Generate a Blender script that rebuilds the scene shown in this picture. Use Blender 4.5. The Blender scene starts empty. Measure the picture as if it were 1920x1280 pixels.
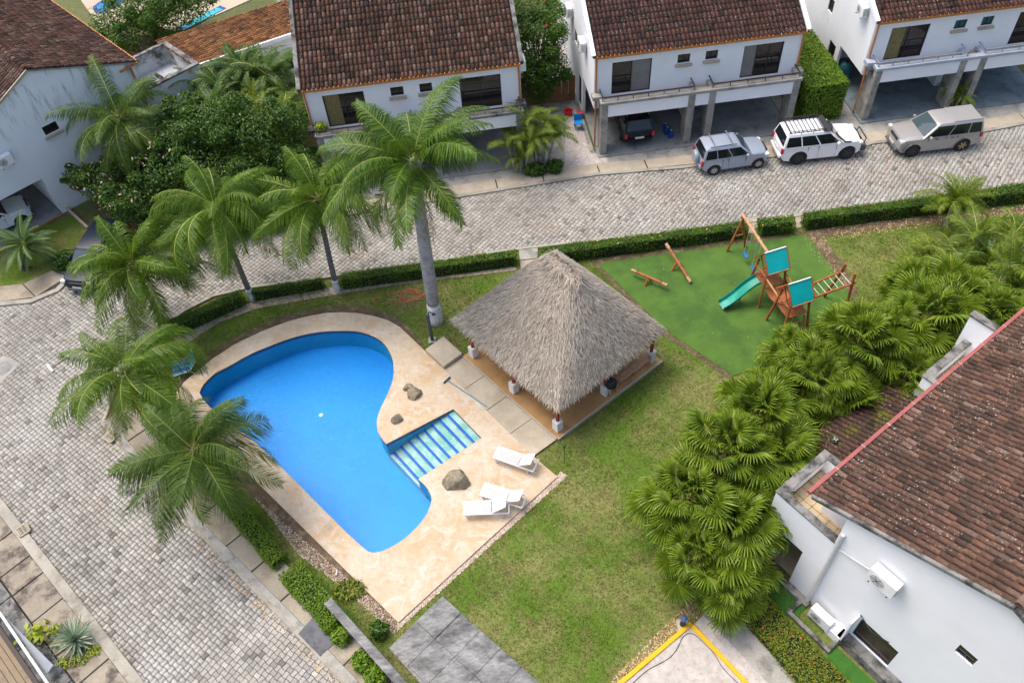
import bpy, math, random
import numpy as np
from mathutils import Vector, Matrix
from mathutils.geometry import delaunay_2d_cdt

# ------------------------------------------------------------------ camera, sky, sun, exposure
S = bpy.context.scene
COL = S.collection
CAM_H, FPX = 31.0, 1570.0
PIT, ROLL = math.radians(50.18), math.radians(-4.87)
_f = Vector((0, math.cos(PIT), -math.sin(PIT)))
_u = Vector((0, math.sin(PIT), math.cos(PIT)))
_r = Vector((1, 0, 0))
R2 = math.cos(ROLL)*_r + math.sin(ROLL)*_u
U2 = -math.sin(ROLL)*_r + math.cos(ROLL)*_u
CAM = Vector((0, 0, CAM_H))
cd = bpy.data.cameras.new('camera')
cd.sensor_width = 36.0
cd.lens = FPX/1920*36.0
cd.clip_start, cd.clip_end = 0.5, 5000
cam = bpy.data.objects.new('camera', cd)
COL.objects.link(cam)
m3 = Matrix((R2, U2, -_f)).transposed()
cam.matrix_world = Matrix.Translation(CAM) @ m3.to_4x4()
S.camera = cam

SUN_AZ, SUN_EL = math.radians(150), math.radians(66)
world = bpy.data.worlds.new('World'); S.world = world
world.use_nodes = True
wn, wl = world.node_tree.nodes, world.node_tree.links
wn.clear()
sky = wn.new('ShaderNodeTexSky'); sky.sky_type = 'NISHITA'; sky.sun_disc = False
sky.sun_elevation = SUN_EL
sky.sun_rotation = math.pi/2 - SUN_AZ
sky.air_density = 0.85; sky.dust_density = 5.0; sky.ozone_density = 1.0
bg = wn.new('ShaderNodeBackground'); bg.inputs['Strength'].default_value = 0.145
wo = wn.new('ShaderNodeOutputWorld')
wl.new(sky.outputs[0], bg.inputs[0]); wl.new(bg.outputs[0], wo.inputs[0])
sl = bpy.data.lights.new('sun', 'SUN'); sl.energy = 1.0; sl.angle = math.radians(32); sl.color = (1, .95, .87)
sun = bpy.data.objects.new('sun', sl); COL.objects.link(sun)
sd = Vector((math.cos(SUN_AZ)*math.cos(SUN_EL), math.sin(SUN_AZ)*math.cos(SUN_EL), math.sin(SUN_EL)))
sun.rotation_euler = sd.to_track_quat('Z', 'Y').to_euler()
sun.location = sd*60
S.view_settings.view_transform = 'Standard'
S.view_settings.look = 'None'
S.view_settings.exposure = 1.02
S.view_settings.gamma = 1.0
S.view_settings.use_curve_mapping = False

# ------------------------------------------------------------------ layout helpers (survey of the place)
def g(x, y, z=0.0):
    """point of the place at height z, from its sighting in the survey photograph"""
    d = FPX*_f + (x-960)*R2 - (y-640)*U2
    return CAM + d*((z-CAM_H)/d.z)
def az(deg): a = math.radians(deg); return Vector((math.cos(a), math.sin(a), 0))
def onp(x, y, p0, deg):
    d = FPX*_f + (x-960)*R2 - (y-640)*U2
    a = math.radians(deg); n = Vector((-math.sin(a), math.cos(a), 0))
    return CAM + d*(((Vector(p0)-CAM).dot(n))/d.dot(n))
def proj(w):
    d = Vector(w)-CAM; z = d.dot(_f)
    return 960+FPX*d.dot(R2)/z, 640-FPX*d.dot(U2)/z
def inframe(w, mx=60):
    x, y = proj(w); return -mx < x < 1920+mx and -mx < y < 1280+mx
def inpoly(x, y, poly):
    c = False; n = len(poly); j = n-1
    for i in range(n):
        xi, yi = poly[i][0], poly[i][1]; xj, yj = poly[j][0], poly[j][1]
        if (yi > y) != (yj > y) and x < (xj-xi)*(y-yi)/(yj-yi)+xi: c = not c
        j = i
    return c
def smooth_loop(pts, n=3):
    """Catmull-Rom through closed points"""
    out = []; k = len(pts)
    for i in range(k):
        p0, p1, p2, p3 = [Vector(pts[(i+j-1) % k]) for j in range(4)]
        for q in range(n):
            t = q/n
            out.append(0.5*((2*p1)+(p2-p0)*t+(2*p0-5*p1+4*p2-p3)*t*t+(3*p1-p0-3*p2+p3)*t**3))
    return out

OFF = {}
class MB:
    def __init__(s): s.v = []; s.f = []
    def add(s, vs, fs):
        b = len(s.v); s.v += [Vector(p) for p in vs]; s.f += [tuple(b+i for i in f) for f in fs]; return s
    def box(s, x0, x1, y0, y1, z0, z1, M=None):
        vs = [Vector(p) for p in ((x0,y0,z0),(x1,y0,z0),(x1,y1,z0),(x0,y1,z0),(x0,y0,z1),(x1,y0,z1),(x1,y1,z1),(x0,y1,z1))]
        if M is not None: vs = [M @ p for p in vs]
        return s.add(vs, [(0,3,2,1),(4,5,6,7),(0,1,5,4),(1,2,6,5),(2,3,7,6),(3,0,4,7)])
    def bar(s, a, b, w, h, up=(0,0,1)):
        """beam from a to b"""
        a, b = Vector(a), Vector(b); d = (b-a); L = d.length; d.normalize()
        up = Vector(up)
        y = up.cross(d)
        if y.length < 1e-4: y = Vector((0,1,0)).cross(d)
        y.normalize(); z = d.cross(y)
        M = Matrix((d, y, z)).transposed().to_4x4(); M.translation = a
        return s.box(0, L, -w/2, w/2, -h/2, h/2, M)
    def prism(s, poly, z0, z1):
        n = len(poly)
        a = sum(poly[i][0]*poly[(i+1)%n][1]-poly[(i+1)%n][0]*poly[i][1] for i in range(n))
        if a < 0: poly = list(poly)[::-1]
        vs = [(p[0],p[1],z0) for p in poly]+[(p[0],p[1],z1) for p in poly]
        return s.add(vs, [tuple(range(n-1,-1,-1)), tuple(range(n,2*n))]+[(i,(i+1)%n,n+(i+1)%n,n+i) for i in range(n)])
    def tube(s, pts, r, n=6, cap=True):
        pts = [Vector(p) for p in pts]; k = len(pts)
        rs = r if isinstance(r, (list, tuple)) else [r]*k
        vs = []; ref = None
        for i, p in enumerate(pts):
            t = (pts[min(i+1,k-1)]-pts[max(i-1,0)]).normalized()
            if ref is None: ref = Vector((0,0,1)) if abs(t.z) < .9 else Vector((1,0,0))
            x = ref.cross(t).normalized(); y = t.cross(x); ref = t.cross(x) if abs(t.dot(ref)) > .99 else ref
            for j in range(n):
                a = 2*math.pi*j/n
                vs.append(p+(x*math.cos(a)+y*math.sin(a))*rs[i])
        fs = []
        for i in range(k-1):
            for j in range(n):
                fs.append((i*n+j, i*n+(j+1)%n, (i+1)*n+(j+1)%n, (i+1)*n+j))
        if cap: fs += [tuple(range(n-1,-1,-1)), tuple(range((k-1)*n, k*n))]
        return s.add(vs, fs)
    def lathe(s, prof, n=12, M=None):
        """profile of (r, z) turned about z"""
        vs = []; k = len(prof)
        for r, z in prof:
            for j in range(n):
                a = 2*math.pi*j/n; p = Vector((r*math.cos(a), r*math.sin(a), z)); vs.append(M @ p if M else p)
        fs = [(i*n+j, i*n+(j+1)%n, (i+1)*n+(j+1)%n, (i+1)*n+j) for i in range(k-1) for j in range(n)]
        fs += [tuple(range(n-1,-1,-1)), tuple(range((k-1)*n, k*n))]
        return s.add(vs, fs)
    def quad(s, a, b, c, d): return s.add([a,b,c,d], [(0,1,2,3)])
    def build(s, name, m, parent=None, loc=None, smooth=False, bevel=0):
        off = Vector(loc) if loc is not None else (OFF.get(parent.name, Vector()) if parent else Vector())
        me = bpy.data.meshes.new(name)
        me.from_pydata([tuple(p-off) for p in s.v], [], s.f)
        me.materials.append(m)
        if smooth: me.shade_smooth()
        me.update()
        o = bpy.data.objects.new(name, me); COL.objects.link(o)
        if parent: o.parent = parent; OFF[o.name] = off
        elif loc is not None: o.location = loc
        if bevel:
            b = o.modifiers.new('bevel', 'BEVEL'); b.width = bevel; b.segments = 2; b.limit_method = 'ANGLE'; b.angle_limit = math.radians(40)
        return o
def npmesh(name, V, Fq, m, parent=None, off=None):
    """big mesh from numpy arrays; Fq is (n,3) or (n,4)"""
    me = bpy.data.meshes.new(name); V = np.asarray(V, float); Fq = np.asarray(Fq, np.int32)
    o_ = OFF.get(parent.name, Vector()) if parent else (off or Vector())
    V = V - np.array(o_)
    n, k = Fq.shape
    me.vertices.add(len(V)); me.vertices.foreach_set('co', V.astype(np.float32).ravel())
    me.loops.add(n*k); me.loops.foreach_set('vertex_index', Fq.ravel())
    me.polygons.add(n); me.polygons.foreach_set('loop_start', np.arange(0, n*k, k, dtype=np.int32))
    me.update(calc_edges=True); me.validate()
    me.materials.append(m)
    o = bpy.data.objects.new(name, me); COL.objects.link(o)
    if parent: o.parent = parent; OFF[o.name] = Vector(o_)
    elif off is not None: o.location = off
    return o
def tag(o, label=None, cat=None, group=None, kind=None):
    if label: o['label'] = label
    if cat: o['category'] = cat
    if group: o['group'] = group
    if kind: o['kind'] = kind
    return o
def thing(name, label, cat, loc, group=None, rz=0.0, local=False):
    o = bpy.data.objects.new(name, None); o.empty_display_size = .2; COL.objects.link(o)
    o.location = loc; o.rotation_euler = (0, 0, rz)
    OFF[o.name] = Vector() if local else Vector(loc)
    return tag(o, label, cat, group)
def place(name, me, parent, M):
    """a mesh object shared between alike pieces, M in the parent's space"""
    o = bpy.data.objects.new(name, me); COL.objects.link(o); o.parent = parent; o.matrix_local = M; return o
def frame(o, x, y, z):
    M = Matrix((x, y, z)).transposed().to_4x4(); M.translation = o; return M
def sheet(name, outer, m, z, holes=(), kind='structure', parent=None, thick=0.0):
    """flat polygon with holes (and an edge going down by thick)"""
    pts = []; edges = []; loops = [list(outer)]+[list(h) for h in holes]
    for lp in loops:
        b = len(pts); pts += [Vector((p[0], p[1])) for p in lp]; n = len(lp)
        edges += [(b+i, b+(i+1) % n) for i in range(n)]
    vs, _, fs, *_r_ = delaunay_2d_cdt(pts, edges, [], 0, 1e-5)
    mb = MB(); keep = []
    for f in fs:
        cx = sum(vs[i].x for i in f)/len(f); cy = sum(vs[i].y for i in f)/len(f)
        if inpoly(cx, cy, loops[0]) and not any(inpoly(cx, cy, h) for h in loops[1:]): keep.append(f)
    mb.add([(p.x, p.y, z) for p in vs], keep)
    if thick:
        for li, lp in enumerate(loops):
            n = len(lp)
            for i in range(n):
                a, b = lp[i], lp[(i+1) % n]
                mb.add([(a[0],a[1],z),(b[0],b[1],z),(b[0],b[1],z-thick),(a[0],a[1],z-thick)], [(0,1,2,3)])
    o = mb.build(name, m, parent)
    if kind and not parent: o['kind'] = kind
    return o
def px(l, z=0.0): return [g(p[0], p[1], z) for p in l]

# ------------------------------------------------------------------ materials
def nt(name):
    m = bpy.data.materials.new(name); m.use_nodes = True
    n = m.node_tree.nodes; l = m.node_tree.links; b = n['Principled BSDF']
    return m, n, l, b
def rgba(c): return (c[0], c[1], c[2], 1)
def ramp(n, stops, interp='LINEAR'):
    r = n.new('ShaderNodeValToRGB'); r.color_ramp.interpolation = interp
    e = r.color_ramp.elements
    while len(e) < len(stops): e.new(.5)
    for i, (p, c) in enumerate(stops): e[i].position = p; e[i].color = rgba(c)
    return r
def noise(n, l, scale, detail=4, rough=.6, vec=None, dist=0):
    t = n.new('ShaderNodeTexNoise'); t.inputs['Scale'].default_value = scale; t.inputs['Detail'].default_value = detail
    t.inputs['Roughness'].default_value = rough; t.inputs['Distortion'].default_value = dist
    if vec is None:
        vec = n.new('ShaderNodeNewGeometry').outputs['Position']
    l.new(vec, t.inputs['Vector']); return t
def mixc(n, l, fac, a, b, mode='MIX'):
    x = n.new('ShaderNodeMix'); x.data_type = 'RGBA'; x.blend_type = mode
    for s, v in ((x.inputs[0], fac), (x.inputs[6], a), (x.inputs[7], b)):
        if isinstance(v, (int, float)): s.default_value = v
        elif isinstance(v, (tuple, list)): s.default_value = rgba(v)
        else: l.new(v, s)
    return x.outputs[2]
def maprange(n, l, v, a, b, c=0, d=1):
    x = n.new('ShaderNodeMapRange'); l.new(v, x.inputs[0])
    for i, q in enumerate((a, b, c, d)): x.inputs[i+1].default_value = q
    return x.outputs[0]
def bump(n, l, b, h, strength=.3, dist=.02):
    x = n.new('ShaderNodeBump'); x.inputs['Strength'].default_value = strength; x.inputs['Distance'].default_value = dist
    l.new(h, x.inputs['Height']); l.new(x.outputs[0], b.inputs['Normal'])
def rnd(n, l):
    """a random number for each loose piece of a mesh and each object"""
    a = n.new('ShaderNodeNewGeometry').outputs['Random Per Island']; b = n.new('ShaderNodeObjectInfo').outputs['Random']
    m = n.new('ShaderNodeMath'); m.operation = 'ADD'; l.new(a, m.inputs[0]); l.new(b, m.inputs[1])
    f = n.new('ShaderNodeMath'); f.operation = 'FRACT'; l.new(m.outputs[0], f.inputs[0]); return f.outputs[0]
def mk(name, c, rough=.75, var=.25, scale=1.2, stain=None, ss=.5, sa=(.52,.68), fine=0.0, fs=30, bm=0.0, metal=0.0, spec=.4):
    """plain surface with cloudy variation, stains with a shape of their own and fine speckle"""
    m, n, l, b = nt(name)
    t = noise(n, l, scale, 5)
    col = mixc(n, l, maprange(n, l, t.outputs[0], .3, .7), tuple(x*(1-var) for x in c), tuple(min(1, x*(1+var*.5)) for x in c))
    if stain:
        t2 = noise(n, l, ss, 6, .65)
        col = mixc(n, l, maprange(n, l, t2.outputs[0], sa[0], sa[1]), col, stain)
    if fine:
        t3 = noise(n, l, fs, 3)
        col = mixc(n, l, maprange(n, l, t3.outputs[0], .35, .75, 0, fine), col, (0,0,0))
        if bm: bump(n, l, b, t3.outputs[0], bm)
    l.new(col, b.inputs['Base Color']); b.inputs['Roughness'].default_value = rough; b.inputs['Metallic'].default_value = metal
    b.inputs['Specular IOR Level'].default_value = spec
    return m
def leafmat(name, cols, trans=.22, rough=.5, big=None, spec=.22):
    m, n, l, b = nt(name)
    k = len(cols); r = ramp(n, [(i/(k-1) if k > 1 else 0, c) for i, c in enumerate(cols)]); l.new(rnd(n, l), r.inputs[0])
    col = r.outputs[0]
    if big:
        t = noise(n, l, big[1], 3); col = mixc(n, l, maprange(n, l, t.outputs[0], .42, .66, 0, big[2]), col, big[0])
    l.new(col, b.inputs['Base Color']); b.inputs['Roughness'].default_value = rough; b.inputs['Specular IOR Level'].default_value = spec
    tr = n.new('ShaderNodeBsdfTranslucent'); l.new(mixc(n, l, .6, col, (.25,.4,.03), 'MIX'), tr.inputs[0])
    mx = n.new('ShaderNodeMixShader'); mx.inputs[0].default_value = trans
    out = n['Material Output']; l.new(b.outputs[0], mx.inputs[1]); l.new(tr.outputs[0], mx.inputs[2]); l.new(mx.outputs[0], out.inputs[0])
    return m
def tilemat(name, cols, lichen=.35, moss=None):
    m, n, l, b = nt(name)
    k = len(cols); r = ramp(n, [(i/(k-1), c) for i, c in enumerate(cols)]); l.new(rnd(n, l), r.inputs[0])
    t = noise(n, l, .7, 5, .7)
    col = mixc(n, l, maprange(n, l, t.outputs[0], .48, .66, 0, .5), r.outputs[0], (.030,.021,.016))
    t2 = noise(n, l, 9, 6, .75)
    col = mixc(n, l, maprange(n, l, t2.outputs[0], .45, .7, 0, .6), col, (.03,.022,.018))
    v = noise(n, l, 14, 2, .5); v2 = noise(n, l, .9, 3)
    sp = n.new('ShaderNodeMath'); sp.operation = 'MULTIPLY'
    l.new(maprange(n, l, v.outputs[0], .62, .70), sp.inputs[0]); l.new(maprange(n, l, v2.outputs[0], .42, .62, 0, lichen*2), sp.inputs[1])
    col = mixc(n, l, sp.outputs[0], col, (.52,.47,.42))
    if moss:
        t4 = noise(n, l, 1.3, 5, .7); col = mixc(n, l, maprange(n, l, t4.outputs[0], .5, .6, 0, .85), col, moss)
    l.new(col, b.inputs['Base Color']); b.inputs['Roughness'].default_value = .9; b.inputs['Specular IOR Level'].default_value = .15
    bump(n, l, b, t2.outputs[0], .4, .01)
    return m
M = {}
M['white'] = mk('white_render', (.86,.87,.89), .85, .05, .6, (.70,.70,.70), .35, (.6,.85), .04, 60)
M['white_stained'] = mk('white_render_stained', (.82,.835,.86), .85, .07, .5, (.50,.51,.50), .5, (.60,.82), .05, 50)
def _streaks(name, base, dark):
    m, n, l, b = nt(name)
    ge = n.new('ShaderNodeNewGeometry').outputs['Position']
    mp = n.new('ShaderNodeMapping'); mp.inputs['Scale'].default_value = (2.6, 2.6, .35); l.new(ge, mp.inputs['Vector'])
    t = noise(n, l, 1.0, 6, .7, mp.outputs[0]); t2 = noise(n, l, .5, 4)
    sx = n.new('ShaderNodeSeparateXYZ'); l.new(ge, sx.inputs[0])
    h = maprange(n, l, sx.outputs[2], 5.0, 6.9)
    a = n.new('ShaderNodeMath'); a.operation = 'MULTIPLY'; l.new(maprange(n, l, t.outputs[0], .5, .68), a.inputs[0]); l.new(h, a.inputs[1])
    c = mixc(n, l, maprange(n, l, t2.outputs[0], .35, .7, 0, .35), base, tuple(x*.8 for x in base))
    c = mixc(n, l, a.outputs[0], c, dark)
    l.new(c, b.inputs['Base Color']); b.inputs['Roughness'].default_value = .9
    return m
M['white_streak'] = _streaks('white_render_mould_streaks', (.80,.83,.87), (.07,.08,.06))
M['concrete'] = mk('concrete', (.36,.35,.31), .9, .25, 1.2, (.17,.165,.145), 1.4, (.5,.68), .25, 18, .3)
M['concrete_dark'] = mk('concrete_mouldy', (.25,.245,.23), .95, .3, 1.0, (.05,.05,.045), 1.7, (.44,.60), .3, 22, .3)
M['concrete_pale'] = mk('concrete_pale', (.45,.39,.30), .9, .18, .8, (.34,.29,.21), 1.0, (.5,.72), .2, 14, .2)
M['slab_grey'] = mk('slab_grey', (.30,.30,.29), .95, .35, .7, (.10,.10,.10), 1.5, (.42,.66), .45, 7, .3)
def _brushed(m, ang):
    # stretch the stains along one direction, as rain has washed them
    n, l = m.node_tree.nodes, m.node_tree.links
    for t in [x for x in n if x.type == 'TEX_NOISE']:
        src = t.inputs['Vector'].links[0].from_socket; mp = n.new('ShaderNodeMapping'); mp.inputs['Rotation'].default_value = (0,0,ang); mp.inputs['Scale'].default_value = (.7,1.5,1)
        l.new(src, mp.inputs['Vector']); l.new(mp.outputs[0], t.inputs['Vector'])
_brushed(M['slab_grey'], math.radians(-40))
M['mouldy_white'] = mk('white_render_mouldy', (.60,.61,.60), .9, .2, .8, (.10,.10,.09), 1.1, (.50,.66), .2, 20)
M['sidewalk'] = mk('sidewalk', (.36,.315,.24), .92, .22, .7, (.22,.18,.12), .6, (.48,.68), .25, 12, .2)
M['slate'] = mk('sidewalk_stone', (.30,.26,.20), .85, .3, .9, (.10,.08,.065), 1.3, (.5,.62), .2, 12, .2)
M['kerb'] = mk('kerb', (.36,.34,.28), .9, .25, .9, (.18,.16,.13), 1.5, (.5,.7), .2, 20, .2)
M['soil'] = mk('soil', (.14,.095,.06), .95, .35, 2.0, (.30,.23,.15), 2.5, (.5,.7), .5, 25, .5)
M['gravel_base'] = mk('gravel_base', (.50,.42,.33), .95, .35, 4.0, (.20,.15,.11), 6, (.5,.66), .4, 30, .5)
M['pebble_white'] = mk('pale_gravel', (.50,.46,.42), .95, .2, 3.0, (.36,.31,.27), 5, (.52,.7), .3, 30, .4)
M['dark'] = mk('dark_void', (.02,.02,.02), .9, .1)
M['joint'] = mk('joint_sand', (.05,.047,.04), .95, .4, 3)
M['garage_floor'] = mk('garage_floor', (.24,.25,.25), .8, .2, .8, (.12,.12,.12), .9, (.52,.7), .1, 12)
M['garage_floor_blue'] = mk('garage_floor_blue', (.17,.22,.24), .8, .25, .9, (.10,.12,.13), 1.1, (.5,.68), .1, 12)
M['trim_orange'] = mk('trim_orange', (.50,.19,.045), .55, .15, 3)
M['trim_red'] = mk('gutter_red', (.33,.095,.085), .6, .18, 2, (.22,.075,.065), 3, (.5,.7))
M['black_metal'] = mk('black_metal', (.03,.03,.035), .4, .1, 4)
M['wood'] = mk('stained_wood', (.40,.13,.04), .6, .3, 4, (.24,.07,.02), 6, (.48,.66), .25, 40)
M['wood_pale'] = mk('pale_log', (.52,.30,.16), .7, .25, 5, (.30,.12,.05), 6, (.5,.7), .2, 40)
M['fence_wood'] = mk('fence_wood', (.30,.15,.06), .8, .3, 3, (.10,.06,.035), 3, (.5,.7), .2, 30)
M['post_red'] = mk('post_red', (.28,.035,.02), .6, .2, 4)
M['teal_canvas'] = mk('teal_canvas', (.0,.36,.36), .5, .12, 2)
M['slide'] = mk('slide_plastic', (.0,.24,.17), .35, .15, 2, (.02,.34,.26), 1.5, (.5,.7))
M['turf'] = mk('artificial_turf', (.078,.165,.022), .95, .18, 1.0, (.050,.115,.018), .55, (.46,.60), .35, 45, .5)
M['turf2'] = mk('artificial_turf_strip', (.05,.17,.02), .95, .2, 1.5, (.03,.10,.015), 1.0, (.5,.7), .4, 45, .5)
M['blue_plastic'] = mk('blue_plastic', (.01,.12,.42), .35, .1)
M['plastic_white'] = mk('white_plastic', (.60,.60,.60), .4, .06, 4)
M['ac_white'] = mk('ac_casing', (.80,.80,.79), .45, .06, 2)
M['ac_grey'] = mk('ac_side', (.50,.51,.50), .5, .1, 2)
M['tyre'] = mk('tyre', (.018,.018,.018), .85, .2, 8)
M['rim'] = mk('alloy_rim', (.55,.55,.56), .3, .05, 3, metal=.8)
M['rim_dark'] = mk('dark_rim', (.06,.06,.065), .4, .1, 3, metal=.5)
M['yellow'] = mk('yellow_paint', (.66,.37,.0), .6, .1, 3, (.62,.33,.0), 2, (.55,.75))
M['cable'] = mk('cable', (.02,.02,.02), .6)
M['rope'] = mk('rope', (.6,.6,.55), .8)
M['hose'] = mk('hose', (.50,.17,.08), .5, .1)
M['trunk'] = mk('palm_trunk', (.42,.40,.38), .95, .25, 3, (.26,.24,.22), 4, (.48,.66), .25, 18, .5)
M['trunk_dark'] = mk('dark_trunk', (.11,.085,.06), .95, .35, 4, (.05,.04,.03), 6, (.45,.62), .4, 18, .5)
M['trunk_mid'] = mk('palm_trunk_brown', (.24,.21,.18), .95, .3, 4, (.13,.11,.09), 5, (.46,.64), .4, 18, .5)
M['trunk_white'] = mk('limewash', (.68,.68,.67), .9, .2, 4, (.36,.34,.31), 6, (.5,.66))
M['rachis'] = mk('frond_stalk', (.30,.32,.07), .6, .2, 3)
M['curtain'] = mk('curtain', (.22,.18,.075), .9, .3, 6)
M['blind'] = mk('blind', (.22,.21,.19), .8, .15, 3)
M['rock'] = mk('boulder', (.33,.28,.195), .95, .3, 4, (.17,.145,.10), 6, (.45,.65), .4, 25, .6)
M['tarp_roof'] = mk('sheet_roof', (.42,.45,.48), .5, .2, 2)
M['plinth'] = mk('white_plinth', (.72,.70,.66), .8, .12, 2)
M['palapa_floor'] = mk('palapa_floor', (.42,.24,.09), .7, .2, .8, (.30,.16,.06), .9, (.5,.7), .1, 15)
M['terrace_tile'] = mk('terrace_tile', (.46,.36,.23), .8, .15, 2, (.30,.22,.13), 1.3, (.5,.7))
M['slab_dark'] = mk('wet_slab', (.095,.10,.115), .6, .25, 1.5, (.05,.055,.065), 2, (.5,.6))
M['iron'] = mk('iron_grate', (.10,.09,.08), .8, .3, 8)
M['bronze'] = mk('manhole_iron', (.22,.22,.21), .8, .25, 5)
def glass(name, c, rough=.06):
    m, n, l, b = nt(name); b.inputs['Base Color'].default_value = rgba(c); b.inputs['Roughness'].default_value = rough
    b.inputs['Specular IOR Level'].default_value = .6; return m
M['glass'] = glass('dark_glass', (.012,.012,.014)); M['glass_teal'] = glass('teal_glass', (.03,.11,.13)); M['car_glass'] = glass('car_glass', (.012,.015,.018), .03)
M['glass_soft'] = glass('windscreen_glass', (.05,.075,.085), .05)
def paint(name, c, metal=0.0, rough=.25):
    m, n, l, b = nt(name); t = noise(n, l, 3, 3)
    l.new(mixc(n, l, maprange(n, l, t.outputs[0], .35, .7, 0, .15), c, tuple(x*.75 for x in c)), b.inputs['Base Color'])
    b.inputs['Metallic'].default_value = metal; b.inputs['Roughness'].default_value = rough; b.inputs['Coat Weight'].default_value = .35 if max(c) > .05 else .0; b.inputs['Specular IOR Level'].default_value = .5 if max(c) > .05 else .25; b.inputs['Coat Roughness'].default_value = .05
    return m
M['car_bluegrey'] = paint('paint_bluegrey', (.33,.38,.46), .25, .32); M['car_white'] = paint('paint_white', (.82,.82,.82), 0, .25)
M['car_silver'] = paint('paint_silver', (.36,.35,.335), .3, .34); M['car_black'] = paint('paint_black', (.008,.010,.012), 0, .2); M['car_navy'] = paint('paint_navy', (.006,.012,.026), 0, .3)
M['trim_black'] = mk('trim_black', (.025,.025,.027), .6, .1, 5); M['chrome'] = mk('chrome', (.7,.7,.72), .2, .05, 4, metal=.9)
M['trim_grey'] = mk('trim_grey', (.10,.105,.11), .6, .1, 5)
M['light_red'] = glass('tail_red', (.45,.01,.015), .2); M['light_clear'] = glass('lamp_clear', (.62,.64,.66), .1)
CT = [(.045,.028,.021),(.09,.048,.034),(.145,.068,.045),(.075,.043,.031),(.185,.088,.056),(.115,.058,.041),(.24,.145,.105),(.06,.04,.03)]
M['tile'] = tilemat('clay_tile', CT, .30)
M['tile_specked'] = tilemat('clay_tile_lichen', [(.045,.03,.026),(.09,.045,.036),(.13,.06,.046),(.07,.04,.034),(.16,.072,.052),(.10,.05,.04)], .5)
M['tile_red'] = tilemat('clay_tile_red', [(.052,.034,.026),(.10,.058,.043),(.138,.075,.053),(.08,.049,.037),(.165,.089,.06),(.116,.066,.048),(.064,.043,.034),(.215,.14,.107)], .4)
M['tile_orange'] = tilemat('clay_tile_orange', [(.09,.045,.025),(.24,.10,.035),(.34,.15,.05),(.16,.07,.03),(.42,.2,.08),(.12,.055,.03)], .12)
M['tile_mossy'] = tilemat('clay_tile_mossy', [(.04,.03,.026),(.08,.045,.036),(.11,.055,.042),(.06,.04,.034)], .5, (.10,.11,.012))
M['tile_bed'] = mk('tile_bed', (.028,.02,.017), .95, .3, 3)
# pavers
def pavermat():
    m, n, l, b = nt('concrete_paver')
    r = ramp(n, [(0,(.15,.142,.125)),(.06,(.26,.248,.222)),(.3,(.335,.318,.28)),(.8,(.375,.358,.316)),(1,(.45,.432,.388))]); l.new(rnd(n, l), r.inputs[0])
    t = noise(n, l, .22, 5, .65); col = mixc(n, l, maprange(n, l, t.outputs[0], .47, .63, 0, .45), r.outputs[0], (.21,.20,.175))
    t5 = noise(n, l, .35, 4, .6, dist=1.0); col = mixc(n, l, maprange(n, l, t5.outputs[0], .56, .7, 0, .5), col, (.36,.27,.22))
    t6 = noise(n, l, .3, 4, .6); col = mixc(n, l, maprange(n, l, t6.outputs[0], .53, .68, 0, .6), col, (.47,.455,.42))
    t7 = noise(n, l, .55, 6, .75, dist=.6); col = mixc(n, l, maprange(n, l, t7.outputs[0], .55, .68, 0, .6), col, (.16,.135,.105))
    t2 = noise(n, l, 14, 4, .6); col = mixc(n, l, maprange(n, l, t2.outputs[0], .45, .75, 0, .35), col, (.10,.095,.085))
    l.new(col, b.inputs['Base Color']); b.inputs['Roughness'].default_value = .92; b.inputs['Specular IOR Level'].default_value = .25
    return m
M['paver'] = pavermat()
def deckmat():
    m, n, l, b = nt('stamped_deck')
    t = noise(n, l, .38, 6, .6, dist=.8); t2 = noise(n, l, 1.1, 6, .65, dist=1.6); t3 = noise(n, l, 5, 5, .7)
    col = mixc(n, l, maprange(n, l, t.outputs[0], .36, .62), (.50,.425,.32), (.455,.325,.19))
    col = mixc(n, l, maprange(n, l, t2.outputs[0], .48, .66, 0, .8), col, (.54,.49,.41))
    w = n.new('ShaderNodeTexWave'); w.inputs['Scale'].default_value = .55; w.inputs['Distortion'].default_value = 14; w.inputs['Detail'].default_value = 5; w.inputs['Detail Scale'].default_value = 1.2
    l.new(n.new('ShaderNodeNewGeometry').outputs['Position'], w.inputs['Vector'])
    col = mixc(n, l, maprange(n, l, w.outputs[1], .93, 1.0, 0, .12), col, (.36,.21,.11))
    col = mixc(n, l, maprange(n, l, t3.outputs[0], .5, .75, 0, .55), col, (.31,.20,.11))
    l.new(col, b.inputs['Base Color']); b.inputs['Roughness'].default_value = .7; bump(n, l, b, t3.outputs[0], .15, .01)
    return m
M['deck'] = deckmat()
def lawnmat():
    m, n, l, b = nt('lawn_soil')
    t = noise(n, l, .33, 5, .62); t2 = noise(n, l, 1.3, 5, .65); t3 = noise(n, l, 9, 5, .75)
    col = mixc(n, l, maprange(n, l, t.outputs[0], .42, .6), (.085,.155,.018), (.20,.20,.07))
    col = mixc(n, l, maprange(n, l, t2.outputs[0], .5, .68, 0, .65), col, (.14,.11,.05))
    col = mixc(n, l, maprange(n, l, t3.outputs[0], .45, .65, 0, .7), col, (.05,.06,.016))
    l.new(col, b.inputs['Base Color']); b.inputs['Roughness'].default_value = .95; b.inputs['Specular IOR Level'].default_value = .1
    bump(n, l, b, t3.outputs[0], .5, .03)
    return m
M['lawn'] = lawnmat()
M['grass'] = leafmat('grass_blades', [(0.055,0.110,0.010),(0.110,0.182,0.019),(0.193,0.244,0.040),(0.083,0.153,0.014),(0.331,0.316,0.104)], .2, .7, ((.28,.26,.10), .35, .6), .15)
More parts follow.
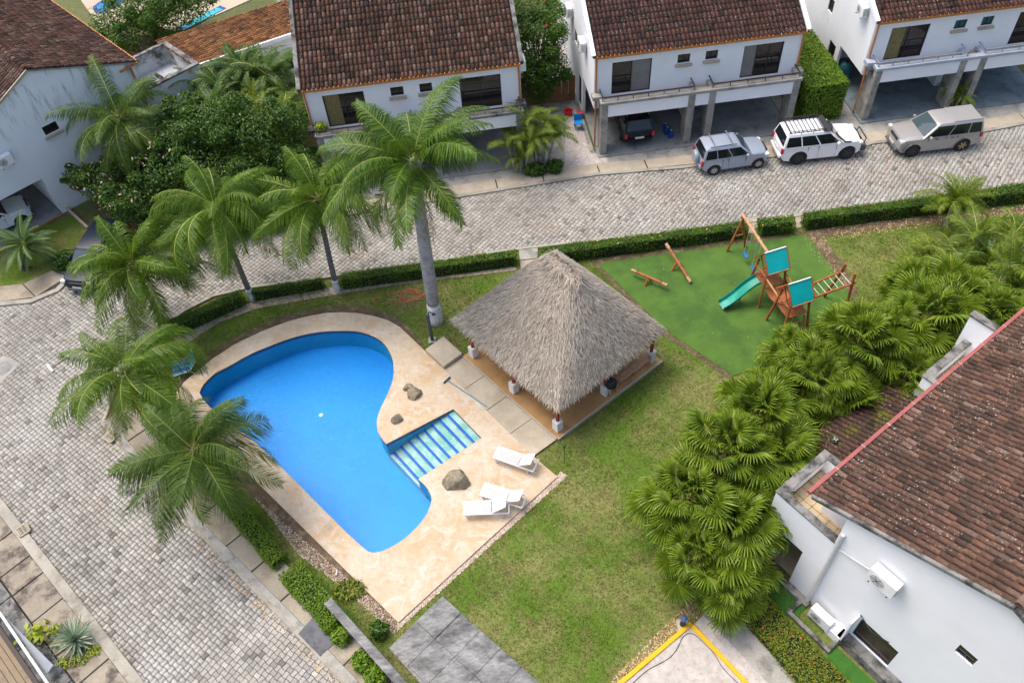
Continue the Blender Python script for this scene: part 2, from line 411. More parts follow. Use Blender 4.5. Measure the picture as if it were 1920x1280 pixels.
# foliage
M['royal'] = leafmat('royal_frond', [(0.030,0.078,0.008),(0.056,0.117,0.010),(0.092,0.161,0.013),(0.039,0.094,0.010),(0.151,0.227,0.018)], .22, .4)
M['queen'] = leafmat('queen_frond', [(0.033,0.083,0.007),(0.067,0.133,0.010),(0.110,0.192,0.012),(0.049,0.106,0.008),(0.170,0.259,0.017)], .25, .4)
M['queen_b'] = leafmat('queen_frond_bluish', [(0.030,0.071,0.011),(0.056,0.106,0.015),(0.092,0.153,0.021),(0.039,0.083,0.012),(0.138,0.204,0.030)], .22, .4)
M['areca'] = leafmat('areca_frond', [(0.047,0.088,0.006),(0.087,0.142,0.008),(0.139,0.198,0.013),(0.064,0.111,0.008),(0.213,0.266,0.015)], .25, .42)
M['areca_dark'] = leafmat('areca_frond_dark', [(0.019,0.052,0.008),(0.034,0.080,0.010),(0.059,0.116,0.014),(0.025,0.064,0.009),(0.101,0.168,0.017)], .2, .4)
M['fan'] = leafmat('fan_leaf', [(0.058,0.116,0.008),(0.108,0.174,0.010),(0.170,0.241,0.017),(0.081,0.140,0.009),(0.251,0.319,0.033)], .25, .4)
M['fan_yellow'] = leafmat('fan_leaf_old', [(.30,.24,.03),(.38,.25,.03),(.24,.24,.03)], .25, .5)
M['dead_frond'] = leafmat('dead_frond', [(.26,.16,.07),(.34,.23,.11),(.20,.12,.06)], .2, .7)
M['cycad'] = leafmat('cycad_frond', [(0.043,0.093,0.032),(0.068,0.133,0.038),(0.051,0.106,0.035),(0.085,0.150,0.042)], .15, .45)
M['hedge'] = leafmat('hedge_leaf', [(0.030,0.076,0.006),(0.051,0.117,0.008),(0.076,0.162,0.011),(0.043,0.099,0.008),(0.119,0.207,0.016)], .2, .4, ((.16,.24,.02), .8, .5))
M['hedge_bright'] = leafmat('hedge_leaf_bright', [(0.068,0.141,0.008),(0.111,0.212,0.011),(0.170,0.274,0.016),(0.085,0.168,0.010),(0.238,0.318,0.040)], .2, .4)
M['hedge_olive'] = leafmat('hedge_leaf_olive', [(.07,.13,.012),(.12,.19,.016),(.19,.24,.02),(.25,.24,.025),(.09,.15,.012),(.29,.24,.03)], .18, .5)
M['bush'] = leafmat('bush_leaf', [(0.019,0.051,0.008),(0.034,0.084,0.011),(0.060,0.133,0.018),(0.025,0.066,0.010),(0.119,0.212,0.028)], .2, .4)
M['bush_mid'] = leafmat('bush_leaf_mid', [(0.025,0.075,0.010),(0.043,0.106,0.013),(0.068,0.150,0.016),(0.034,0.088,0.011),(0.111,0.194,0.024)], .2, .4)
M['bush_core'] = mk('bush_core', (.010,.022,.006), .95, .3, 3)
M['twig'] = mk('twig', (.09,.06,.04), .95, .3, 4)
M['flower_pink'] = leafmat('flower_pink', [(.62,.26,.30),(.75,.45,.45),(.7,.6,.58)], .2, .6)
M['flower_red'] = leafmat('flower_red', [(.6,.05,.02),(.7,.10,.03)], .2, .6)
M['flower_yellow'] = leafmat('flower_yellow', [(.75,.55,.05),(.7,.65,.3),(.65,.3,.05)], .2, .6)
M['croton'] = leafmat('croton_leaf', [(.30,.36,.02),(.42,.46,.03),(.2,.3,.02),(.5,.5,.08)], .2, .45)
M['agave'] = leafmat('agave_leaf', [(.40,.46,.34),(.16,.25,.15),(.50,.55,.42),(.2,.3,.18)], .05, .5)
def thatchmat():
    m, n, l, b = nt('thatch_strands')
    r = ramp(n, [(0,(.15,.122,.09)),(.2,(.345,.30,.24)),(.6,(.46,.41,.335)),(.9,(.55,.49,.405)),(1,(.48,.35,.25))]); l.new(rnd(n, l), r.inputs[0])
    t = noise(n, l, .6, 4); col = mixc(n, l, maprange(n, l, t.outputs[0], .48, .66, 0, .45), r.outputs[0], (.27,.235,.19))
    l.new(col, b.inputs['Base Color']); b.inputs['Roughness'].default_value = .95; b.inputs['Specular IOR Level'].default_value = .1
    return m
M['thatch'] = thatchmat()
M['thatch_bed'] = mk('thatch_bed', (.20,.175,.145), .95, .3, 3)
def watermat(name, tint, bscale=5.0):
    m, n, l, b = nt(name); n.remove(b)
    tr = n.new('ShaderNodeBsdfTransparent'); tr.inputs[0].default_value = rgba(tint)
    gl = n.new('ShaderNodeBsdfGlossy'); gl.inputs['Roughness'].default_value = .04
    fr = n.new('ShaderNodeFresnel'); fr.inputs[0].default_value = 1.33
    t = noise(n, l, bscale, 4, .55); t2 = noise(n, l, bscale*5, 2, .5)
    ad = n.new('ShaderNodeMath'); ad.operation = 'MULTIPLY_ADD'; l.new(t2.outputs[0], ad.inputs[0]); ad.inputs[1].default_value = .25; l.new(t.outputs[0], ad.inputs[2])
    bp = n.new('ShaderNodeBump'); bp.inputs['Strength'].default_value = .35; bp.inputs['Distance'].default_value = .05; l.new(ad.outputs[0], bp.inputs['Height'])
    l.new(bp.outputs[0], gl.inputs['Normal']); l.new(bp.outputs[0], fr.inputs['Normal'])
    mx = n.new('ShaderNodeMixShader'); fm_ = n.new('ShaderNodeMath'); fm_.operation = 'MULTIPLY'; fm_.inputs[1].default_value = .25; l.new(fr.outputs[0], fm_.inputs[0]); l.new(fm_.outputs[0], mx.inputs[0]); l.new(tr.outputs[0], mx.inputs[1]); l.new(gl.outputs[0], mx.inputs[2])
    l.new(mx.outputs[0], n['Material Output'].inputs[0]); return m
M['water'] = watermat('pool_water', (.80,.96,.99), 3.5)
def poolmat(name, c1, c2, sc=.25):
    m, n, l, b = nt(name); t = noise(n, l, sc, 3, .5); t2 = noise(n, l, 5, 8, .85)
    col = mixc(n, l, maprange(n, l, t.outputs[0], .35, .65), c1, c2)
    col = mixc(n, l, maprange(n, l, t2.outputs[0], .42, .66, 0, .45), col, tuple(min(1, x*1.35+.01) for x in c2))
    l.new(col, b.inputs['Base Color']); b.inputs['Roughness'].default_value = .5; return m
M['pool_floor'] = poolmat('pool_floor_plaster', (.0,.205,.58), (.0,.25,.68))
M['pool_wall'] = poolmat('pool_wall_plaster', (.008,.25,.40), (.018,.31,.46), .6)
M['pool_tile'] = mk('pool_edge_tile', (.01,.05,.26), .3, .2, 6)
M['pool_step'] = mk('pool_step_plaster', (.56,.62,.52), .6, .2, 1.5, (.28,.48,.40), 2.2, (.46,.60), .3, 25)
M['pool_stripe'] = mk('pool_step_stripe', (.01,.10,.48), .4, .25, 4)
M['pool_floor_teal'] = mk('far_pool_floor', (.06,.42,.45), .6, .1, 2)
M['patio_tan'] = mk('patio_tan', (.46,.39,.29), .85, .15, .5, (.45,.37,.27), .5, (.5,.7), .1, 12)

# ------------------------------------------------------------------ the ground, roads, pavements
rng = random.Random(7); nr = np.random.default_rng(7)
POOL_MAIN = [(374,736),(382,720),(404,699),(426,688),(465,666),(502,650),(550,632.5),(596,622.6),(642,620),(673,622),(701,631),(721,645.6),(734,667.5),(738,689),(736.6,711),(727,737.5),(714,764),(707,786),(707.7,805),(715,820.6)]
POOL_LOW = [(799,912.5),(808,929),(808,942),(800,963),(783,986),(757,1010),(727,1028),(707,1034.7),(693,1034),(680,1025),(640,988),(585,933),(530,878),(475,826),(423,788),(388,757)]
DZ = .12
_a = [g(x,y,DZ) for x,y in POOL_MAIN]; _b = [g(x,y,DZ) for x,y in POOL_LOW]
STEP = [g(*p,DZ) for p in ((724,832),(850,766.5),(902.5,820.6),(784,898))]
def open_cr(pts, n=3):
    out = []; k = len(pts)
    for i in range(k-1):
        p0, p1, p2, p3 = pts[max(i-1,0)], pts[i], pts[i+1], pts[min(i+2,k-1)]
        for q in range(n):
            t = q/n; out.append(0.5*((2*p1)+(p2-p0)*t+(2*p0-5*p1+4*p2-p3)*t*t+(3*p1-p0-3*p2+p3)*t**3))
    return out+[pts[-1]]
_l = [STEP[3]]+_b+[_a[0]]; _m = _a+[STEP[0]]
_low = open_cr(_l)[1:-1]; _main = open_cr(_m)[:-1]
POOL = _main+STEP+_low                         # outline of pool and stair
POOL_B = _main+[STEP[0], STEP[3]]+_low          # deep basin without the stair
ground = sheet('ground', [(-1500,-1500),(1500,-1500),(1500,1500),(-1500,1500)], mk('far_ground', (.12,.135,.045), .95, .35, .05, (.17,.12,.06), .09, (.5,.65), .4, 3), 0.0, [POOL])
BLOCK = px([(300,622),(345,585),(400,557),(467,541),(610,522),(760,499),(973,469),(1100,454),(1300,432),(1500,406),(1700,381),(1920,352),(2150,322),(2150,900),(2100,1500),(1200,1500),(700,1345),(283,908),(195,797),(220,725)])
lawn = sheet('lawn', BLOCK, M['lawn'], .03, [POOL])
ROAD = px([(907,367),(1120,333),(1280,320),(1440,300),(1613,277),(1840,253),(1920,238),(2150,207),(2150,318),(1920,348),(1700,377),(1500,402),(1300,428),(1100,450),(973,465),(760,495),(610,518),(467,537),(400,553),(342,582),(295,620),(215,722),(188,797),(278,908),(640,1280),(700,1345),(325,1345),(273,1280),(0,933),(-120,780),(-260,600),(-100,588),(0,577),(60,571),(112,550),(150,512),(190,490),(235,474),(330,460),(560,423)])
road = sheet('paved_road', [p for p in ROAD], M['joint'], .006)
# interlocking pavers
PC, PA = .215, math.radians(-40)
ca, sa = math.cos(PA), math.sin(PA)
def paver_outline(h, k=.26):
    """square stone with two hollow and two bulging sides"""
    r = h
    return [(-r,-r),(0,-r-r*k),(r,-r),(r-r*k,0),(r,r),(0,r+r*k),(-r,r),(-r+r*k,0)]
po = paver_outline(PC/2-.009)
pv = [(x,y,.0) for x,y in po]+[(x*.965,y*.965,.035) for x,y in po]
pf = [(i,(i+1)%8,8+(i+1)%8,8+i) for i in range(8)]
pme = bpy.data.meshes.new('paver'); pme.from_pydata(pv, [], pf+[tuple(range(8,16))]); pme.materials.append(M['paver'])
cells = []
def grow(poly, d):
    k = len(poly); ar = sum(poly[i].x*poly[(i+1)%k].y-poly[(i+1)%k].x*poly[i].y for i in range(k)); sg = -1 if ar > 0 else 1; out = []
    for i in range(k):
        t = (poly[(i+1)%k]-poly[i-1]); t.z = 0; t.normalize(); out.append(poly[i]+Vector((-t.y,t.x,0))*d*sg)
    return out
ROADX = grow(ROAD, .13)
XS = [p.x for p in ROAD]; YS = [p.y for p in ROAD]
R_ = 55
for i in range(-int(R_/PC), int(R_/PC)):
    for j in range(-int(60/PC), int(60/PC)):
        x = ca*i*PC - sa*j*PC; y = 30 + sa*i*PC + ca*j*PC
        if not (min(XS) < x < max(XS) and min(YS) < y < max(YS)): continue
        d = Vector((x,y,0))-CAM; zz = d.dot(_f); ix = 960+FPX*d.dot(R2)/zz; iy = 640-FPX*d.dot(U2)/zz
        if not (-40 < ix < 1960 and -40 < iy < 1320): continue
        if inpoly(x, y, ROADX): cells.append((d.length, x, y, (i+j) & 1))
cells.sort()
HID = [px(q) for q in ([(0,900),(60,900),(60,960)],)]
for k, (d, x, y, o) in enumerate(cells[:300]):
    Mx = Matrix.Translation((x,y,.004+rng.uniform(-.004,.004))) @ Matrix.Rotation(PA+(math.pi/2 if o else 0)+rng.uniform(-.03,.03), 4, 'Z') @ Matrix.Rotation(rng.uniform(-.012,.012), 4, 'X')
    place('paver', pme, road, Mx)
rest = np.array([(x,y,o) for d,x,y,o in cells[300:]])
n = len(rest); base = np.array(pv)
an = PA+rest[:,2]*math.pi/2+nr.uniform(-.03,.03,n)
V = np.empty((n,16,3))
V[:,:,0] = rest[:,0:1]+base[None,:,0]*np.cos(an)[:,None]-base[None,:,1]*np.sin(an)[:,None]
V[:,:,1] = rest[:,1:2]+base[None,:,0]*np.sin(an)[:,None]+base[None,:,1]*np.cos(an)[:,None]
V[:,:,2] = base[None,:,2]+.004+nr.uniform(-.004,.004,n)[:,None]+base[None,:,0]*nr.uniform(-.012,.012,n)[:,None]
topq = [(8,9,10,15),(10,11,14,15),(11,12,13,14)]
F = (np.array(pf+topq)[None]+(np.arange(n)*16)[:,None,None]).reshape(-1,4)
ps = npmesh('paver_field', V.reshape(-1,3), F, M['paver'], road); ps['kind'] = 'stuff'

def strip(name, a, b, m, z, thick, kind='structure', parent=None):
    """strip between two polylines"""
    return sheet(name, list(a)+list(b)[::-1], m, z, (), kind, parent, thick)
def offset_line(pts, d):
    out = []
    for i, p in enumerate(pts):
        t = (pts[min(i+1,len(pts)-1)]-pts[max(i-1,0)]); t.z = 0; t.normalize()
        out.append(p+Vector((-t.y,t.x,0))*d)
    return out
# street edge on the park side: kerb
PK = px([(2150,320),(1920,350),(1700,379),(1500,404),(1300,430),(1100,452),(973,467),(760,497),(610,520),(467,539),(400,555),(343,584),(297,621),(218,724),(191,797),(281,908),(640,1278),(700,1343)])
strip('kerb', PK, offset_line(PK, .16), M['kerb'], .13, .13)
# sidewalk beside the near road (kerb band + slabs)
NK = px([(191,797),(281,908),(640,1278),(700,1343)])
nb = offset_line(NK, .42); nc = offset_line(NK, 1.55)
strip('kerb_band', [p+Vector((0,0,0)) for p in offset_line(NK,.16)], nb, M['concrete'], .145, .145)
side = strip('sidewalk', nb, nc, M['joint'], .10, .10)
def slabs_along(parent, a, b, L0, L1, m, z, jitter=.0, gap=.018, name='paving_slab', skip=(), th=.06):
    """paving slabs between two parallel polylines"""
    da = [(a[i+1]-a[i]).length for i in range(len(a)-1)]
    tot = sum(da); t = 0; k = 0
    def at(l, q, ds):
        q = q*sum(ds)
        for i, dd in enumerate(ds):
            if q <= dd or i == len(ds)-1: return l[i].lerp(l[i+1], min(1, q/dd))
            q -= dd
    db = [(b[i+1]-b[i]).length for i in range(len(b)-1)]
    while t < tot-.05:
        L = rng.uniform(L0, L1); e = min(t+L, tot)
        mid = at(a, (t+e)/2/tot, da)
        if inframe(mid, 120) and k not in skip:
            q = [at(a,(t+gap)/tot,da), at(a,(e-gap)/tot,da), at(b,(e-gap)/tot,db), at(b,(t+gap)/tot,db)]
            c = sum(q, Vector())/4; q = [p+(c-p).normalized()*gap for p in q]
            zz = z+rng.uniform(-jitter,jitter)
            MB().prism(q, zz-th, zz).build(name, m, parent, bevel=.012)
        t = e; k += 1
slabs_along(side, nb, nc, 1.7, 2.1, M['sidewalk'], .135, .008)
# dark wet slab let into the sidewalk near the wall
MB().prism(px([(561,1190),(588,1160),(634,1203),(602,1232)]), .10, .16).build('cover_slab', M['slab_dark'], loc=g(597,1196))
tag(bpy.data.objects['cover_slab'], 'dark wet square slab set in the sidewalk by the grey wall', 'slab')
# far side of the street: kerb, sidewalk slabs, driveway strip
FK = px([(560,421),(907,365),(1120,331),(1280,318),(1440,298),(1613,275),(1840,251),(1920,236),(2150,205)])
fb = offset_line(FK,.22); fc = offset_line(FK,1.05); fd = offset_line(FK,2.2)
strip('kerb_street', FK, fb, M['kerb'], .12, .12)
fs = strip('sidewalk_street', fb, fc, M['joint'], .08, .08)
slabs_along(fs, fb, fc, 2.6, 3.4, M['concrete_pale'], .115, .01)
strip('driveway_strip', fc, fd, M['concrete'], .06, .06)
# left side: curved sidewalk before the left house, its grass plot
LK = px([(-260,600),(-100,588),(0,576),(60,570),(112,548),(150,510)])
lb = offset_line(LK,.3); lc = offset_line(LK,1.5)
strip('kerb_left', LK, lb, M['kerb'], .13, .13)
ls = strip('sidewalk_left', lb, lc, M['joint'], .09, .09)
slabs_along(ls, lb, lc, 2.0, 2.6, M['sidewalk'], .12, .01)
sheet('grass_plot', px([(-40,545),(40,538),(105,515),(118,470),(185,465),(140,405),(80,425),(-40,490)]), M['lawn'], .05)
# left kerb of the near road with stone slabs and a concrete strip
GK = px([(-120,780),(0,930),(275,1283),(322,1343)])
gb = offset_line(GK,-.42); gc = offset_line(GK,-1.75); gd = offset_line(GK,-2.75); ge_ = offset_line(GK,-3.6)
strip('kerb_near', GK, gb, M['kerb'], .13, .13)
gs = strip('sidewalk_near', gb, gc, M['joint'], .08, .08)
slabs_along(gs, gb, gc, 1.1, 2.2, M['slate'], .12, .012)
gs2 = strip('planter_edge', gc, gd, M['joint'], .08, .08)
slabs_along(gs2, offset_line(GK,-1.78), gd, 2.0, 2.6, M['concrete_dark'], .22, .0, .012, 'edge_block', (), .2)
strip('soil_strip', gd, ge_, M['soil'], .05, .05)
strip('paved_yard', offset_line(GK,-3.6), offset_line(GK,-9), M['slab_dark'], .04, .04)

# ------------------------------------------------------------------ pool and deck
DECK = px([(747,1166),(1045,893),(1000,855),(833,692),(797,658),(770,632),(750,613),(727,600),(700,592),(670,586.5),(640,585),(610,586.5),(575,593),(540,602),(490,621),(440,645),(400,671),(370,695),(345,716),(331,735),(330,750),(341,764)], DZ)
deck = sheet('pool_deck', DECK, M['deck'], DZ, [POOL], thick=.14)
CSTRIP = px([(833,692),(868,668),(1046,822),(1000,855)], .11)
cst = sheet('concrete_path', CSTRIP, M['joint'], .10, thick=.1)
ca_ = [g(868,668,.13), g(1046,822,.13)]; cb_ = [g(833,692,.13), g(1000,855,.13)]
slabs_along(cst, ca_, cb_, 1.55, 1.7, M['concrete_pale'], .135, .004, .006)
sheet('gravel_border', px([(744,1182),(1062,893),(1052,884),(1045,893),(747,1166)]), M['gravel_base'], .05)
sheet('soil_border', px([(326,752),(322,735),(345,705),(395,662),(440,634),(490,610),(540,591),(575,582),(610,575),(640,574),(672,575),(705,581),(735,592),(760,607),(790,640),(797,658),(770,632),(750,613),(727,600),(700,592),(670,586.5),(640,585),(610,586.5),(575,593),(540,602),(490,621),(440,645),(400,671),(370,695),(345,716),(331,735)]), M['soil'], .055)
sheet('gravel_border_left', px([(747,1166),(744,1185),(640,1095),(570,1040),(500,960),(430,880),(341,764)]), M['soil'], .055)
pool = thing('swimming_pool', 'bean shaped blue swimming pool sunk in the tan deck', 'pool', g(600,800), None)
FLOOR_Z, WAT_Z = -1.05, .0
def wallband(name, loop, z0, z1, m, inset=0.0):
    mb = MB(); k = len(loop)
    for i in range(k):
        a, b = loop[i], loop[(i+1)%k]; mb.add([(a.x,a.y,z1),(b.x,b.y,z1),(b.x,b.y,z0),(a.x,a.y,z0)], [(0,1,2,3)])
    return mb.build(name, m, pool)
# basin walls: everything but the mouth of the stair
k = len(_main); loop = _main+[STEP[0]]
mb = MB(); mt = MB()
def seg(mb, a, b, z0, z1): mb.add([(a.x,a.y,z1),(b.x,b.y,z1),(b.x,b.y,z0),(a.x,a.y,z0)], [(0,1,2,3)])
ring = [STEP[3]]+_low+_main+[STEP[0]]
for i in range(len(ring)-1): seg(mb, ring[i], ring[i+1], FLOOR_Z, -.06); seg(mt, ring[i], ring[i+1], -.06, DZ-.004)
for i in range(3): seg(mb, STEP[i], STEP[i+1], FLOOR_Z, -.06); seg(mt, STEP[i], STEP[i+1], -.06, DZ-.004)
mb.build('basin_wall', M['pool_wall'], pool); mt.build('waterline_tile', M['pool_tile'], pool)
sheet('basin_floor', POOL, M['pool_floor'], FLOOR_Z, parent=pool)
w = sheet('water', POOL, M['water'], WAT_Z, parent=pool)
dr = MB().lathe([(.11,0),(.11,.02)], 10, Matrix.Translation(g(598,768,-.6)+Vector((0,0,-.44)))).build('drain_cover', M['plastic_white'], pool)
# stair: eight treads with blue nosings, running down to the left
A0, A1, B1, B0 = STEP[1], STEP[2], STEP[3], STEP[0]
NS = 8
for i in range(NS+1):
    t0, t1 = i/(NS+.35), (i+1)/(NS+.35)
    ext = 1.0
    p = [A0.lerp(B0,t0), A1.lerp(B1,t0), A1.lerp(B1,t1), A0.lerp(B0,t1)]
    if i == NS: p = [A0.lerp(B0,t0), A1.lerp(B1,t0), A1.lerp(B1,1.0)+(B1-B0)*.16, A0.lerp(B0,1.02)]
    zt = -.03-.095*i
    MB().prism(p, FLOOR_Z, zt).build('stair_tread', M['pool_step'], pool)
    q = [p[3].lerp(p[0],.30), p[2].lerp(p[1],.30), p[2].lerp(p[1],.02), p[3].lerp(p[0],.02)]
    MB().prism(q, zt, zt+.012).build('tread_stripe', M['pool_stripe'], pool)
# small covers in the deck
for nme, x, y in (('skimmer_cover',405,683),('skimmer_cover',616,987)):
    c = g(x,y,DZ); e1 = az(42)*.13; e2 = az(132)*.13
    o = MB().prism([c-e1-e2,c+e1-e2,c+e1+e2,c-e1+e2], DZ, DZ+.012).build(nme, M['concrete_pale'], loc=c)
    tag(o, 'small square skimmer cover in the deck '+('by the striped blue chair' if x < 500 else 'on the long left side of the pool'), 'cover')

# ------------------------------------------------------------------ play area turf, slabs, court
TURF = px([(1120,496),(1180,487),(1300,470),(1420,455),(1505,441),(1518,447),(1562,508),(1600,560),(1450,680),(1375,706),(1250,622)])
sheet('artificial_turf', TURF, M['turf'], .06, thick=.06)
sheet('soil_edge', px([(1108,494),(1116,486),(1180,478),(1300,462),(1420,448),(1530,432),(1580,495),(1612,555),(1600,560),(1562,508),(1518,447),(1505,441),(1420,455),(1300,470),(1180,487),(1120,496),(1250,622),(1375,706),(1368,712),(1240,626)]), M['soil'], .045)
sheet('soil_under_hedge', px([(1530,432),(1700,408),(1920,388),(2100,360),(2100,372),(1920,402),(1740,420),(1540,446)]), M['soil'], .05)
sheet('path_link', px([(973,470),(1008,466),(1010,486),(975,490)]), M['concrete'], .10, thick=.1)
sheet('path_link_lower', px([(975,491),(1010,487),(1014,512),(978,516)]), M['concrete_pale'], .08, thick=.08)
sheet('path_gap_slab', px([(1402,412),(1420,409),(1424,438),(1404,440)]), M['sidewalk'], .09, thick=.09)
sheet('path_gap_slab_east', px([(1489,403),(1505,401),(1506,428),(1492,430)]), M['sidewalk'], .09, thick=.09)
sheet('soil_hedge_near', px([(320,640),(400,592),(470,568),(620,540),(760,520),(968,495),(968,508),(760,533),(620,555),(480,580),(410,606),(345,650)]), M['gravel_base'], .05)
# weathered concrete slabs at the bottom
conc = sheet('concrete_yard', px([(730,1216),(830,1119),(1012,1281),(1090,1350),(850,1350)]), M['slab_grey'], .10, thick=.1)
c0, c1, c2 = g(730,1216), g(830,1119), g(1012,1281)
ex = (c1-c0)/2; ey = (c2-c1)
nl = ey.length/3
eyn = ey.normalized()
for i in range(2):
    for j in range(5):
        p = c0+ex*i+eyn*(nl*.62)*j; q = [p, p+ex, p+ex+eyn*nl*.62, p+eyn*nl*.62]
        if not inframe(p+ex/2, 160): continue
        cc = sum(q, Vector())/4; q = [v+(cc-v).normalized()*.01 for v in q]
        MB().prism(q, .09, .125+.012*((i*3+j*5)%4)).build('paving_slab', M['slab_grey'], conc, bevel=.015)
# sport court with yellow border
court = sheet('court', px([(1168,1281),(1294,1176),(1395,1281),(1470,1350),(1090,1350)]), M['pebble_white'], .07, thick=.07)
sheet('court_apron', px([(1302,1170),(1319,1152),(1440,1281),(1510,1350),(1470,1350),(1399,1281)]), M['pebble_white'], .05)
sheet('court_path', px([(1319,1152),(1322,1143),(1345,1122),(1360,1130),(1490,1276),(1550,1350),(1510,1350),(1440,1281)]), M['concrete'], .06)
for nme, a, b in (('west',(1165,1280),(1294,1171)),('east',(1294,1171),(1398,1281))):
    A, B = g(*a), g(*b); d = (B-A).normalized()
    if nme == 'west': A = A-d*1.6
    else: B = B+d*1.6; A = A+d*.10
    o = MB().bar(A+Vector((0,0,.09)), B+Vector((0,0,.09)), .16, .10).build('court_border', M['yellow'], loc=A, bevel=.01)
    tag(o, 'yellow painted court kerb on the '+('lawn side' if nme == 'west' else 'side of the gravel apron'), 'kerb')
cab = [g(x,y,.085) for x,y in ((1186,1280),(1215,1255),(1250,1236),(1268,1218),(1280,1194),(1292,1187),(1304,1190),(1322,1207),(1340,1226),(1356,1252),(1385,1281))]
tag(MB().tube(open_cr(cab,4), .012, 5).build('cable', M['cable'], loc=cab[0]), 'thin black cable curving over the pale court', 'cable')
sheet('turf_strip', px([(1404,1078),(1432,1058),(1512,1140),(1482,1170)]), M['turf2'], .06)
sheet('turf_strip_south', px([(1541,1232),(1568,1213),(1650,1290),(1600,1300)]), M['turf2'], .06)
sheet('gravel_side_path', px([(1075,190),(1062,205),(1058,322),(1140,312),(1137,293),(1108,290),(1086,230)]), M['pebble_white'], .07)
sheet('gravel_corner', px([(1612,262),(1660,250),(1668,262),(1618,278)]), M['gravel_base'], .10)

# ------------------------------------------------------------------ building kit
def wall(name, parent, O, D, N, outline, holes, m, depth=.16):
    """wall face in the plane of D and up, with openings and their reveals"""
    O, D, N = Vector(O), Vector(D), Vector(N)
    pts = []; edges = []
    loops = [list(outline)]+[[(h[0],h[2]),(h[1],h[2]),(h[1],h[3]),(h[0],h[3])] for h in holes]
    for lp in loops:
        b = len(pts); pts += [Vector(p) for p in lp]; edges += [(b+i, b+(i+1) % len(lp)) for i in range(len(lp))]
    vs, _, fs, *_q = delaunay_2d_cdt(pts, edges, [], 0, 1e-5)
    mb = MB(); W3 = lambda s, z, d=0: O+D*s+Vector((0,0,z))-N*d
    keep = []
    for f in fs:
        cx = sum(vs[i].x for i in f)/len(f); cy = sum(vs[i].y for i in f)/len(f)
        if inpoly(cx, cy, loops[0]) and not any(inpoly(cx, cy, h) for h in loops[1:]): keep.append(f)
    mb.add([W3(p.x,p.y) for p in vs], keep)
    mb.add([W3(p.x,p.y,depth) for p in vs], [tuple(reversed(f)) for f in keep])
    for lp in loops:
        for i in range(len(lp)):
            a, b = lp[i], lp[(i+1) % len(lp)]
            mb.add([W3(*a),W3(*b),W3(b[0],b[1],depth),W3(a[0],a[1],depth)], [(0,1,2,3)])
    return mb.build(name, m, parent)
def lbox(mb, O, D, N, s0, s1, n0, n1, z0, z1):
    """box in wall coordinates: s along D, n outward, z up"""
    return mb.box(s0, s1, n0, n1, z0, z1, frame(Vector(O), Vector(D), Vector(N), Vector((0,0,1))))
def window(parent, O, D, N, s0, s1, z0, z1, panes=2, curtain=False, sill=None, glassm=None, fm=None, blind=False):
    fm = fm or M['black_metal']; glassm = glassm or M['glass']
    mb = MB(); t = .05
    lbox(mb,O,D,N,s0,s1,-.14,-.06,z0,z0+t); lbox(mb,O,D,N,s0,s1,-.14,-.06,z1-t,z1)
    lbox(mb,O,D,N,s0,s0+t,-.139,-.061,z0+t,z1-t); lbox(mb,O,D,N,s1-t,s1,-.139,-.061,z0+t,z1-t)
    w = mb.build('window', fm, parent)
    for i in range(panes):
        a = s0+t+(s1-s0-2*t)*i/panes; b = s0+t+(s1-s0-2*t)*(i+1)/panes
        if i: lbox(MB(),O,D,N,a-.02,a+.02,-.138,-.064,z0+t,z1-t).build('mullion', fm, w)
        lbox(MB(),O,D,N,a,b,-.115,-.105,z0+t,z1-t).build('pane', (M['blind'] if (blind and i == blind-1) else glassm), w)
    if curtain:
        mb = MB(); k = 9; wd = (s1-s0)*.36; O_, D_, N_ = Vector(O), Vector(D), Vector(N)
        for i in range(k):
            a = s0+t+.02+wd*i/k; b = a+wd/k
            d0 = -.098+.02*(i%2); d1 = -.098+.02*((i+1)%2)
            mb.add([O_+D_*a+N_*d0+Vector((0,0,z0+t)),O_+D_*b+N_*d1+Vector((0,0,z0+t)),O_+D_*b+N_*d1+Vector((0,0,z1-t)),O_+D_*a+N_*d0+Vector((0,0,z1-t))],[(0,1,2,3)])
        mb.build('curtain', M['curtain'], w)
    if sill: lbox(MB(),O,D,N,s0-.12,s1+.12,-.02,.16,z0-.17,z0-.03).build('sill', sill, w, bevel=.01)
    return w
def tile_mesh(m, r0=.098, r1=.082, L=.46):
    n = 6; vs = []
    for r, y, z in ((r0,0,.030),(r1,L,-.004),(r0-.02,0,.016)):
        for i in range(n+1):
            a = math.pi*i/n; vs.append((r*math.cos(a), y, z+r*math.sin(a)*.95))
    fs = [(i,i+1,n+2+i,n+1+i) for i in range(n)]+[(i+1,i,2*(n+1)+i,2*(n+1)+i+1) for i in range(n)]
    me = bpy.data.meshes.new('roof_tile'); me.from_pydata(vs, [], fs); me.materials.append(m); me.shade_smooth(); return me, np.array(vs), np.array(fs)
TILES = {}
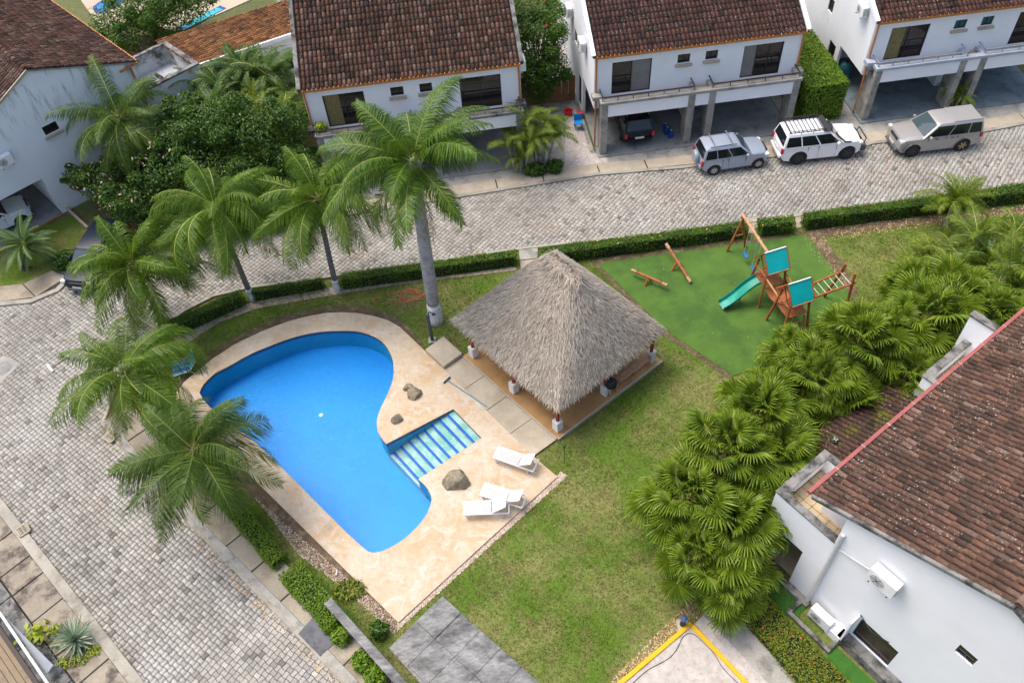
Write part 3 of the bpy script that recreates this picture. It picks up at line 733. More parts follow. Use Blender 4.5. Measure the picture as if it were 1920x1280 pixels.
def tiled_slope(parent, P0, D, Sd, wid, length, m, nobj=300, pitch=.235, exp=.385, clip=None, name='roof', jit=.012):
    """a roof slope with its bed and clay tiles; P0 eave corner, D along eave, Sd up the slope"""
    P0, D, Sd = Vector(P0), Vector(D).normalized(), Vector(Sd).normalized(); N = D.cross(Sd)
    if N.z < 0: N = -N
    bed = MB(); up = N*.0; th = .10
    c = clip if clip else [(0,0),(wid,0),(wid,length),(0,length)]
    nn = len(c)
    vs = [P0+D*a+Sd*b for a,b in c]+[P0+D*a+Sd*b-N*th for a,b in c]
    bed.add(vs, [tuple(range(nn)), tuple(range(2*nn-1,nn-1,-1))]+[(i,(i+1)%nn,nn+(i+1)%nn,nn+i) for i in range(nn)])
    roof = bed.build(name, M['tile_bed'], parent)
    off = OFF[roof.name]
    if m.name not in TILES: TILES[m.name] = tile_mesh(m)
    me, tv, tf = TILES[m.name]
    X = D if D.cross(Sd).dot(N) > 0 else -D
    cells = []
    for i in range(int(wid/pitch)):
        for j in range(int(length/exp)+1):
            a = (i+.5)*pitch; b = j*exp-.04
            if b > length-.2: continue
            if clip and not inpoly(a, b+.15, clip): continue
            p = P0+D*(a+rng.uniform(-jit,jit))+Sd*(b+rng.uniform(-.015,.015))+N*rng.uniform(0,.006)
            vis = inframe(p, 30)
            cells.append(((0 if vis else 500)+(p-CAM).length, p, rng.uniform(-.035,.035)))
    cells.sort(key=lambda q: q[0])
    for d, p, r in cells[:nobj]:
        Mx = frame(p-off, X, Sd, N) @ Matrix.Rotation(r, 4, 'Z'); place('roof_tile', me, roof, Mx)
    R = [q for q in cells[nobj:] if q[0] < 500]
    if R:
        P = np.array([tuple(q[1]) for q in R]); an = np.array([q[2] for q in R]); k = len(R)
        bx = np.array(X); by = np.array(Sd); bz = np.array(N)
        lx = tv[None,:,0]*np.cos(an)[:,None]-tv[None,:,1]*np.sin(an)[:,None]; ly = tv[None,:,0]*np.sin(an)[:,None]+tv[None,:,1]*np.cos(an)[:,None]
        V = P[:,None,:]+lx[...,None]*bx+ly[...,None]*by+np.broadcast_to(tv[None,:,2:3]*1.0,(k,len(tv),1))*bz
        F = (tf[None]+(np.arange(k)*len(tv))[:,None,None]).reshape(-1,4)
        o = npmesh('tile_field', V.reshape(-1,3), F, m, roof); o['kind'] = 'stuff'; o.data.shade_smooth()
    return roof
def ridge_tiles(parent, a, b, m, r=.12, L=.4):
    a, b = Vector(a), Vector(b); d = (b-a); n = int(d.length/L); d.normalize()
    if m.name not in TILES: TILES[m.name] = tile_mesh(m)
    me = TILES[m.name][0]; off = OFF[parent.name]
    y = d; x = y.cross(Vector((0,0,1))).normalized(); z = x.cross(y)
    for i in range(n):
        p = a+d*(i*L)
        if not inframe(p, 40): continue
        place('ridge_tile', me, parent, frame(p-off, x, y, z) @ Matrix.Diagonal((1.35,1.0,1.2,1)))
def downpipe(parent, pts, m, r=.05): return MB().tube(pts, r, 8).build('downpipe', m, parent, smooth=False)
def gutter(parent, a, b, m, w=.16, h=.15, N=None):
    a, b = Vector(a), Vector(b)
    gt = MB().bar(a, b, w, h).build('gutter', m, parent, bevel=.02)
    d = (b-a); n = max(2, int(d.length/1.3))
    for i in range(1, n):
        p = a+d*(i/n)
        if inframe(p, 10): MB().bar(p+d.normalized()*-.014+Vector((0,0,.0)), p+d.normalized()*.014, w+.02, h+.02).build('bracket', M['concrete_pale'], gt)
    return gt
def ac_unit(label, c, D, N, wall_mount=True, sc=1.0):
    """outdoor air conditioner: c centre of its back, D along, N outward"""
    D, N = Vector(D), Vector(N); c = Vector(c); z0 = c-Vector((0,0,.3*sc))
    t = thing('air_conditioner', label, 'air conditioner', z0, 'outdoor air conditioners')
    w, dpt, h = .42*sc, .32*sc, .6*sc
    lbox(MB(), z0, D, N, -w, w, .06, .06+dpt, 0, h).build('casing', M['ac_white'], t, bevel=.02)
    mb = MB(); R = frame(z0+Vector((0,0,h/2))+D*(-.12*sc)+N*(.06+dpt), D, Vector((0,0,1)), N)
    mb.lathe([(.22*sc,0),(.22*sc,.012),(.16*sc,.014),(.05*sc,.012)], 16, R)
    fg = mb.build('fan_grille', M['ac_grey'], t)
    mb = MB()
    for k in range(6): mb.bar(z0+Vector((0,0,h/2))+D*(-.12*sc)+N*(.078+dpt)-az(0)*0, z0+Vector((0,0,h/2+.2*sc*math.sin(k*math.pi/3)))+D*(-.12*sc+.2*sc*math.cos(k*math.pi/3))+N*(.078+dpt), .012, .008)
    mb.build('grille_bars', M['black_metal'], fg)
    lbox(MB(), z0, D, N, w+.002, w+.03, .09, .06+dpt*.8, .12*sc, .5*sc).build('valve_cover', M['ac_grey'], t)
    for s in (-.7,.7):
        lbox(MB(), z0, D, N, s*w-.02, s*w+.02, (0 if wall_mount else .06), .08+dpt, -.05, -.003).build('bracket' if wall_mount else 'foot', M['black_metal'], t)
    return t
ZUP = Vector((0,0,1))
# ------------------------------------------------------------------ three street houses of one design
SU, SV = az(4.04), az(94.04)
def W(u, v, z=0): return SU*u+SV*v+Vector((0,0,z))
def townhouse(o, zo, label, tilem, big, small_glass, rail, cap, floorm, left_open=True):
    u0, u1 = 8.45+o, 20.35+o; vf = 39.75
    t = thing('house', label, 'house', W((u0+u1)/2, vf, 0))
    O = W(0, vf, 0); D, N = SU, -SV
    H = [(9.54+o,11.75+o,3.42+zo,5.42+zo),(16.9+o,19.15+o,3.42+zo,5.42+zo),(13.18+o,13.88+o,4.87+zo,5.41+zo),(14.75+o,15.43+o,4.87+zo,5.41+zo)]
    wf = wall('front_wall', t, O, D, N, [(u0+.12,2.62+zo),(u1-.12,2.62+zo),(u1-.12,5.93+zo),(u0+.12,5.93+zo)], H, M['white'])
    window(t, O, D, N, *H[0], panes=2, curtain=big[0] == 'c', blind=2 if big[0] == 'b' else False)
    window(t, O, D, N, *H[1], panes=3 if big[1] != 'd' else 2, curtain=big[1] == 'c', blind=1 if big[1] == 'b' else False)
    for q in (2,3): window(t, O, D, N, *H[q], panes=2, sill=M['concrete_pale'], glassm=small_glass)
    # side walls with gable slope
    sl = .47; zr = 6.0+zo+sl*6.4; vr = vf+6.4
    def gable(name, u, Nn, door):
        Og = W(u, 0, 0)
        oc = [(vf+.002,2.62+zo),(vf+3.2,2.62+zo),(vf+3.2,0),(vf+12.6,0),(vf+12.6,5.9+zo),(vr,zr-.12),(vf+.002,5.93+zo)]
        return wall(name, t, Og, SV, Nn, oc, door, M['white_stained'], .16)
    gable('side_wall', u0+.12, -SU, [(vf+3.7,vf+4.6,.1,2.2),(vf+5.2,vf+5.9,3.5,4.3)])
    gable('side_wall', u1-.12, SU, [(vf+3.8,vf+4.7,.1,2.2),(vf+5.6,vf+7.2,.9,2.2)])
    for (uu, nn, ds) in ((u0+.12,-SU,((vf+3.7,vf+4.6,.1,2.2),(vf+5.2,vf+5.9,3.5,4.3))),(u1-.12,SU,((vf+3.8,vf+4.7,.1,2.2),(vf+5.6,vf+7.2,.9,2.2)))):
        for q in ds: window(t, W(uu,0,0), SV, nn, *q, panes=1, glassm=M['glass_teal'] if q[2] < .5 and zo == 0 else M['glass'])
    # roof
    Sd = (SV+ZUP*sl).normalized(); L = math.hypot(6.55, 6.55*sl)
    rf = tiled_slope(t, W(u0-.02, vf-.17, 5.98+zo), SU, Sd, u1-u0+.04, L, tilem)
    MB().quad(W(u0,vr,zr+.05),W(u1,vr,zr+.05),W(u1,vf+13,5.9+zo),W(u0,vf+13,5.9+zo)).build('back_roof', M['tile_bed'], t)
    for uu in (u0+.02, u1-.02):
        MB().bar(W(uu, vf-.16, 6.02+zo), W(uu, vr, zr+.09), .22, .22).build('verge', cap[1], t, bevel=.02)
    gt = gutter(t, W(u0+.1, vf-.16, 5.93+zo), W(u1-.1, vf-.16, 5.93+zo), M['trim_orange'])
    for uu, s in ((u0+.2,-1),(u1-.2,1)):
        downpipe(t, [W(uu,vf-.06,5.85+zo),W(uu,vf-.06,3.75+zo)], M['trim_orange'])
        MB().box(uu-.26,uu+.26,vf-.52,vf-.02,3.5+zo,3.72+zo, frame(Vector(), SU, SV, ZUP)).build('pipe_ledge', cap[0], t)
        downpipe(t, [W(uu,vf-.1,3.5+zo),W(uu,vf-.1,.15)], M['trim_orange'])
    # balcony slab, front beam, columns
    V0 = 38.78
    FR = frame(Vector(), SU, SV, ZUP)
    MB().box(u0+.45,u1-.35,V0+.22,vf,3.14+zo,3.34+zo,FR).build('balcony_floor', M['concrete_pale'], t)
    cols = ((u0+.35,u0+.73),(13.76+o,14.14+o),(14.95+o,15.32+o),(u1-.58,u1-.2))
    ends = (u0+.733, cols[1][0]-.003, cols[1][1]+.003, cols[2][0]-.003, cols[2][1]+.003, u1-.583)
    for a, b in ((ends[0],ends[1]),(ends[2],ends[3]),(ends[4],ends[5])):
        MB().box(a,b,V0+.05,V0+.24,2.63+zo,3.45+zo,FR).build('front_beam', M['white'], t)
    for a, b in cols:
        mb = MB(); mb.box(a,b,V0,V0+.3,.0,3.45+zo,FR)
        c = mb.build('column', M['concrete'], t, bevel=.015)
        MB().box(a+.06,b-.06,V0+.303,V0+1.1,.02,2.9+zo,FR).build('column_fin', M['concrete'], c)
    bz = 3.452+zo
    cp = MB().box(u0+.3,u1-.15,V0-.06,V0+.3,bz,bz+.17,FR).build('balcony_coping', cap[0], t, bevel=.012)
    for a in (u0+.3, 14.0+o, 14.98+o, u1-.4):
        MB().box(a,a+.24,V0+.303,vf-.003,bz,bz+.165,FR).build('coping_return', cap[0], t)
    rz = bz+.42
    def railing(a, b):
        r = MB(); r.bar(W(a,V0+.12,rz),W(b,V0+.12,rz),.06,.05); r.bar(W(a,V0+.15,rz),W(a,vf-.02,rz),.06,.05); r.bar(W(b,V0+.15,rz),W(b,vf-.02,rz),.06,.05)
        rr = r.build('railing', rail, t); n = int((b-a)/.85)
        for i in range(n+1):
            p = a+(b-a)*i/n; MB().bar(W(p,V0+.12,bz+.17),W(p,V0+.12,rz-.026),.035,.035,(0,1,0)).build('baluster', rail, rr)
    railing(u0+.42, 14.05+o); railing(15.1+o, u1-.3)
    # open garage
    sheet('garage_floor', [W(u0+.2,38.55),W(u1-.2,38.55),W(u1-.2,45.5),W(u0+.2,45.5)], floorm, .12, parent=t, thick=.12)
    MB().box(u0+.3,u1-.3,45.3,45.5,.1,2.6+zo,FR).build('garage_back_wall', M['white_stained'], t)
    MB().box(14.35+o,14.75+o,41.2,45.3,.1,2.6+zo,FR).build('party_wall', M['white_stained'], t)
    MB().box(u0+.28,u1-.28,vf+.01,45.5,2.62+zo,2.8+zo,FR).build('garage_ceiling', M['white'], t)
    return t
townhouse(-15.75, .2, 'white townhouse left of centre with brown tiled roof behind the tall royal palm', M['tile'], 'cd', M['glass'], M['black_metal'], (M['concrete_dark'], M['concrete_dark']), M['garage_floor'])
townhouse(0, 0, 'white townhouse with the black car in its garage and grey columns', M['tile_specked'], 'bb', M['glass'], M['black_metal'], (M['concrete'], M['white_stained']), M['garage_floor'])
townhouse(15.72, -.04, 'white townhouse at the top right corner with blue grey balcony railings', M['tile_specked'], 'cd', M['glass_teal'], mk('railing_bluegrey', (.26,.31,.38), .5), (mk('coping_bluegrey', (.40,.44,.50), .8, .2, 2), M['white_stained']), M['garage_floor_blue'])
for lab, u, v, z, nn in (('white air conditioner high on the side wall nearest the blue chair',8.57,42.3,5.2,-SU),('white air conditioner on the right side wall of the house behind the royal palm',4.48,40.6,5.6,SU),('white air conditioner on the rear of the wall beside the red flowered tree',8.57,46.5,5.0,-SU),('white air conditioner on the side wall above the tall clipped bush',24.29,41.3,5.8,-SU)):
    ac_unit(lab, W(u,v,z), SV if nn.x > 0 else -SV, nn)
for u_a, u_b in ((20.25,24.55),(4.4,8.55)):
    sheet('side_yard', [W(u_a,38.5),W(u_b,38.5),W(u_b,52),W(u_a,52)], M['concrete'], .045)
# wooden gate between the first two houses
ft = thing('wooden_gate', 'brown board gate closing the gap between two townhouses', 'gate', W(6.6,44.6,0))
for i in range(8): MB().box(4.9+i*.44,5.32+i*.44,44.55+.01*(i%2),44.6+.01*(i%2),.05,1.75+.04*((i*7)%3),frame(Vector(),SU,SV,ZUP)).build('board', M['fence_wood'], ft)
MB().box(4.9,8.4,44.62,44.68,.4,.5,frame(Vector(),SU,SV,ZUP)).build('rail', M['fence_wood'], ft)

# ------------------------------------------------------------------ house on the left with the stained gable
LO = g(117,401); LD = az(42); LN = az(-48)
lh = thing('gabled_house', 'white house at the left edge with mould streaks on its gable', 'house', LO)
PKs, PKz, ERs, ERz, ELs, ELz = 2.16, 8.36, 7.45, 6.25, -4.0, 5.45
wall('gable_wall', lh, LO, LD, LN, [(-8,0),(-4.6,0),(-4.6,2.55),(.04,2.55),(.04,0),(7.3,0),(7.3,6.2),(PKs,PKz-.12),(-8,3.6)], [(1.39,2.2,4.64,5.17)], M['white_streak'], .2)
window(lh, LO, LD, LN, 1.39,2.2,4.64,5.17, panes=2, sill=M['concrete_pale'])
wall('side_wall', lh, LO+LD*7.3, -LN, LD, [(0.01,0),(14,0),(14,6.2),(0.01,6.2)], [(1.2,2.4,.1,2.2),(4,5.2,3.6,4.8)], M['white_stained'], .18)
window(lh, LO+LD*7.3, -LN, LD, 4,5.2,3.6,4.8)
Sr = Vector((0,0,PKz-ERz))-LD*(ERs-PKs); 
e0 = LO+LD*ERs+LN*.12+ZUP*ERz
Sdr = (LO+LD*PKs+ZUP*PKz)-(LO+LD*ERs+ZUP*ERz)
lr = tiled_slope(lh, e0, -LN, Sdr.normalized(), 13, Sdr.length, M['tile'])
e1 = LO+LD*ELs+LN*.12+ZUP*(PKz-.47*(PKs-ELs)); Sdl = (LO+LD*PKs+ZUP*PKz)-(LO+LD*ELs+ZUP*(PKz-.47*(PKs-ELs)))
lr2 = tiled_slope(lh, e1, -LN, Sdl.normalized(), 13, Sdl.length, M['tile_red'])
ridge_tiles(lr, LO+LD*PKs+LN*.1+ZUP*(PKz+.03), LO+LD*PKs-LN*12+ZUP*(PKz+.03), M['tile'])
MB().bar(LO+LD*(ERs-.05)+LN*.10+ZUP*(ERz-.06), LO+LD*PKs+LN*.10+ZUP*(PKz-.08), .06, .08).build('verge', M['concrete'], lh)
MB().bar(LO+LD*PKs+LN*.16+ZUP*(PKz-.02), LO+LD*ELs+LN*.16+ZUP*(PKz-.02-.47*(PKs-ELs)), .08, .12).build('verge', M['concrete_pale'], lh)
gutter(lh, LO+LD*(ERs+.09)+LN*.05+ZUP*(ERz-.03), LO+LD*(ERs+.09)-LN*12.5+ZUP*(ERz-.03), M['trim_orange'], .15, .13)
MB().bar(LO+LD*(ERs+.12)+LN*.10+ZUP*(ERz-.12), LO+LD*(ERs-1.0)+LN*.12+ZUP*(ERz-.16), .1, .1).build('gutter', M['trim_orange'], lh)
downpipe(lh, [LO+LD*7.1+LN*.06+ZUP*6.1, LO+LD*7.1+LN*.06+ZUP*.1], M['trim_orange'])
# garage of that house
sheet('garage_floor', [LO+LD*-8,LO+LD*.0,LO-LN*6,LO+LD*-8-LN*6], M['garage_floor'], .06, parent=lh)
lbox(MB(),LO,LD,LN,-8,.0,-6.2,-6,0,2.6).build('garage_back_wall', M['white_stained'], lh)
lbox(MB(),LO,LD,LN,.045,.25,-6,-.21,0,2.54).build('garage_side_wall', M['white_stained'], lh)
lbox(MB(),LO,LD,LN,-8,.0,-6,-.21,2.56,2.7).build('garage_ceiling', M['white_stained'], lh)
lbox(MB(),LO,LD,LN,-4.5,.0,.02,.2,.02,.07).build('threshold', M['fence_wood'], lh)
lbox(MB(),LO,LD,LN,.3,.42,.0,2.6,.0,.3).build('yard_kerb', M['concrete_pale'], lh)
# terrace block at its right with parapet, tile skirt and mould
tb = thing('terrace_block', 'white parapet terrace with rust stains joined to the left gabled house', 'terrace', LO+LD*9)
rust = mk('white_render_rust', (.72,.74,.76), .9, .1, .8, (.50,.26,.10), 1.0, (.57,.68), .1, 20)
lbox(MB(),LO,LD,LN,7.33,10.9,-.18,0,2.5,4.35).build('front_parapet', rust, tb)
lbox(MB(),LO,LD,LN,10.7,10.9,-3.6,-.183,2.5,4.35).build('side_parapet', M['mouldy_white'], tb)
lbox(MB(),LO,LD,LN,7.33,10.7,-3.8,-3.6,2.5,4.35).build('rear_parapet', M['mouldy_white'], tb)
for a in ((7.33,10.95,-.24,.04),(10.66,10.95,-3.6,-.243),(7.33,10.95,-3.85,-3.603)):
    lbox(MB(),LO,LD,LN,a[0],a[1],a[2],a[3],4.352,4.45).build('coping', M['concrete_dark'], tb)
lbox(MB(),LO,LD,LN,7.35,10.69,-3.59,-.19,3.0,3.2).build('terrace_floor', M['tarp_roof'], tb)
lbox(MB(),LO,LD,LN,7.5,10.8,-3.5,-.6,0,2.49).build('lower_room', M['concrete_dark'], tb)
lbox(MB(),LO,LD,LN,10.5,10.85,-.5,-.2,0,2.49).build('column', M['concrete_dark'], tb)
tiled_slope(tb, LO+LD*12.3+LN*.1+ZUP*3.25, -LN, (-LD*1.4+ZUP*.7).normalized(), 5.2, 1.55, M['tile'], 300, name='skirt_roof')
lbox(MB(),LO,LD,LN,11.0,12.35,-.05,.12,3.0,3.3).build('fascia', M['white_stained'], tb)
MB().tube([LO+LD*9.3-LN*3.0+ZUP*3.2, LO+LD*9.2-LN*2.0+ZUP*3.5, LO+LD*8.6-LN*1.3+ZUP*3.2],.12,8).build('tank_hose', M['black_metal'], tb)
ac_unit('air conditioner at the left picture edge on the stained gable wall', LO+LD*(-1.1)+ZUP*4.6+LN*.0, LD, LN)
# small tiled house beyond it
SO = g(368,124,4.3); SE = g(292,76,4.3); sdv = (SE-SO); sdv.z = 0; SL = sdv.length; sdv.normalize(); snv = Vector((sdv.y,-sdv.x,0))
if snv.x < 0: snv = -snv
so0 = Vector((SO.x,SO.y,0))
sh = thing('small_house', 'small white house with a single orange brown tiled slope', 'house', so0)
wall('side_wall', sh, so0+snv*.2, sdv, -snv, [(.2,0),(SL-.2,0),(SL-.2,4.15),(.2,4.15)], [], M['white_stained'])
wall('front_wall', sh, so0+sdv*.22+snv*.2, snv, -sdv, [(0,0),(9,0),(9,2.75),(0,4.15)], [(1.0,2.2,.9,2.1),(5,6.2,.9,2.1)], M['white_stained'])
window(sh, so0+sdv*.22+snv*.2, snv, -sdv, 1.0,2.2,.9,2.1); window(sh, so0+sdv*.22+snv*.2, snv, -sdv, 5,6.2,.9,2.1)
tiled_slope(sh, SO+snv*9.4-ZUP*(9.4*.155), sdv, (-snv+ZUP*.155).normalized(), SL, 9.5, M['tile_orange'], 300)
MB().bar(SO-sdv*.02-ZUP*.05, SO-sdv*.02-ZUP*.05+(snv-ZUP*.155).normalized()*9.4, .12, .25).build('fascia', M['white'], sh)
# wall behind the palms by the first house
fw = thing('garden_wall', 'white yard wall squeezed between small tiled house and first townhouse', 'wall', g(545,70))
MB().bar(g(535,45)+ZUP*1.2, g(556,125)+ZUP*1.2, .2, 2.4).build('wall_panel', M['white_stained'], fw)
MB().bar(g(535,45)+ZUP*2.45, g(556,125)+ZUP*2.45, .26, .1).build('coping', M['concrete_dark'], fw)

# ------------------------------------------------------------------ house at the lower right
RO = g(1515,1128); RD = az(124); RE = az(34); RN = -RE
rh = thing('corner_house', 'large white house at the lower right with red brown tiled roof', 'house', RO)
RZ, ES, EZ, SL_ = 8.62, 1.40, 6.2, None
wall('gable_wall', rh, RO, RD, RN, [(-11,0),(.15,0),(.15,6.63),(-4.7,8.52),(-11,6.0)], [(-3.29,-1.8,.55,1.95),(-4.97,-4.38,4.5,5.05)], M['white'], .2)
window(rh, RO, RD, RN, -3.29,-1.8,.55,1.95, panes=1, glassm=glass('brown_glass', (.035,.022,.010), .2), fm=M['trim_black'])
window(rh, RO, RD, RN, -4.97,-4.38,4.5,5.05, panes=2)
lbox(MB(),RO,RD,RN,.15,1.38,-1.25,-1.05,3.85,6.08).build('recessed_wall', M['white'], rh)
lbox(MB(),RO,RD,RN,1.25,1.42,-14,-1.25,2.6,6.1).build('front_wall', M['white'], rh)
# terrace block
lbox(MB(),RO,RD,RN,.153,2.65,-.2,0,2.66,4.65).build('parapet', M['white'], rh)
lbox(MB(),RO,RD,RN,2.45,2.65,-2.6,-.203,2.66,4.65).build('parapet', M['white'], rh)
lbox(MB(),RO,RD,RN,1.43,2.448,-2.6,-2.42,2.66,4.65).build('parapet', M['white'], rh)
for a in ((.15,2.68,-.26,.03),(2.36,2.69,-2.63,-.263),(1.43,2.357,-2.64,-2.38)):
    lbox(MB(),RO,RD,RN,a[0],a[1],a[2],a[3],4.653,4.72).build('coping', M['concrete_dark'], rh)
tf_ = lbox(MB(),RO,RD,RN,.16,2.44,-2.41,-.21,2.7,3.84).build('terrace_floor', M['joint'], rh)
for i in range(6):
    for j in range(6):
        lbox(MB(),RO,RD,RN,.18+i*.375,.54+i*.375,-.235-j*.365-.345,-.235-j*.365,3.842,3.86).build('floor_tile', M['terrace_tile'], tf_)
lbox(MB(),RO,RD,RN,.153,.96,-.2,0,.0,2.655).build('lower_wall', M['white'], rh)
lbox(MB(),RO,RD,RN,1.95,2.3,-.9,-.02,.12,2.655).build('column', M['concrete'], rh)
lbox(MB(),RO,RD,RN,.2,2.6,-4,-.25,.10,.16).build('porch_floor', M['terrace_tile'], rh)
lbox(MB(),RO,RD,RN,.3,1.2,-3.2,-3.0,.16,2.6).build('porch_back_wall', M['white_stained'], rh)
MB().tube(open_cr([RO+RD*(1.0+.1*i)-RN*(.9+.25*i)+ZUP*(.35+.12*(i%2)) for i in range(6)],3), .14, 7).build('netting_roll', M['trim_black'], rh)
lbox(MB(),RO,RD,RN,-.1,2.9,.02,.3,.0,.22).build('plinth', M['concrete_dark'], rh)
lbox(MB(),RO,RD,RN,-7,-1.5,.02,.42,.0,.5).build('plinth_step', M['concrete_dark'], rh)
# utility duct pipe on the wall
dp = MB().tube([RO+RD*.02+RN*.09+ZUP*5.55, RO+RD*.02+RN*.09+ZUP*.05], .075, 10).build('wall_pipe', M['plastic_white'], rh)
MB().tube([RO+RD*.0+RN*.05+ZUP*4.6, RO+RD*-.6+RN*.05+ZUP*4.75, RO+RD*-1.2+RN*.05+ZUP*4.95], .03, 6).build('conduit', M['plastic_white'], rh)
# roof
P0 = RO+RD*ES+RN*.08+ZUP*EZ; Sd = ((RO+RD*-4.7+ZUP*RZ)-(RO+RD*ES+ZUP*EZ))
rr = tiled_slope(rh, P0, RE, Sd.normalized(), 16, Sd.length, M['tile_red'])
P1 = RO+RD*-10.8+RN*.08+ZUP*EZ; Sd2 = ((RO+RD*-4.7+ZUP*RZ)-(RO+RD*-10.8+ZUP*EZ))
tiled_slope(rh, P1, RE, Sd2.normalized(), 16, Sd2.length, M['tile_specked'], 60)
ridge_tiles(rr, RO+RD*-4.7+RN*.05+ZUP*(RZ+.05), RO+RD*-4.7+RE*15+ZUP*(RZ+.05), M['tile_red'])
MB().bar(P0+RN*.04-ZUP*.02, RO+RD*-4.7+RN*.12+ZUP*(RZ-.02), .13, .16).build('verge', M['concrete_dark'], rh, bevel=.02)
MB().bar(RO+RD*-4.7+RN*.12+ZUP*(RZ-.02), P1+RN*.04-ZUP*.02, .13, .16).build('verge', M['concrete_dark'], rh)
gutter(rh, RO+RD*(ES+.15)+RN*.12+ZUP*(EZ+.03), RO+RD*(ES+.15)+RE*15+ZUP*(EZ+.03), M['trim_red'], .14, .16)
# second balcony and divider wall further along
b2 = thing('balcony', 'white parapet balcony under the red gutter beside the fan palms', 'balcony', RO+RD*2+RE*9.5)
lbox(MB(),RO,RD,RN,1.43,2.55,-8.6,-8.42,2.4,4.25).build('parapet', M['white'], b2)
lbox(MB(),RO,RD,RN,2.37,2.55,-11.2,-8.603,2.4,4.25).build('parapet', M['white'], b2)
lbox(MB(),RO,RD,RN,1.43,2.6,-8.65,-8.38,4.253,4.33).build('coping', M['concrete_dark'], b2); lbox(MB(),RO,RD,RN,2.3,2.62,-11.2,-8.653,4.253,4.33).build('coping', M['concrete_dark'], b2)
bf = lbox(MB(),RO,RD,RN,1.43,2.36,-11.2,-8.61,3.2,3.5).build('balcony_floor', M['joint'], b2)
for i in range(3):
    for j in range(8): lbox(MB(),RO,RD,RN,1.45+i*.3,1.74+i*.3,-8.64-j*.32-.3,-8.64-j*.32,3.502,3.52).build('floor_tile', M['terrace_tile'], bf)
lbox(MB(),RO,RD,RN,1.43,2.85,-11.45,-11.22,0,5.5).build('divider_wall', M['white'], b2)
lbox(MB(),RO,RD,RN,1.43,2.9,-11.5,-11.17,5.503,5.6).build('divider_coping', M['concrete_dark'], b2)
# low tiled porch roof between the balconies
lp = thing('porch_roof', 'low mossy tiled porch roof below the red gutter with a ball on it', 'roof', RO+RD*3+RE*6)
s_lo, z_lo, s_hi, z_hi = 3.85, 2.65, 1.44, 3.55
P2 = RO+RD*s_lo+RE*3.1+ZUP*z_lo; Sd3 = (RO+RD*s_hi+ZUP*z_hi)-(RO+RD*s_lo+ZUP*z_lo)
pr = tiled_slope(lp, P2, RE, Sd3.normalized(), 5.25, Sd3.length, M['tile_mossy'], 300, name='tile_slope')
MB().bar(P2-RE*.02-ZUP*.04, P2-RE*.02+Sd3-ZUP*.04, .12, .2).build('fascia', M['white_stained'], lp)
MB().bar(P2-ZUP*.1, P2+RE*5.25-ZUP*.1, .1, .16).build('eave_board', M['wood'], lp)
for q in (3.2,8.2): lbox(MB(),RO,RD,RN,3.5,3.7,-q-.2,-q,0,2.6).build('post', M['concrete'], lp)
# football on the porch roof
tt = (3.85-3.12)/(3.85-1.44); bc = RO+RD*3.12+RE*4.33+ZUP*(z_lo+(z_hi-z_lo)*tt+.22)
me = bpy.data.meshes.new('football')
import bmesh
bm = bmesh.new(); bmesh.ops.create_icosphere(bm, subdivisions=2, radius=.115); bm.to_mesh(me); bm.free(); me.materials.append(M['plastic_white']); me.shade_smooth()
me.materials.append(M['trim_black'])
ico = [v.co.copy() for v in me.vertices][:12]
for p in me.polygons:
    if min((p.center.normalized()-v.normalized()).length for v in ico) < .42: p.material_index = 1
fbo = bpy.data.objects.new('football', me); COL.objects.link(fbo); fbo.location = bc
tag(fbo, 'black and white football lying on the mossy porch roof', 'ball')
ac_unit('large white air conditioner mounted high on the lower right house wall', RO+RD*(-1.75)+ZUP*5.35, -RD, RN, True, 1.15)
ac_unit('white air conditioner standing on the ground by the lower right house', RO+RD*(-.75)+RN*.1+ZUP*.5, -RD, RN, False, 1.05)
# canopy over the side door
cn = thing('door_canopy', 'white side panel with bent rod framing the brown opening of the lower right house', 'canopy', RO+RD*(-2.4)+ZUP*2)
lbox(MB(),RO,RD,RN,-1.72,-1.66,.0,.5,.55,2.1).build('side_panel', M['white'], cn)
MB().tube([RO+RD*-1.7+RN*.02+ZUP*2.15,RO+RD*-2.3+RN*.25+ZUP*2.2,RO+RD*-2.9+RN*.06+ZUP*2.12],.02,6).build('support_rod', M['black_metal'], cn)
lbox(MB(),RO,RD,RN,-1.655,-1.1,.0,.45,.0,.5).build('hood_base', M['white'], cn)
# kerbed drain round the ground unit
dk = thing('drain_kerb', 'low mouldy concrete kerb around the ground level air conditioner', 'kerb', RO+RD*-.8+RN*.6)
lbox(MB(),RO,RD,RN,-1.55,.1,.85,1.0,0,.2).build('kerb_piece', M['concrete_dark'], dk); lbox(MB(),RO,RD,RN,.1,.25,.3,1.0,0,.2).build('kerb_piece', M['concrete_dark'], dk); lbox(MB(),RO,RD,RN,-1.7,-1.55,.45,1.0,0,.2).build('kerb_piece', M['concrete_dark'], dk)

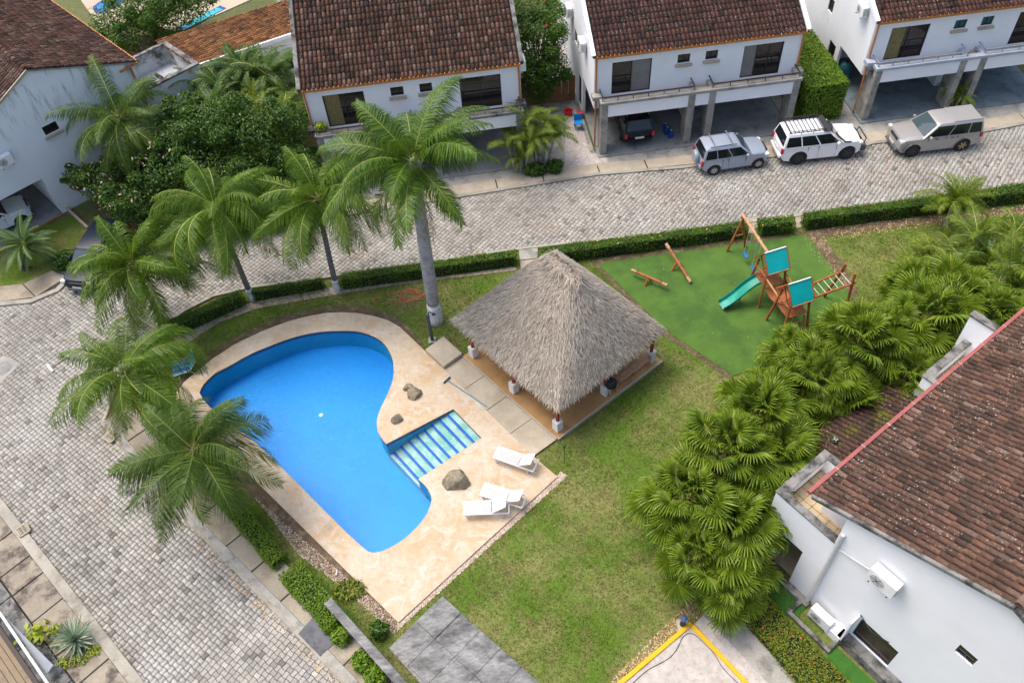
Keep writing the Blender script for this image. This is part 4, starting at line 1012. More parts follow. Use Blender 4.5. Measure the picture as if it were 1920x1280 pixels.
# ------------------------------------------------------------------ palapa
FC, FL, FR_ = g(1045,822,.15), g(869,667,.15), g(1240,676,.15)
FB = FL+FR_-FC
pal = thing('palapa', 'open palapa with square grey thatched roof beside the pool', 'palapa', (FC+FR_+FL+FB)/4)
MB().prism([FC,FR_,FB,FL], 0, .20).build('floor', M['palapa_floor'], pal, bevel=.02)
for k, (a, b) in enumerate(((FC,FL),(FC,FR_))):
    d = (b-a).normalized(); n_ = Vector((d.y,-d.x,0)); n_ = n_ if n_.dot(a-(FC+FB)/2) > 0 else -n_
    MB().bar(a+n_*.045+ZUP*-.05, b+n_*.045+ZUP*-.05, .08, .2).build('floor_edge', M['concrete_pale'], pal)
ea, eb = (FL-FC), (FR_-FC); La, Lb = ea.length, eb.length; ea.normalize(); eb.normalize()
posts = [(.35,.35),(La/2,.35),(La-.35,.35),(.35,Lb/2),(.35,Lb-.35),(La-.35,Lb-.35),(La/2,Lb-.35),(La-.35,Lb/2)]
for a, b in posts:
    c = FC+ea*a+eb*b; c.z = .2
    MB().prism([c+ea*.17+eb*.17,c-ea*.17+eb*.17,c-ea*.17-eb*.17,c+ea*.17-eb*.17], .2, .85).build('plinth', M['plinth'], pal, bevel=.015)
    MB().tube([c+ZUP*.65, c+ZUP*2.4], .085, 8).build('post', M['post_red'], pal)
for z, a0, a1 in ((2.45,FC+ea*.35+eb*.35,FC+ea*(La-.35)+eb*.35),(2.45,FC+ea*.35+eb*.35,FC+ea*.35+eb*(Lb-.35)),(2.45,FC+ea*(La-.35)+eb*.35,FC+ea*(La-.35)+eb*(Lb-.35)),(2.45,FC+ea*.35+eb*(Lb-.35),FC+ea*(La-.35)+eb*(Lb-.35))):
    MB().tube([Vector((a0.x,a0.y,z)),Vector((a1.x,a1.y,z))], .08, 8).build('beam', M['post_red'], pal)
# roof solid under the thatch: a rounded hip roof
EC = [g(848,597,2.55), g(1046,768,2.5), g(1247,616,2.55), None]     # left, front, right, back eave corners
EC[3] = EC[0]+EC[2]-EC[1]
cen = (EC[0]+EC[1]+EC[2]+EC[3])/4
dri = (EC[1]-EC[0]).normalized()
A_ = cen-dri*.60+Vector((.28,.12,0)); B_ = cen+dri*.80+Vector((.22,.0,0)); A_.z = 6.3; B_.z = 6.2
fcs = [(EC[0],EC[1],B_,A_),(EC[1],EC[2],B_,B_),(EC[2],EC[3],A_,B_),(EC[3],EC[0],A_,A_)]
def roof_pt(f, q, t):
    e0, e1, t1, t0 = f
    p = e0.lerp(e1,q).lerp(t0.lerp(t1,q), t)
    ax = cen.copy(); ax.z = p.z
    k = .15*abs(2*q-1)**3*math.sin(math.pi*min(1,t*.85+.03))         # soft hips
    p = p.lerp(ax, k)
    p.z += .22*math.sin(math.pi*t)*(1-.4*abs(2*q-1)**2)                        # slight belly
    return p
def roof_frame(f, q, t):
    h = .03; p = roof_pt(f,q,t); du = roof_pt(f,min(1,q+h),t)-roof_pt(f,max(0,q-h),t); dt = roof_pt(f,q,min(1,t+h))-roof_pt(f,q,max(0,t-h))
    n_ = du.cross(dt)
    if n_.length < 1e-6: n_ = Vector((0,0,1))
    n_.normalize(); n_ = n_ if n_.z > 0 else -n_
    return p, n_, du.normalized() if du.length > 1e-6 else Vector((1,0,0)), (-dt).normalized()
mb = MB(); NQ, NT_ = 10, 8
for f in fcs:
    for i in range(NQ):
        for k in range(NT_): mb.add([roof_pt(f,a/NQ,b/NT_)-ZUP*.10 for a, b in ((i,k),(i+1,k),(i+1,k+1),(i,k+1))], [(0,1,2,3)])
rb = mb.build('roof', M['thatch_bed'], pal)
TV, TF = [], []
def strand(p, d, nrm, L, w):
    s = d.cross(nrm).normalized()*w; b = len(TV)
    q = p+d*(L*.55)+nrm*rng.uniform(.005,.035); e = p+d*L+nrm*rng.uniform(-.02,.06)-ZUP*rng.uniform(0,.04)
    TV.extend([p-s*.7, p+s*.7, q+s, q-s, e+s*.25, e-s*.25]); TF.extend([(b,b+1,b+2,b+3),(b+3,b+2,b+4,b+5)])
for f in fcs:
    L_ = (f[1]-f[0]).length; H_ = ((f[2]+f[3])/2-(f[0]+f[1])/2).length; Wt = (f[2]-f[3]).length
    for _ in range(int((L_+Wt)/2*H_*820)):
        # even cover although the face narrows upward
        while True:
            t = rng.random()
            if rng.random() < (1-t)+t*Wt/L_: break
        q = rng.random(); p, n_, du, dn = roof_frame(f,q,t)
        d = (dn+du*((q-.5)*.35+rng.gauss(0,.34))+n_*rng.uniform(-.03,.14)).normalized()
        strand(p+n_*rng.uniform(-.05,.04), d, n_, rng.uniform(.16,.38), rng.uniform(.006,.015))
    for _ in range(int(L_*190)):
        q = rng.random(); p, n_, du, dn = roof_frame(f,q,0.01)
        strand(p-dn*.15-n_*rng.uniform(-.02,.12), (dn+du*((q-.5)*.5+rng.gauss(0,.22))-ZUP*.3).normalized(), n_, rng.uniform(.22,.42), rng.uniform(.009,.022))
    for _ in range(int((Wt+.5)*160)):
        q = rng.random(); p, n_, du, dn = roof_frame(f,q,.97)
        strand(p+Vector((rng.gauss(0,.12),rng.gauss(0,.12),rng.uniform(.0,.08))), (dn+du*rng.gauss(0,.4)).normalized(), (n_+ZUP).normalized(), rng.uniform(.25,.5), rng.uniform(.01,.022))
th = npmesh('thatch', [tuple(v) for v in TV], TF, M['thatch'], rb)
# bench and counter on the lawn side
c = FC+eb*(Lb-.2); 
MB().bar(FC+eb*(Lb*.60)+ea*.28+ZUP*.50, FC+eb*(Lb-.6)+ea*.28+ZUP*.50, .35, .07).build('bench_seat', M['wood_pale'], pal)
for q in (.60,.78,.9): MB().bar(FC+eb*(Lb*q)+ea*.28+ZUP*.05, FC+eb*(Lb*q)+ea*.28+ZUP*.46, .12, .3).build('bench_leg', M['wood_pale'], pal)
bq = thing('barbecue', 'black kettle barbecue under the right eave of the palapa', 'barbecue', FC+eb*(Lb*.53)+ea*.28+ZUP*.05)
b0 = FC+eb*(Lb*.53)+ea*.25; b0.z = .2
MB().lathe([(.16,.42),(.27,.55),(.30,.68),(.27,.80),(.12,.92),(.03,.94)], 14, Matrix.Translation(b0)).build('kettle', M['trim_black'], bq, smooth=True)
for k in range(3): MB().tube([b0+Vector((.12*math.cos(k*2.1),.12*math.sin(k*2.1),.45)), b0+Vector((.25*math.cos(k*2.1),.25*math.sin(k*2.1),0))], .015, 5).build('leg', M['black_metal'], bq)

# pump box slab, shower, lamp, hose, poles
e1 = [g(797,655,.35), g(831,630,.35), g(867,662,.35), g(832,687,.35)]
pb = MB().prism(e1, .0, .36).build('pump_box', M['concrete_pale'], loc=g(832,660), bevel=.03)
tag(pb, 'raised pale concrete box between the pool deck and the palapa', 'box')
sp = thing('pool_shower', 'dark blue shower post standing beside the royal palm trunk', 'shower', g(811,640))
p = g(811,640)
MB().prism([p+Vector(q) for q in ((-.18,-.18,0),(.18,-.18,0),(.18,.18,0),(-.18,.18,0))], .0, .12).build('base', M['concrete'], sp)
MB().tube([p+ZUP*.1, p+ZUP*2.0], .085, 8).build('column', mk('shower_paint', (.035,.07,.09), .4, .3, 6, (.10,.12,.12), 5, (.5,.7)), sp)
MB().tube([p+ZUP*1.95, p+ZUP*2.12+Vector((.1,0,0)), p+ZUP*2.05+Vector((.3,-.05,0))], .025, 6).build('shower_arm', M['trim_black'], sp)
MB().lathe([(.09,0),(.06,.05)], 10, Matrix.Translation(p+Vector((.3,-.05,1.99)))).build('shower_head', M['trim_black'], sp)
lm = thing('garden_lamp', 'thin black garden lamp rod at the front corner of the palapa lawn', 'lamp', g(1058,868))
p = g(1058,868)
MB().tube([p, p+ZUP*1.25], .018, 6).build('rod', M['black_metal'], lm); MB().lathe([(.05,0),(.06,.1),(.02,.14)], 8, Matrix.Translation(p+ZUP*1.22)).build('lamp_head', M['black_metal'], lm)
hp = []
hc = g(765,555,.05)
for i in range(90):
    a = i*.42; r = .25+.32*abs(math.sin(i*.37))+.1*math.sin(i*1.3); hp.append(hc+Vector((r*1.15*math.cos(a)+.03*i/9, r*.75*math.sin(a), .01+.0006*i)))
tail = [g(x,y,.05) for x,y in ((742,552),(715,550),(702,556),(700,566),(720,570),(745,566),(768,568))]
ho = thing('garden_hose', 'coiled orange hose lying on the grass near the pool', 'hose', hc)
MB().tube(hp, .016, 5).build('coil', M['hose'], ho); MB().tube(open_cr(tail,4), .016, 5).build('loose_end', M['hose'], ho)
pl = thing('pool_brush', 'pool brush on a long blue pole lying on the deck', 'brush', g(875,735,DZ))
a, b = g(838,712,DZ+.05), g(913,762,DZ+.05)
MB().tube([a,b], .022, 6).build('pole', mk('pole_blue', (.02,.24,.38), .4), pl)
d = (b-a).normalized(); s = Vector((-d.y,d.x,0))
hb = MB().bar(a-s*.22, a+s*.22, .06, .05).build('brush_head', M['trim_black'], pl)
mb = MB()
for k in range(9): mb.bar(a-s*.2+s*.05*k-d*.02, a-s*.2+s*.05*k-d*.12-ZUP*.03, .025, .02)
mb.build('bristles', M['plastic_white'], hb)
# boulders
def boulder(label, c, rx, ry, rz, seed, spot=False):
    r = random.Random(seed); bm = bmesh.new(); bmesh.ops.create_icosphere(bm, subdivisions=4, radius=1)
    offs = [(Vector((r.gauss(0,1),r.gauss(0,1),r.gauss(0,1))).normalized(), r.uniform(.62,.9)) for _ in range(16)]
    for v in bm.verts:
        d = v.co.normalized(); k = 1.0
        for o, t in offs:
            q = d.dot(o)
            if q*1.0 > t*k and q > 0: k = min(k, t/q)
        k *= 1+.03*math.sin(9*d.x+seed)*math.cos(8*d.y)
        v.co = Vector((d.x*rx*k, d.y*ry*k, max(d.z*rz*k, -.15*rz)))
    me = bpy.data.meshes.new('boulder'); bm.to_mesh(me); bm.free(); me.materials.append(M['rock'])
    o = bpy.data.objects.new('boulder', me); COL.objects.link(o); o.location = c+ZUP*.05; tag(o, label, 'boulder', 'boulders on the pool deck'); return o
boulder('largest brown boulder standing between the pool stair and the loungers', g(856,902,DZ), .64, .62, .5, 3)
boulder('mid sized brown boulder at the middle of the deck right of the pool', g(778,739,DZ), .42, .36, .30, 5)
boulder('low small stone leaning on the mid sized boulder', g(766,727,DZ), .30, .22, .2, 9)
boulder('smallest round boulder near the inner corner of the pool', g(744,787,DZ), .32, .27, .24, 12)
cup = MB().lathe([(.03,0),(.04,.08),(.035,.09)], 8, Matrix.Translation(g(862,885,DZ)+ZUP*.42)).build('cup', M['plastic_white'], loc=g(862,885,DZ)+ZUP*.42)
tag(cup, 'small white cup left on top of the largest boulder', 'cup')
# sun loungers
def lounger_proto():
    t = thing('sun_lounger', '', 'sun lounger', (0,0,0), 'white sun loungers on the deck', local=True)
    wt = M['plastic_white']
    for s in (-.3,.3): MB().bar((-.95,s,.36),(.95,s,.36),.05,.06).build('side_rail', wt, t)
    for x in (-.8,.65):
        for s in (-.28,.28): MB().bar((x,s,.34),(x+.04,s,.0),.05,.05,(1,0,0)).build('leg', wt, t)
    for i in range(17): MB().box(-.94+i*.068,-.893+i*.068,-.275,.275,.375,.392).build('slat', wt, t)
    MB().bar((.93,-.275,.36),(.93,.275,.36),.05,.05).build('end_bar', wt, t)
    bk = thing_part('backrest', t)
    return t
def thing_part(name, t):
    a = math.radians(38); c, s = math.cos(a), math.sin(a)
    mb = MB()
    for y in (-.27,.27): mb.bar((.24,y,.39),(.24+.72*c,y,.39+.72*s),.045,.04)
    mb.bar((.24+.72*c,-.27,.39+.72*s),(.24+.72*c,.27,.39+.72*s),.045,.04)
    b = mb.build(name, M['plastic_white'], t)
    for i in range(12):
        q = .03+i*.056; MB().bar((.24+q*c,-.26,.40+q*s),(.24+q*c,.26,.40+q*s),.045,.014).build('slat', M['plastic_white'], b)
    return b
def copy_tree(o, parent=None):
    c = o.copy(); COL.objects.link(c); c.parent = parent
    for ch in list(o.children): copy_tree(ch, c)
    return c
lp0 = lounger_proto()
for k, (a, b, lab) in enumerate(((( 929,846),(992,868),'white sun lounger nearest the palapa path'),((902,915),(972,936),'white sun lounger in the middle of the three on the deck'),((864,952),(945,949),'white sun lounger nearest the swimming pool, pointing straight across'))):
    A, B = g(a[0],a[1],.4+DZ), g(b[0],b[1],.4+DZ); d = B-A
    o = lp0 if k == 0 else copy_tree(lp0)
    o.location = Vector(((A.x+B.x)/2+.15*d.normalized().x,(A.y+B.y)/2+.15*d.normalized().y,DZ)); o.rotation_euler = (0,0,math.atan2(d.y,d.x)); o['label'] = lab
# striped blue chair by the palms
bc = thing('deck_chair', 'blue and teal striped folding chair at the pool edge by the palms', 'chair', g(352,690))
p = g(352,692,.1); d = az(20); s = az(110)
st1, st2 = mk('canvas_teal', (.03,.33,.36), .7, .1), mk('canvas_blue', (.02,.08,.38), .7, .1)
for i in range(8):
    o_ = -.42+i*.105
    MB().add([p+s*o_+d*(-.6)+ZUP*.35, p+s*(o_+.1)+d*(-.6)+ZUP*.35, p+s*(o_+.1)+d*.12+ZUP*.30, p+s*o_+d*.12+ZUP*.30],[(0,1,2,3)]).build('seat_strip', st2 if i%3 else st1, bc)
    MB().add([p+s*o_+d*.13+ZUP*.30, p+s*(o_+.1)+d*.13+ZUP*.30, p+s*(o_+.1)+d*.55+ZUP*.78, p+s*o_+d*.55+ZUP*.78],[(0,1,2,3)]).build('back_strip', st1 if i%3 else st2, bc)
for q in (-.45,.45):
    MB().tube([p+s*q+d*-.62+ZUP*.35,p+s*q+d*.12+ZUP*.30,p+s*q+d*.57+ZUP*.8],.02,6).build('frame', M['plastic_white'], bc)
    MB().tube([p+s*q+d*-.4+ZUP*.33,p+s*q+d*-.45-ZUP*.1],.018,6).build('leg', M['plastic_white'], bc); MB().tube([p+s*q+d*.15+ZUP*.32,p+s*q+d*.3-ZUP*.1],.018,6).build('leg', M['plastic_white'], bc)

# ------------------------------------------------------------------ playground
PX, PY = az(16), az(106)
T1, T2 = Vector((12.58,27.42,.06)), Vector((13.12,25.35,.06))
ps_ = thing('play_set', 'wooden climbing frame with two turquoise roofs, green slide and swings', 'playground', (T1+T2)/2)
def log(name, a, b, r, m=None, par=None): return MB().tube([a,b], r, 8).build(name, m or M['wood'], par or ps_)
DK = 1.25
for T, bw in ((T1,.52),(T2,.52)):
    for sx in (-1,1):
        for sy in (-1,1):
            log('post', T+PX*sx*(bw+.18)+PY*sy*(bw+.14), T+PX*sx*(bw-.06)+PY*sy*(bw-.12)+ZUP*2.25, .06)
    pf_ = MB().bar(T-PX*bw+ZUP*(DK-.05), T+PX*bw+ZUP*(DK-.05), .1, .08).build('platform', M['wood'], ps_)
    for i in range(9): MB().bar(T-PX*bw+PY*(-bw+.06+i*.118)+ZUP*DK, T+PX*bw+PY*(-bw+.06+i*.118)+ZUP*DK, .095, .03).build('plank', M['wood'], pf_)
    for sx in (-1,1):
        log('rail', T+PX*sx*bw-PY*bw+ZUP*(DK+.6), T+PX*sx*bw+PY*bw+ZUP*(DK+.6), .035)
    # roof
    hw, hd, rz, ez = .56, .62, 3.02, 2.18
    rd = MB(); a0, a1 = T-PX*hw+ZUP*rz, T+PX*hw+ZUP*rz
    rd.add([a0+ZUP*.02,a1+ZUP*.02,T+PX*hw-PY*hd+ZUP*(ez+.02),T-PX*hw-PY*hd+ZUP*(ez+.02),a0,a1,T+PX*hw-PY*hd+ZUP*ez,T-PX*hw-PY*hd+ZUP*ez],[(0,1,2,3),(7,6,5,4),(0,3,7,4),(1,5,6,2),(2,6,7,3)])
    rd.add([a0+ZUP*.02,a1+ZUP*.02,T+PX*hw+PY*hd+ZUP*(ez+.02),T-PX*hw+PY*hd+ZUP*(ez+.02),a0,a1,T+PX*hw+PY*hd+ZUP*ez,T-PX*hw+PY*hd+ZUP*ez],[(3,2,1,0),(4,5,6,7),(4,7,3,0),(2,6,5,1),(3,7,6,2)])
    rf = rd.build('canvas_roof', M['teal_canvas'], ps_)
    MB().bar(a0+ZUP*.035,a1+ZUP*.035,.06,.02).build('ridge_strip', M['plastic_white'], rf)
    for s in (-1,1):
        for e in (-1,1): MB().bar(T+PX*e*(hw+.03)+ZUP*(rz+.02), T+PX*e*(hw+.03)+PY*s*(hd+.02)+ZUP*(ez+.0), .05, .05).build('rafter', M['wood'], rf)
        MB().bar(T-PX*(hw+.05)+PY*s*(hd+.03)+ZUP*ez, T+PX*(hw+.05)+PY*s*(hd+.03)+ZUP*ez, .05, .05).build('eave_rail', M['wood'], rf)
        for e in (-1,1): log('cross_brace', T+PX*e*bw*.8+PY*s*bw*.1+ZUP*1.9, T+PX*e*bw*.8-PY*s*bw*.7+ZUP*2.5, .03)
# bridge of planks between the towers
dv = (T2-T1); nb_ = 12
br = MB().bar(T1+PY*-.5+PX*.0+ZUP*(DK-.12), T2+PY*.5+ZUP*(DK-.12), .05, .04).build('bridge', M['wood'], ps_)
for i in range(nb_):
    t = (i+.5)/nb_; c = (T1-PY*.52).lerp(T2+PY*.52, t)+ZUP*(DK-.05-.16*math.sin(math.pi*t))
    MB().bar(c-PX*.48, c+PX*.48, .085, .04).build('plank', M['wood'], br)
for s in (-1,1): log('hand_rail', T1-PY*.4+PX*s*.5+ZUP*(DK+.55), T2+PY*.4+PX*s*.5+ZUP*(DK+.45), .045, M['wood_pale'] if s < 0 else None)
# slide
sl_ = MB(); N_ = 14; prev = None
A, B = T1-PX*.55+ZUP*(DK+.02), g(1352,574,.16)
dirs = (B-A); dirs.z = 0; side_ = Vector((-dirs.y,dirs.x,0)).normalized()
rows = []
for i in range(N_+1):
    t = i/N_; z = A.z+(B.z-A.z)*(t+.10*math.sin(2*math.pi*t)*-.6); c = A.lerp(B,t); c.z = z
    rows.append([c+side_*.27+ZUP*.20, c+side_*.22, c-side_*.22, c-side_*.27+ZUP*.20, c-side_*.30+ZUP*.18, c-side_*.24-ZUP*.04, c+side_*.24-ZUP*.04, c+side_*.30+ZUP*.18])
for i in range(N_):
    for j in range(8): sl_.add([rows[i][j],rows[i][(j+1)%8],rows[i+1][(j+1)%8],rows[i+1][j]],[(3,2,1,0)])
sl_.build('slide', M['slide'], ps_, smooth=True)
log('slide_leg', A.lerp(B,.45)-ZUP*.1, A.lerp(B,.45)*1-ZUP*(A.lerp(B,.45).z-.06), .03)
# swing beam with A frame
F1, F2, AP = g(1363,471,.06), g(1397,462,.06), Vector((12.02,30.72,2.35))
log('swing_leg', F1, AP+PX*.06, .06); log('swing_leg', F2, AP-PX*.06, .06); log('swing_cross', F1.lerp(AP,.42), F2.lerp(AP,.42), .045)
BE = T1+PY*.45+ZUP*2.45
log('swing_beam', AP+PY*.15, BE, .075, M['wood_pale'])
for q in (.34,.68):
    c = AP.lerp(BE,q); sd_ = (BE-AP).normalized()
    sw = MB().bar(c-sd_*.2-ZUP*(c.z-.55), c+sd_*.2-ZUP*(c.z-.55), .16, .03).build('swing_seat', M['blue_plastic'], ps_)
    for s in (-1,1): MB().tube([c+sd_*.19*s-ZUP*.05, c+sd_*.19*s-ZUP*(c.z-.56)], .01, 4).build('chain', M['rope'], sw)
# monkey bars
m0, m1 = T2+PX*.55+PY*.32+ZUP*2.0, T2+PX*3.0+PY*.55+ZUP*2.05
n0, n1 = T2+PX*.55-PY*.38+ZUP*2.0, T2+PX*3.0-PY*.32+ZUP*2.05
log('ladder_beam', m0, m1, .055); log('ladder_beam', n0, n1, .055)
for i in range(7): MB().tube([m0.lerp(m1,(i+.6)/7.4), n0.lerp(n1,(i+.6)/7.4)], .016, 5).build('rung', M['plastic_white'], ps_)
for q, e in ((m1,1),(n1,-1)): log('ladder_post', q-PX*.35+PY*e*.35-ZUP*2.0, q-PX*.15-PY*e*.1+ZUP*.55, .07)
# ramp net
for i in range(5): MB().tube([T1+PX*.55+PY*(-.4+.2*i)+ZUP*DK, T1+PX*1.15+PY*(-.4+.2*i)+ZUP*.1], .014, 4).build('net_rope', M['slide'], ps_)
log('ramp_log', T1+PX*.6-PY*.5+ZUP*(DK+.1), T1+PX*1.2-PY*.5, .05)
# ladder at the near end
for s in (-.3,.3): log('ladder_side', T2+PX*s-PY*.58+ZUP*DK, T2+PX*s-PY*.95, .035)
for i in range(3): log('ladder_rung', T2-PX*.3-PY*(.67+.1*i)+ZUP*(.95-.35*i), T2+PX*.3-PY*(.67+.1*i)+ZUP*(.95-.35*i), .025)
def seesaw(label, a, b, za, zb):
    A, B = g(a[0],a[1],za), g(b[0],b[1],zb); c = A.lerp(B,.48)
    t = thing('seesaw', label, 'seesaw', Vector((c.x,c.y,.06)), 'wooden seesaws on the artificial turf')
    d = (B-A).normalized(); s = Vector((-d.y,d.x,0)).normalized()
    MB().tube([A,B], .075, 8).build('plank_log', M['wood'], t)
    for q in (0,1): MB().tube([A.lerp(B,.0 if q == 0 else 1), A.lerp(B,.13 if q == 0 else .87)], .082, 8).build('seat_end', M['wood_pale'], t)
    for q in (-1,1): MB().tube([Vector((c.x,c.y,.06))+s*.3*q, c-ZUP*.02+s*.06*q], .06, 7).build('support', M['wood'], t)
    for q in (.17,.83):
        h = A.lerp(B,q); MB().tube([h+ZUP*.05, h+ZUP*.25], .014, 5).build('handle', M['slide'], t)
seesaw('level wooden seesaw nearest the thatched palapa roof', (1184,506),(1251,535),.45,.40)
seesaw('tilted wooden seesaw with one end raised toward the hedge', (1249,457),(1295,529),.85,.16)

# ------------------------------------------------------------------ vehicles
def wheel_mesh(R, wd, rimm, t, c, side, spokes=6):
    M4 = Matrix.Translation(c) @ Matrix.Rotation(math.pi/2*side*-1, 4, 'X')
    tw = MB().lathe([(R*.62,-wd/2),(R*.93,-wd/2),(R,-wd*.3),(R,wd*.3),(R*.93,wd/2),(R*.62,wd/2)], 20, M4).build('wheel', M['tyre'], t, smooth=False)
    rm = MB().lathe([(R*.64,wd*.30),(R*.64,wd*.52),(R*.58,wd*.52),(R*.55,wd*.36),(R*.15,wd*.40),(R*.12,wd*.5),(.005,wd*.5)], 16, M4).build('rim', M['rim_dark'] if spokes else rimm, tw)
    if spokes:
        mb = MB()
        for k in range(spokes):
            a = 2*math.pi*k/spokes
            mb.bar(M4 @ Vector((R*.1*math.cos(a),R*.1*math.sin(a),wd*.47)), M4 @ Vector((R*.6*math.cos(a),R*.6*math.sin(a),wd*.50)), R*.17, wd*.08, M4.to_3x3() @ Vector((0,0,1)))
        mb.build('spokes', rimm, tw)
    return tw
def smoothstep(a, b, x):
    t = max(0, min(1, (x-a)/(b-a))); return t*t*(3-2*t)
def car(label, name, loc, rz, L, Wd, Ht, belt, hood, paintm, wb, R=.36, clad=None, rimm=None, spokes=6, cowl=.42, wtop=.28, rear=.0, tailslope=.16, windows=None, rimg=None, extras=None, group=None, cat='car'):
    """car built from its side profile; x forward"""
    t = thing(name, label, cat, loc, group, rz, local=True)
    hl, hw = L/2, Wd/2; xf, xr = wb/2+.02*L, -wb/2+.02*L
    zb = .30; ra = R*1.18
    prof = [(-hl+.06,zb+.14),(-hl+.18,zb)]
    def arch(xc):
        out = [(xc-ra*1.0,zb)]
        for k in range(9):
            a = math.pi-(math.pi*k/8); out.append((xc+ra*math.cos(a), max(zb, R+ra*math.sin(a)*.98)))
        out.append((xc+ra,zb)); return out
    prof += arch(xr)+arch(xf)
    xc = hl-cowl*L*.62
    prof += [(hl-.16,zb),(hl-.03,zb+.12),(hl,zb+.28),(hl-.04,hood-.20),(hl-.16,hood-.06),(hl-.5,hood),(xc,belt)]
    prof += [(-.1*L,belt),(-hl+.20,belt),(-hl+.05,belt-.1),(-hl,zb+.5)]
    fr = [-1,-.93,-.6,0,.6,.93,1]
    def yw(x, z, f):
        k = 1-.13*smoothstep(hl-.75,hl,x)-.10*smoothstep(hl-.55,hl,-x)
        k *= 1-.05*smoothstep(.75,belt,z)-.04*(1-smoothstep(zb,zb+.25,z))
        return hw*k*f
    mb = MB(); rings = []
    for f in fr:
        ring = []
        for (x, z) in prof:
            top = z > belt-.16 or (x > hl-.6 and z > hood-.12)
            zz = z-(.05 if abs(f) == 1 and top else 0)+(.025*(1-f*f) if top else 0); xx = x
            if x > hl-.3 or x < -hl+.3: xx = x-math.copysign(.10*f*f, x)
            ring.append(Vector((xx, yw(x,z,f), zz)))
        rings.append(ring)
    n = len(prof)
    for a in range(len(fr)-1):
        for j in range(n):
            mb.add([rings[a][j],rings[a][(j+1)%n],rings[a+1][(j+1)%n],rings[a+1][j]],[(3,2,1,0)])
    mb.add(rings[0],[tuple(range(n))]); mb.add(rings[-1],[tuple(range(n-1,-1,-1))])
    body = mb.build('body', paintm, t, smooth=True)
    md = body.modifiers.new('weld','WELD'); md.merge_threshold = .0005
    es = body.modifiers.new('edge','EDGE_SPLIT'); es.split_angle = math.radians(38)
    # cabin
    xs0, xs1 = -hl+.10+rear, -hl+.10+rear+tailslope
    xw = xc-.02; xt = xw-(Ht-belt)*1.15
    cp = [(xs0,belt-.03),(xs1,Ht-.10),(xs1+.14,Ht-.015),((xs1+xt)/2,Ht),(xt-.12,Ht-.02),(xt+.06,Ht-.09),(xw,belt-.03)]
    def cy(z, f): return f*(hw*.945-(z-belt)/(Ht-belt)*hw*.20)
    mb = MB(); rings = []
    for f in fr: rings.append([Vector((x, cy(z,f), z-(.045 if abs(f) == 1 and z > Ht-.12 else 0)+(.02*(1-f*f) if z > belt else 0))) for x, z in cp])
    n = len(cp)
    for a in range(len(fr)-1):
        for j in range(n-1): mb.add([rings[a][j],rings[a][j+1],rings[a+1][j+1],rings[a+1][j]],[(0,1,2,3)])
    mb.add(rings[0],[tuple(range(n-1,-1,-1))]); mb.add(rings[-1],[tuple(range(n))])
    cab = mb.build('cabin', paintm, t, smooth=True)
    md = cab.modifiers.new('weld','WELD'); md.merge_threshold = .0005; es = cab.modifiers.new('edge','EDGE_SPLIT'); es.split_angle = math.radians(38)
    zt, zl = Ht-.13, belt+.03
    def edge_x(a, b, z): return a[0]+(b[0]-a[0])*(z-a[1])/(b[1]-a[1])
    for sgn in (-1,1):
        xa, xb = edge_x(cp[0],cp[1],zl)+.12, edge_x(cp[6],cp[5],zl)-.14
        ua, ub = edge_x(cp[0],cp[1],zt)+.10, edge_x(cp[6],cp[5],zt)-.10
        cuts = windows or (.30,.64)
        cs = [0]+list(cuts)+[1]
        for k in range(len(cs)-1):
            g0, g1 = cs[k]+(.012 if k else 0), cs[k+1]-(.012 if k < len(cs)-2 else 0)
            q = [(xa+(xb-xa)*g0,zl),(xa+(xb-xa)*g1,zl),(ua+(ub-ua)*g1,zt),(ua+(ub-ua)*g0,zt)]
            mb = MB(); mb.add([(x, sgn*(abs(cy(z,1))+.008), z) for x, z in q]+[(x, sgn*(abs(cy(z,1))-.02), z) for x, z in q],[(0,1,2,3),(7,6,5,4),(0,4,5,1),(1,5,6,2),(2,6,7,3),(3,7,4,0)])
            mb.build('side_window', M['car_glass'], cab)
    def glassq(nm, a, b, in0, in1, off, gm):
        z0, z1 = a[1]+.06, b[1]-.005; x0, x1 = edge_x(a,b,z0)+off, edge_x(a,b,z1)+off
        mb = MB(); ws = []
        for f in (-in0,-.5,0,.5,in0): ws.append(Vector((x0, cy(z0,f), z0+.02*(1-f*f)+.008)))
        for f in (in1,.5,0,-.5,-in1): ws.append(Vector((x1, cy(z1,f), z1+.02*(1-f*f)+.008)))
        mb.add(ws,[tuple(range(10))]); return mb.build(nm, gm, cab)
    glassq('windscreen', cp[6], cp[5], .90, .88, .012, M['glass_soft'] if paintm.name != 'paint_white' else M['car_glass']); glassq('rear_window', cp[0], cp[1], .86, .84, -.012, M['car_glass'])
    for x, s in ((xf,1),(xf,-1),(xr,1),(xr,-1)):
        wheel_mesh(R, .24, (rimg if rimg and x == xr else rimm) or M['rim'], t, Vector((x, s*(hw-.10), R)), s, spokes)
        if clad:
            mb = MB(); pts = [Vector((x+ra*1.04*math.cos(math.pi*k/10), s*(hw*.975+.01), max(.32,R+ra*1.02*math.sin(math.pi*k/10)))) for k in range(11)]
            mb.tube(pts, .055, 5); mb.build('arch_trim', clad, body)
    MB().box(-wb/2+.3,wb/2-.25,-hw+.05,hw-.05,.24,.33).build('sill', clad or M['trim_grey'], body)
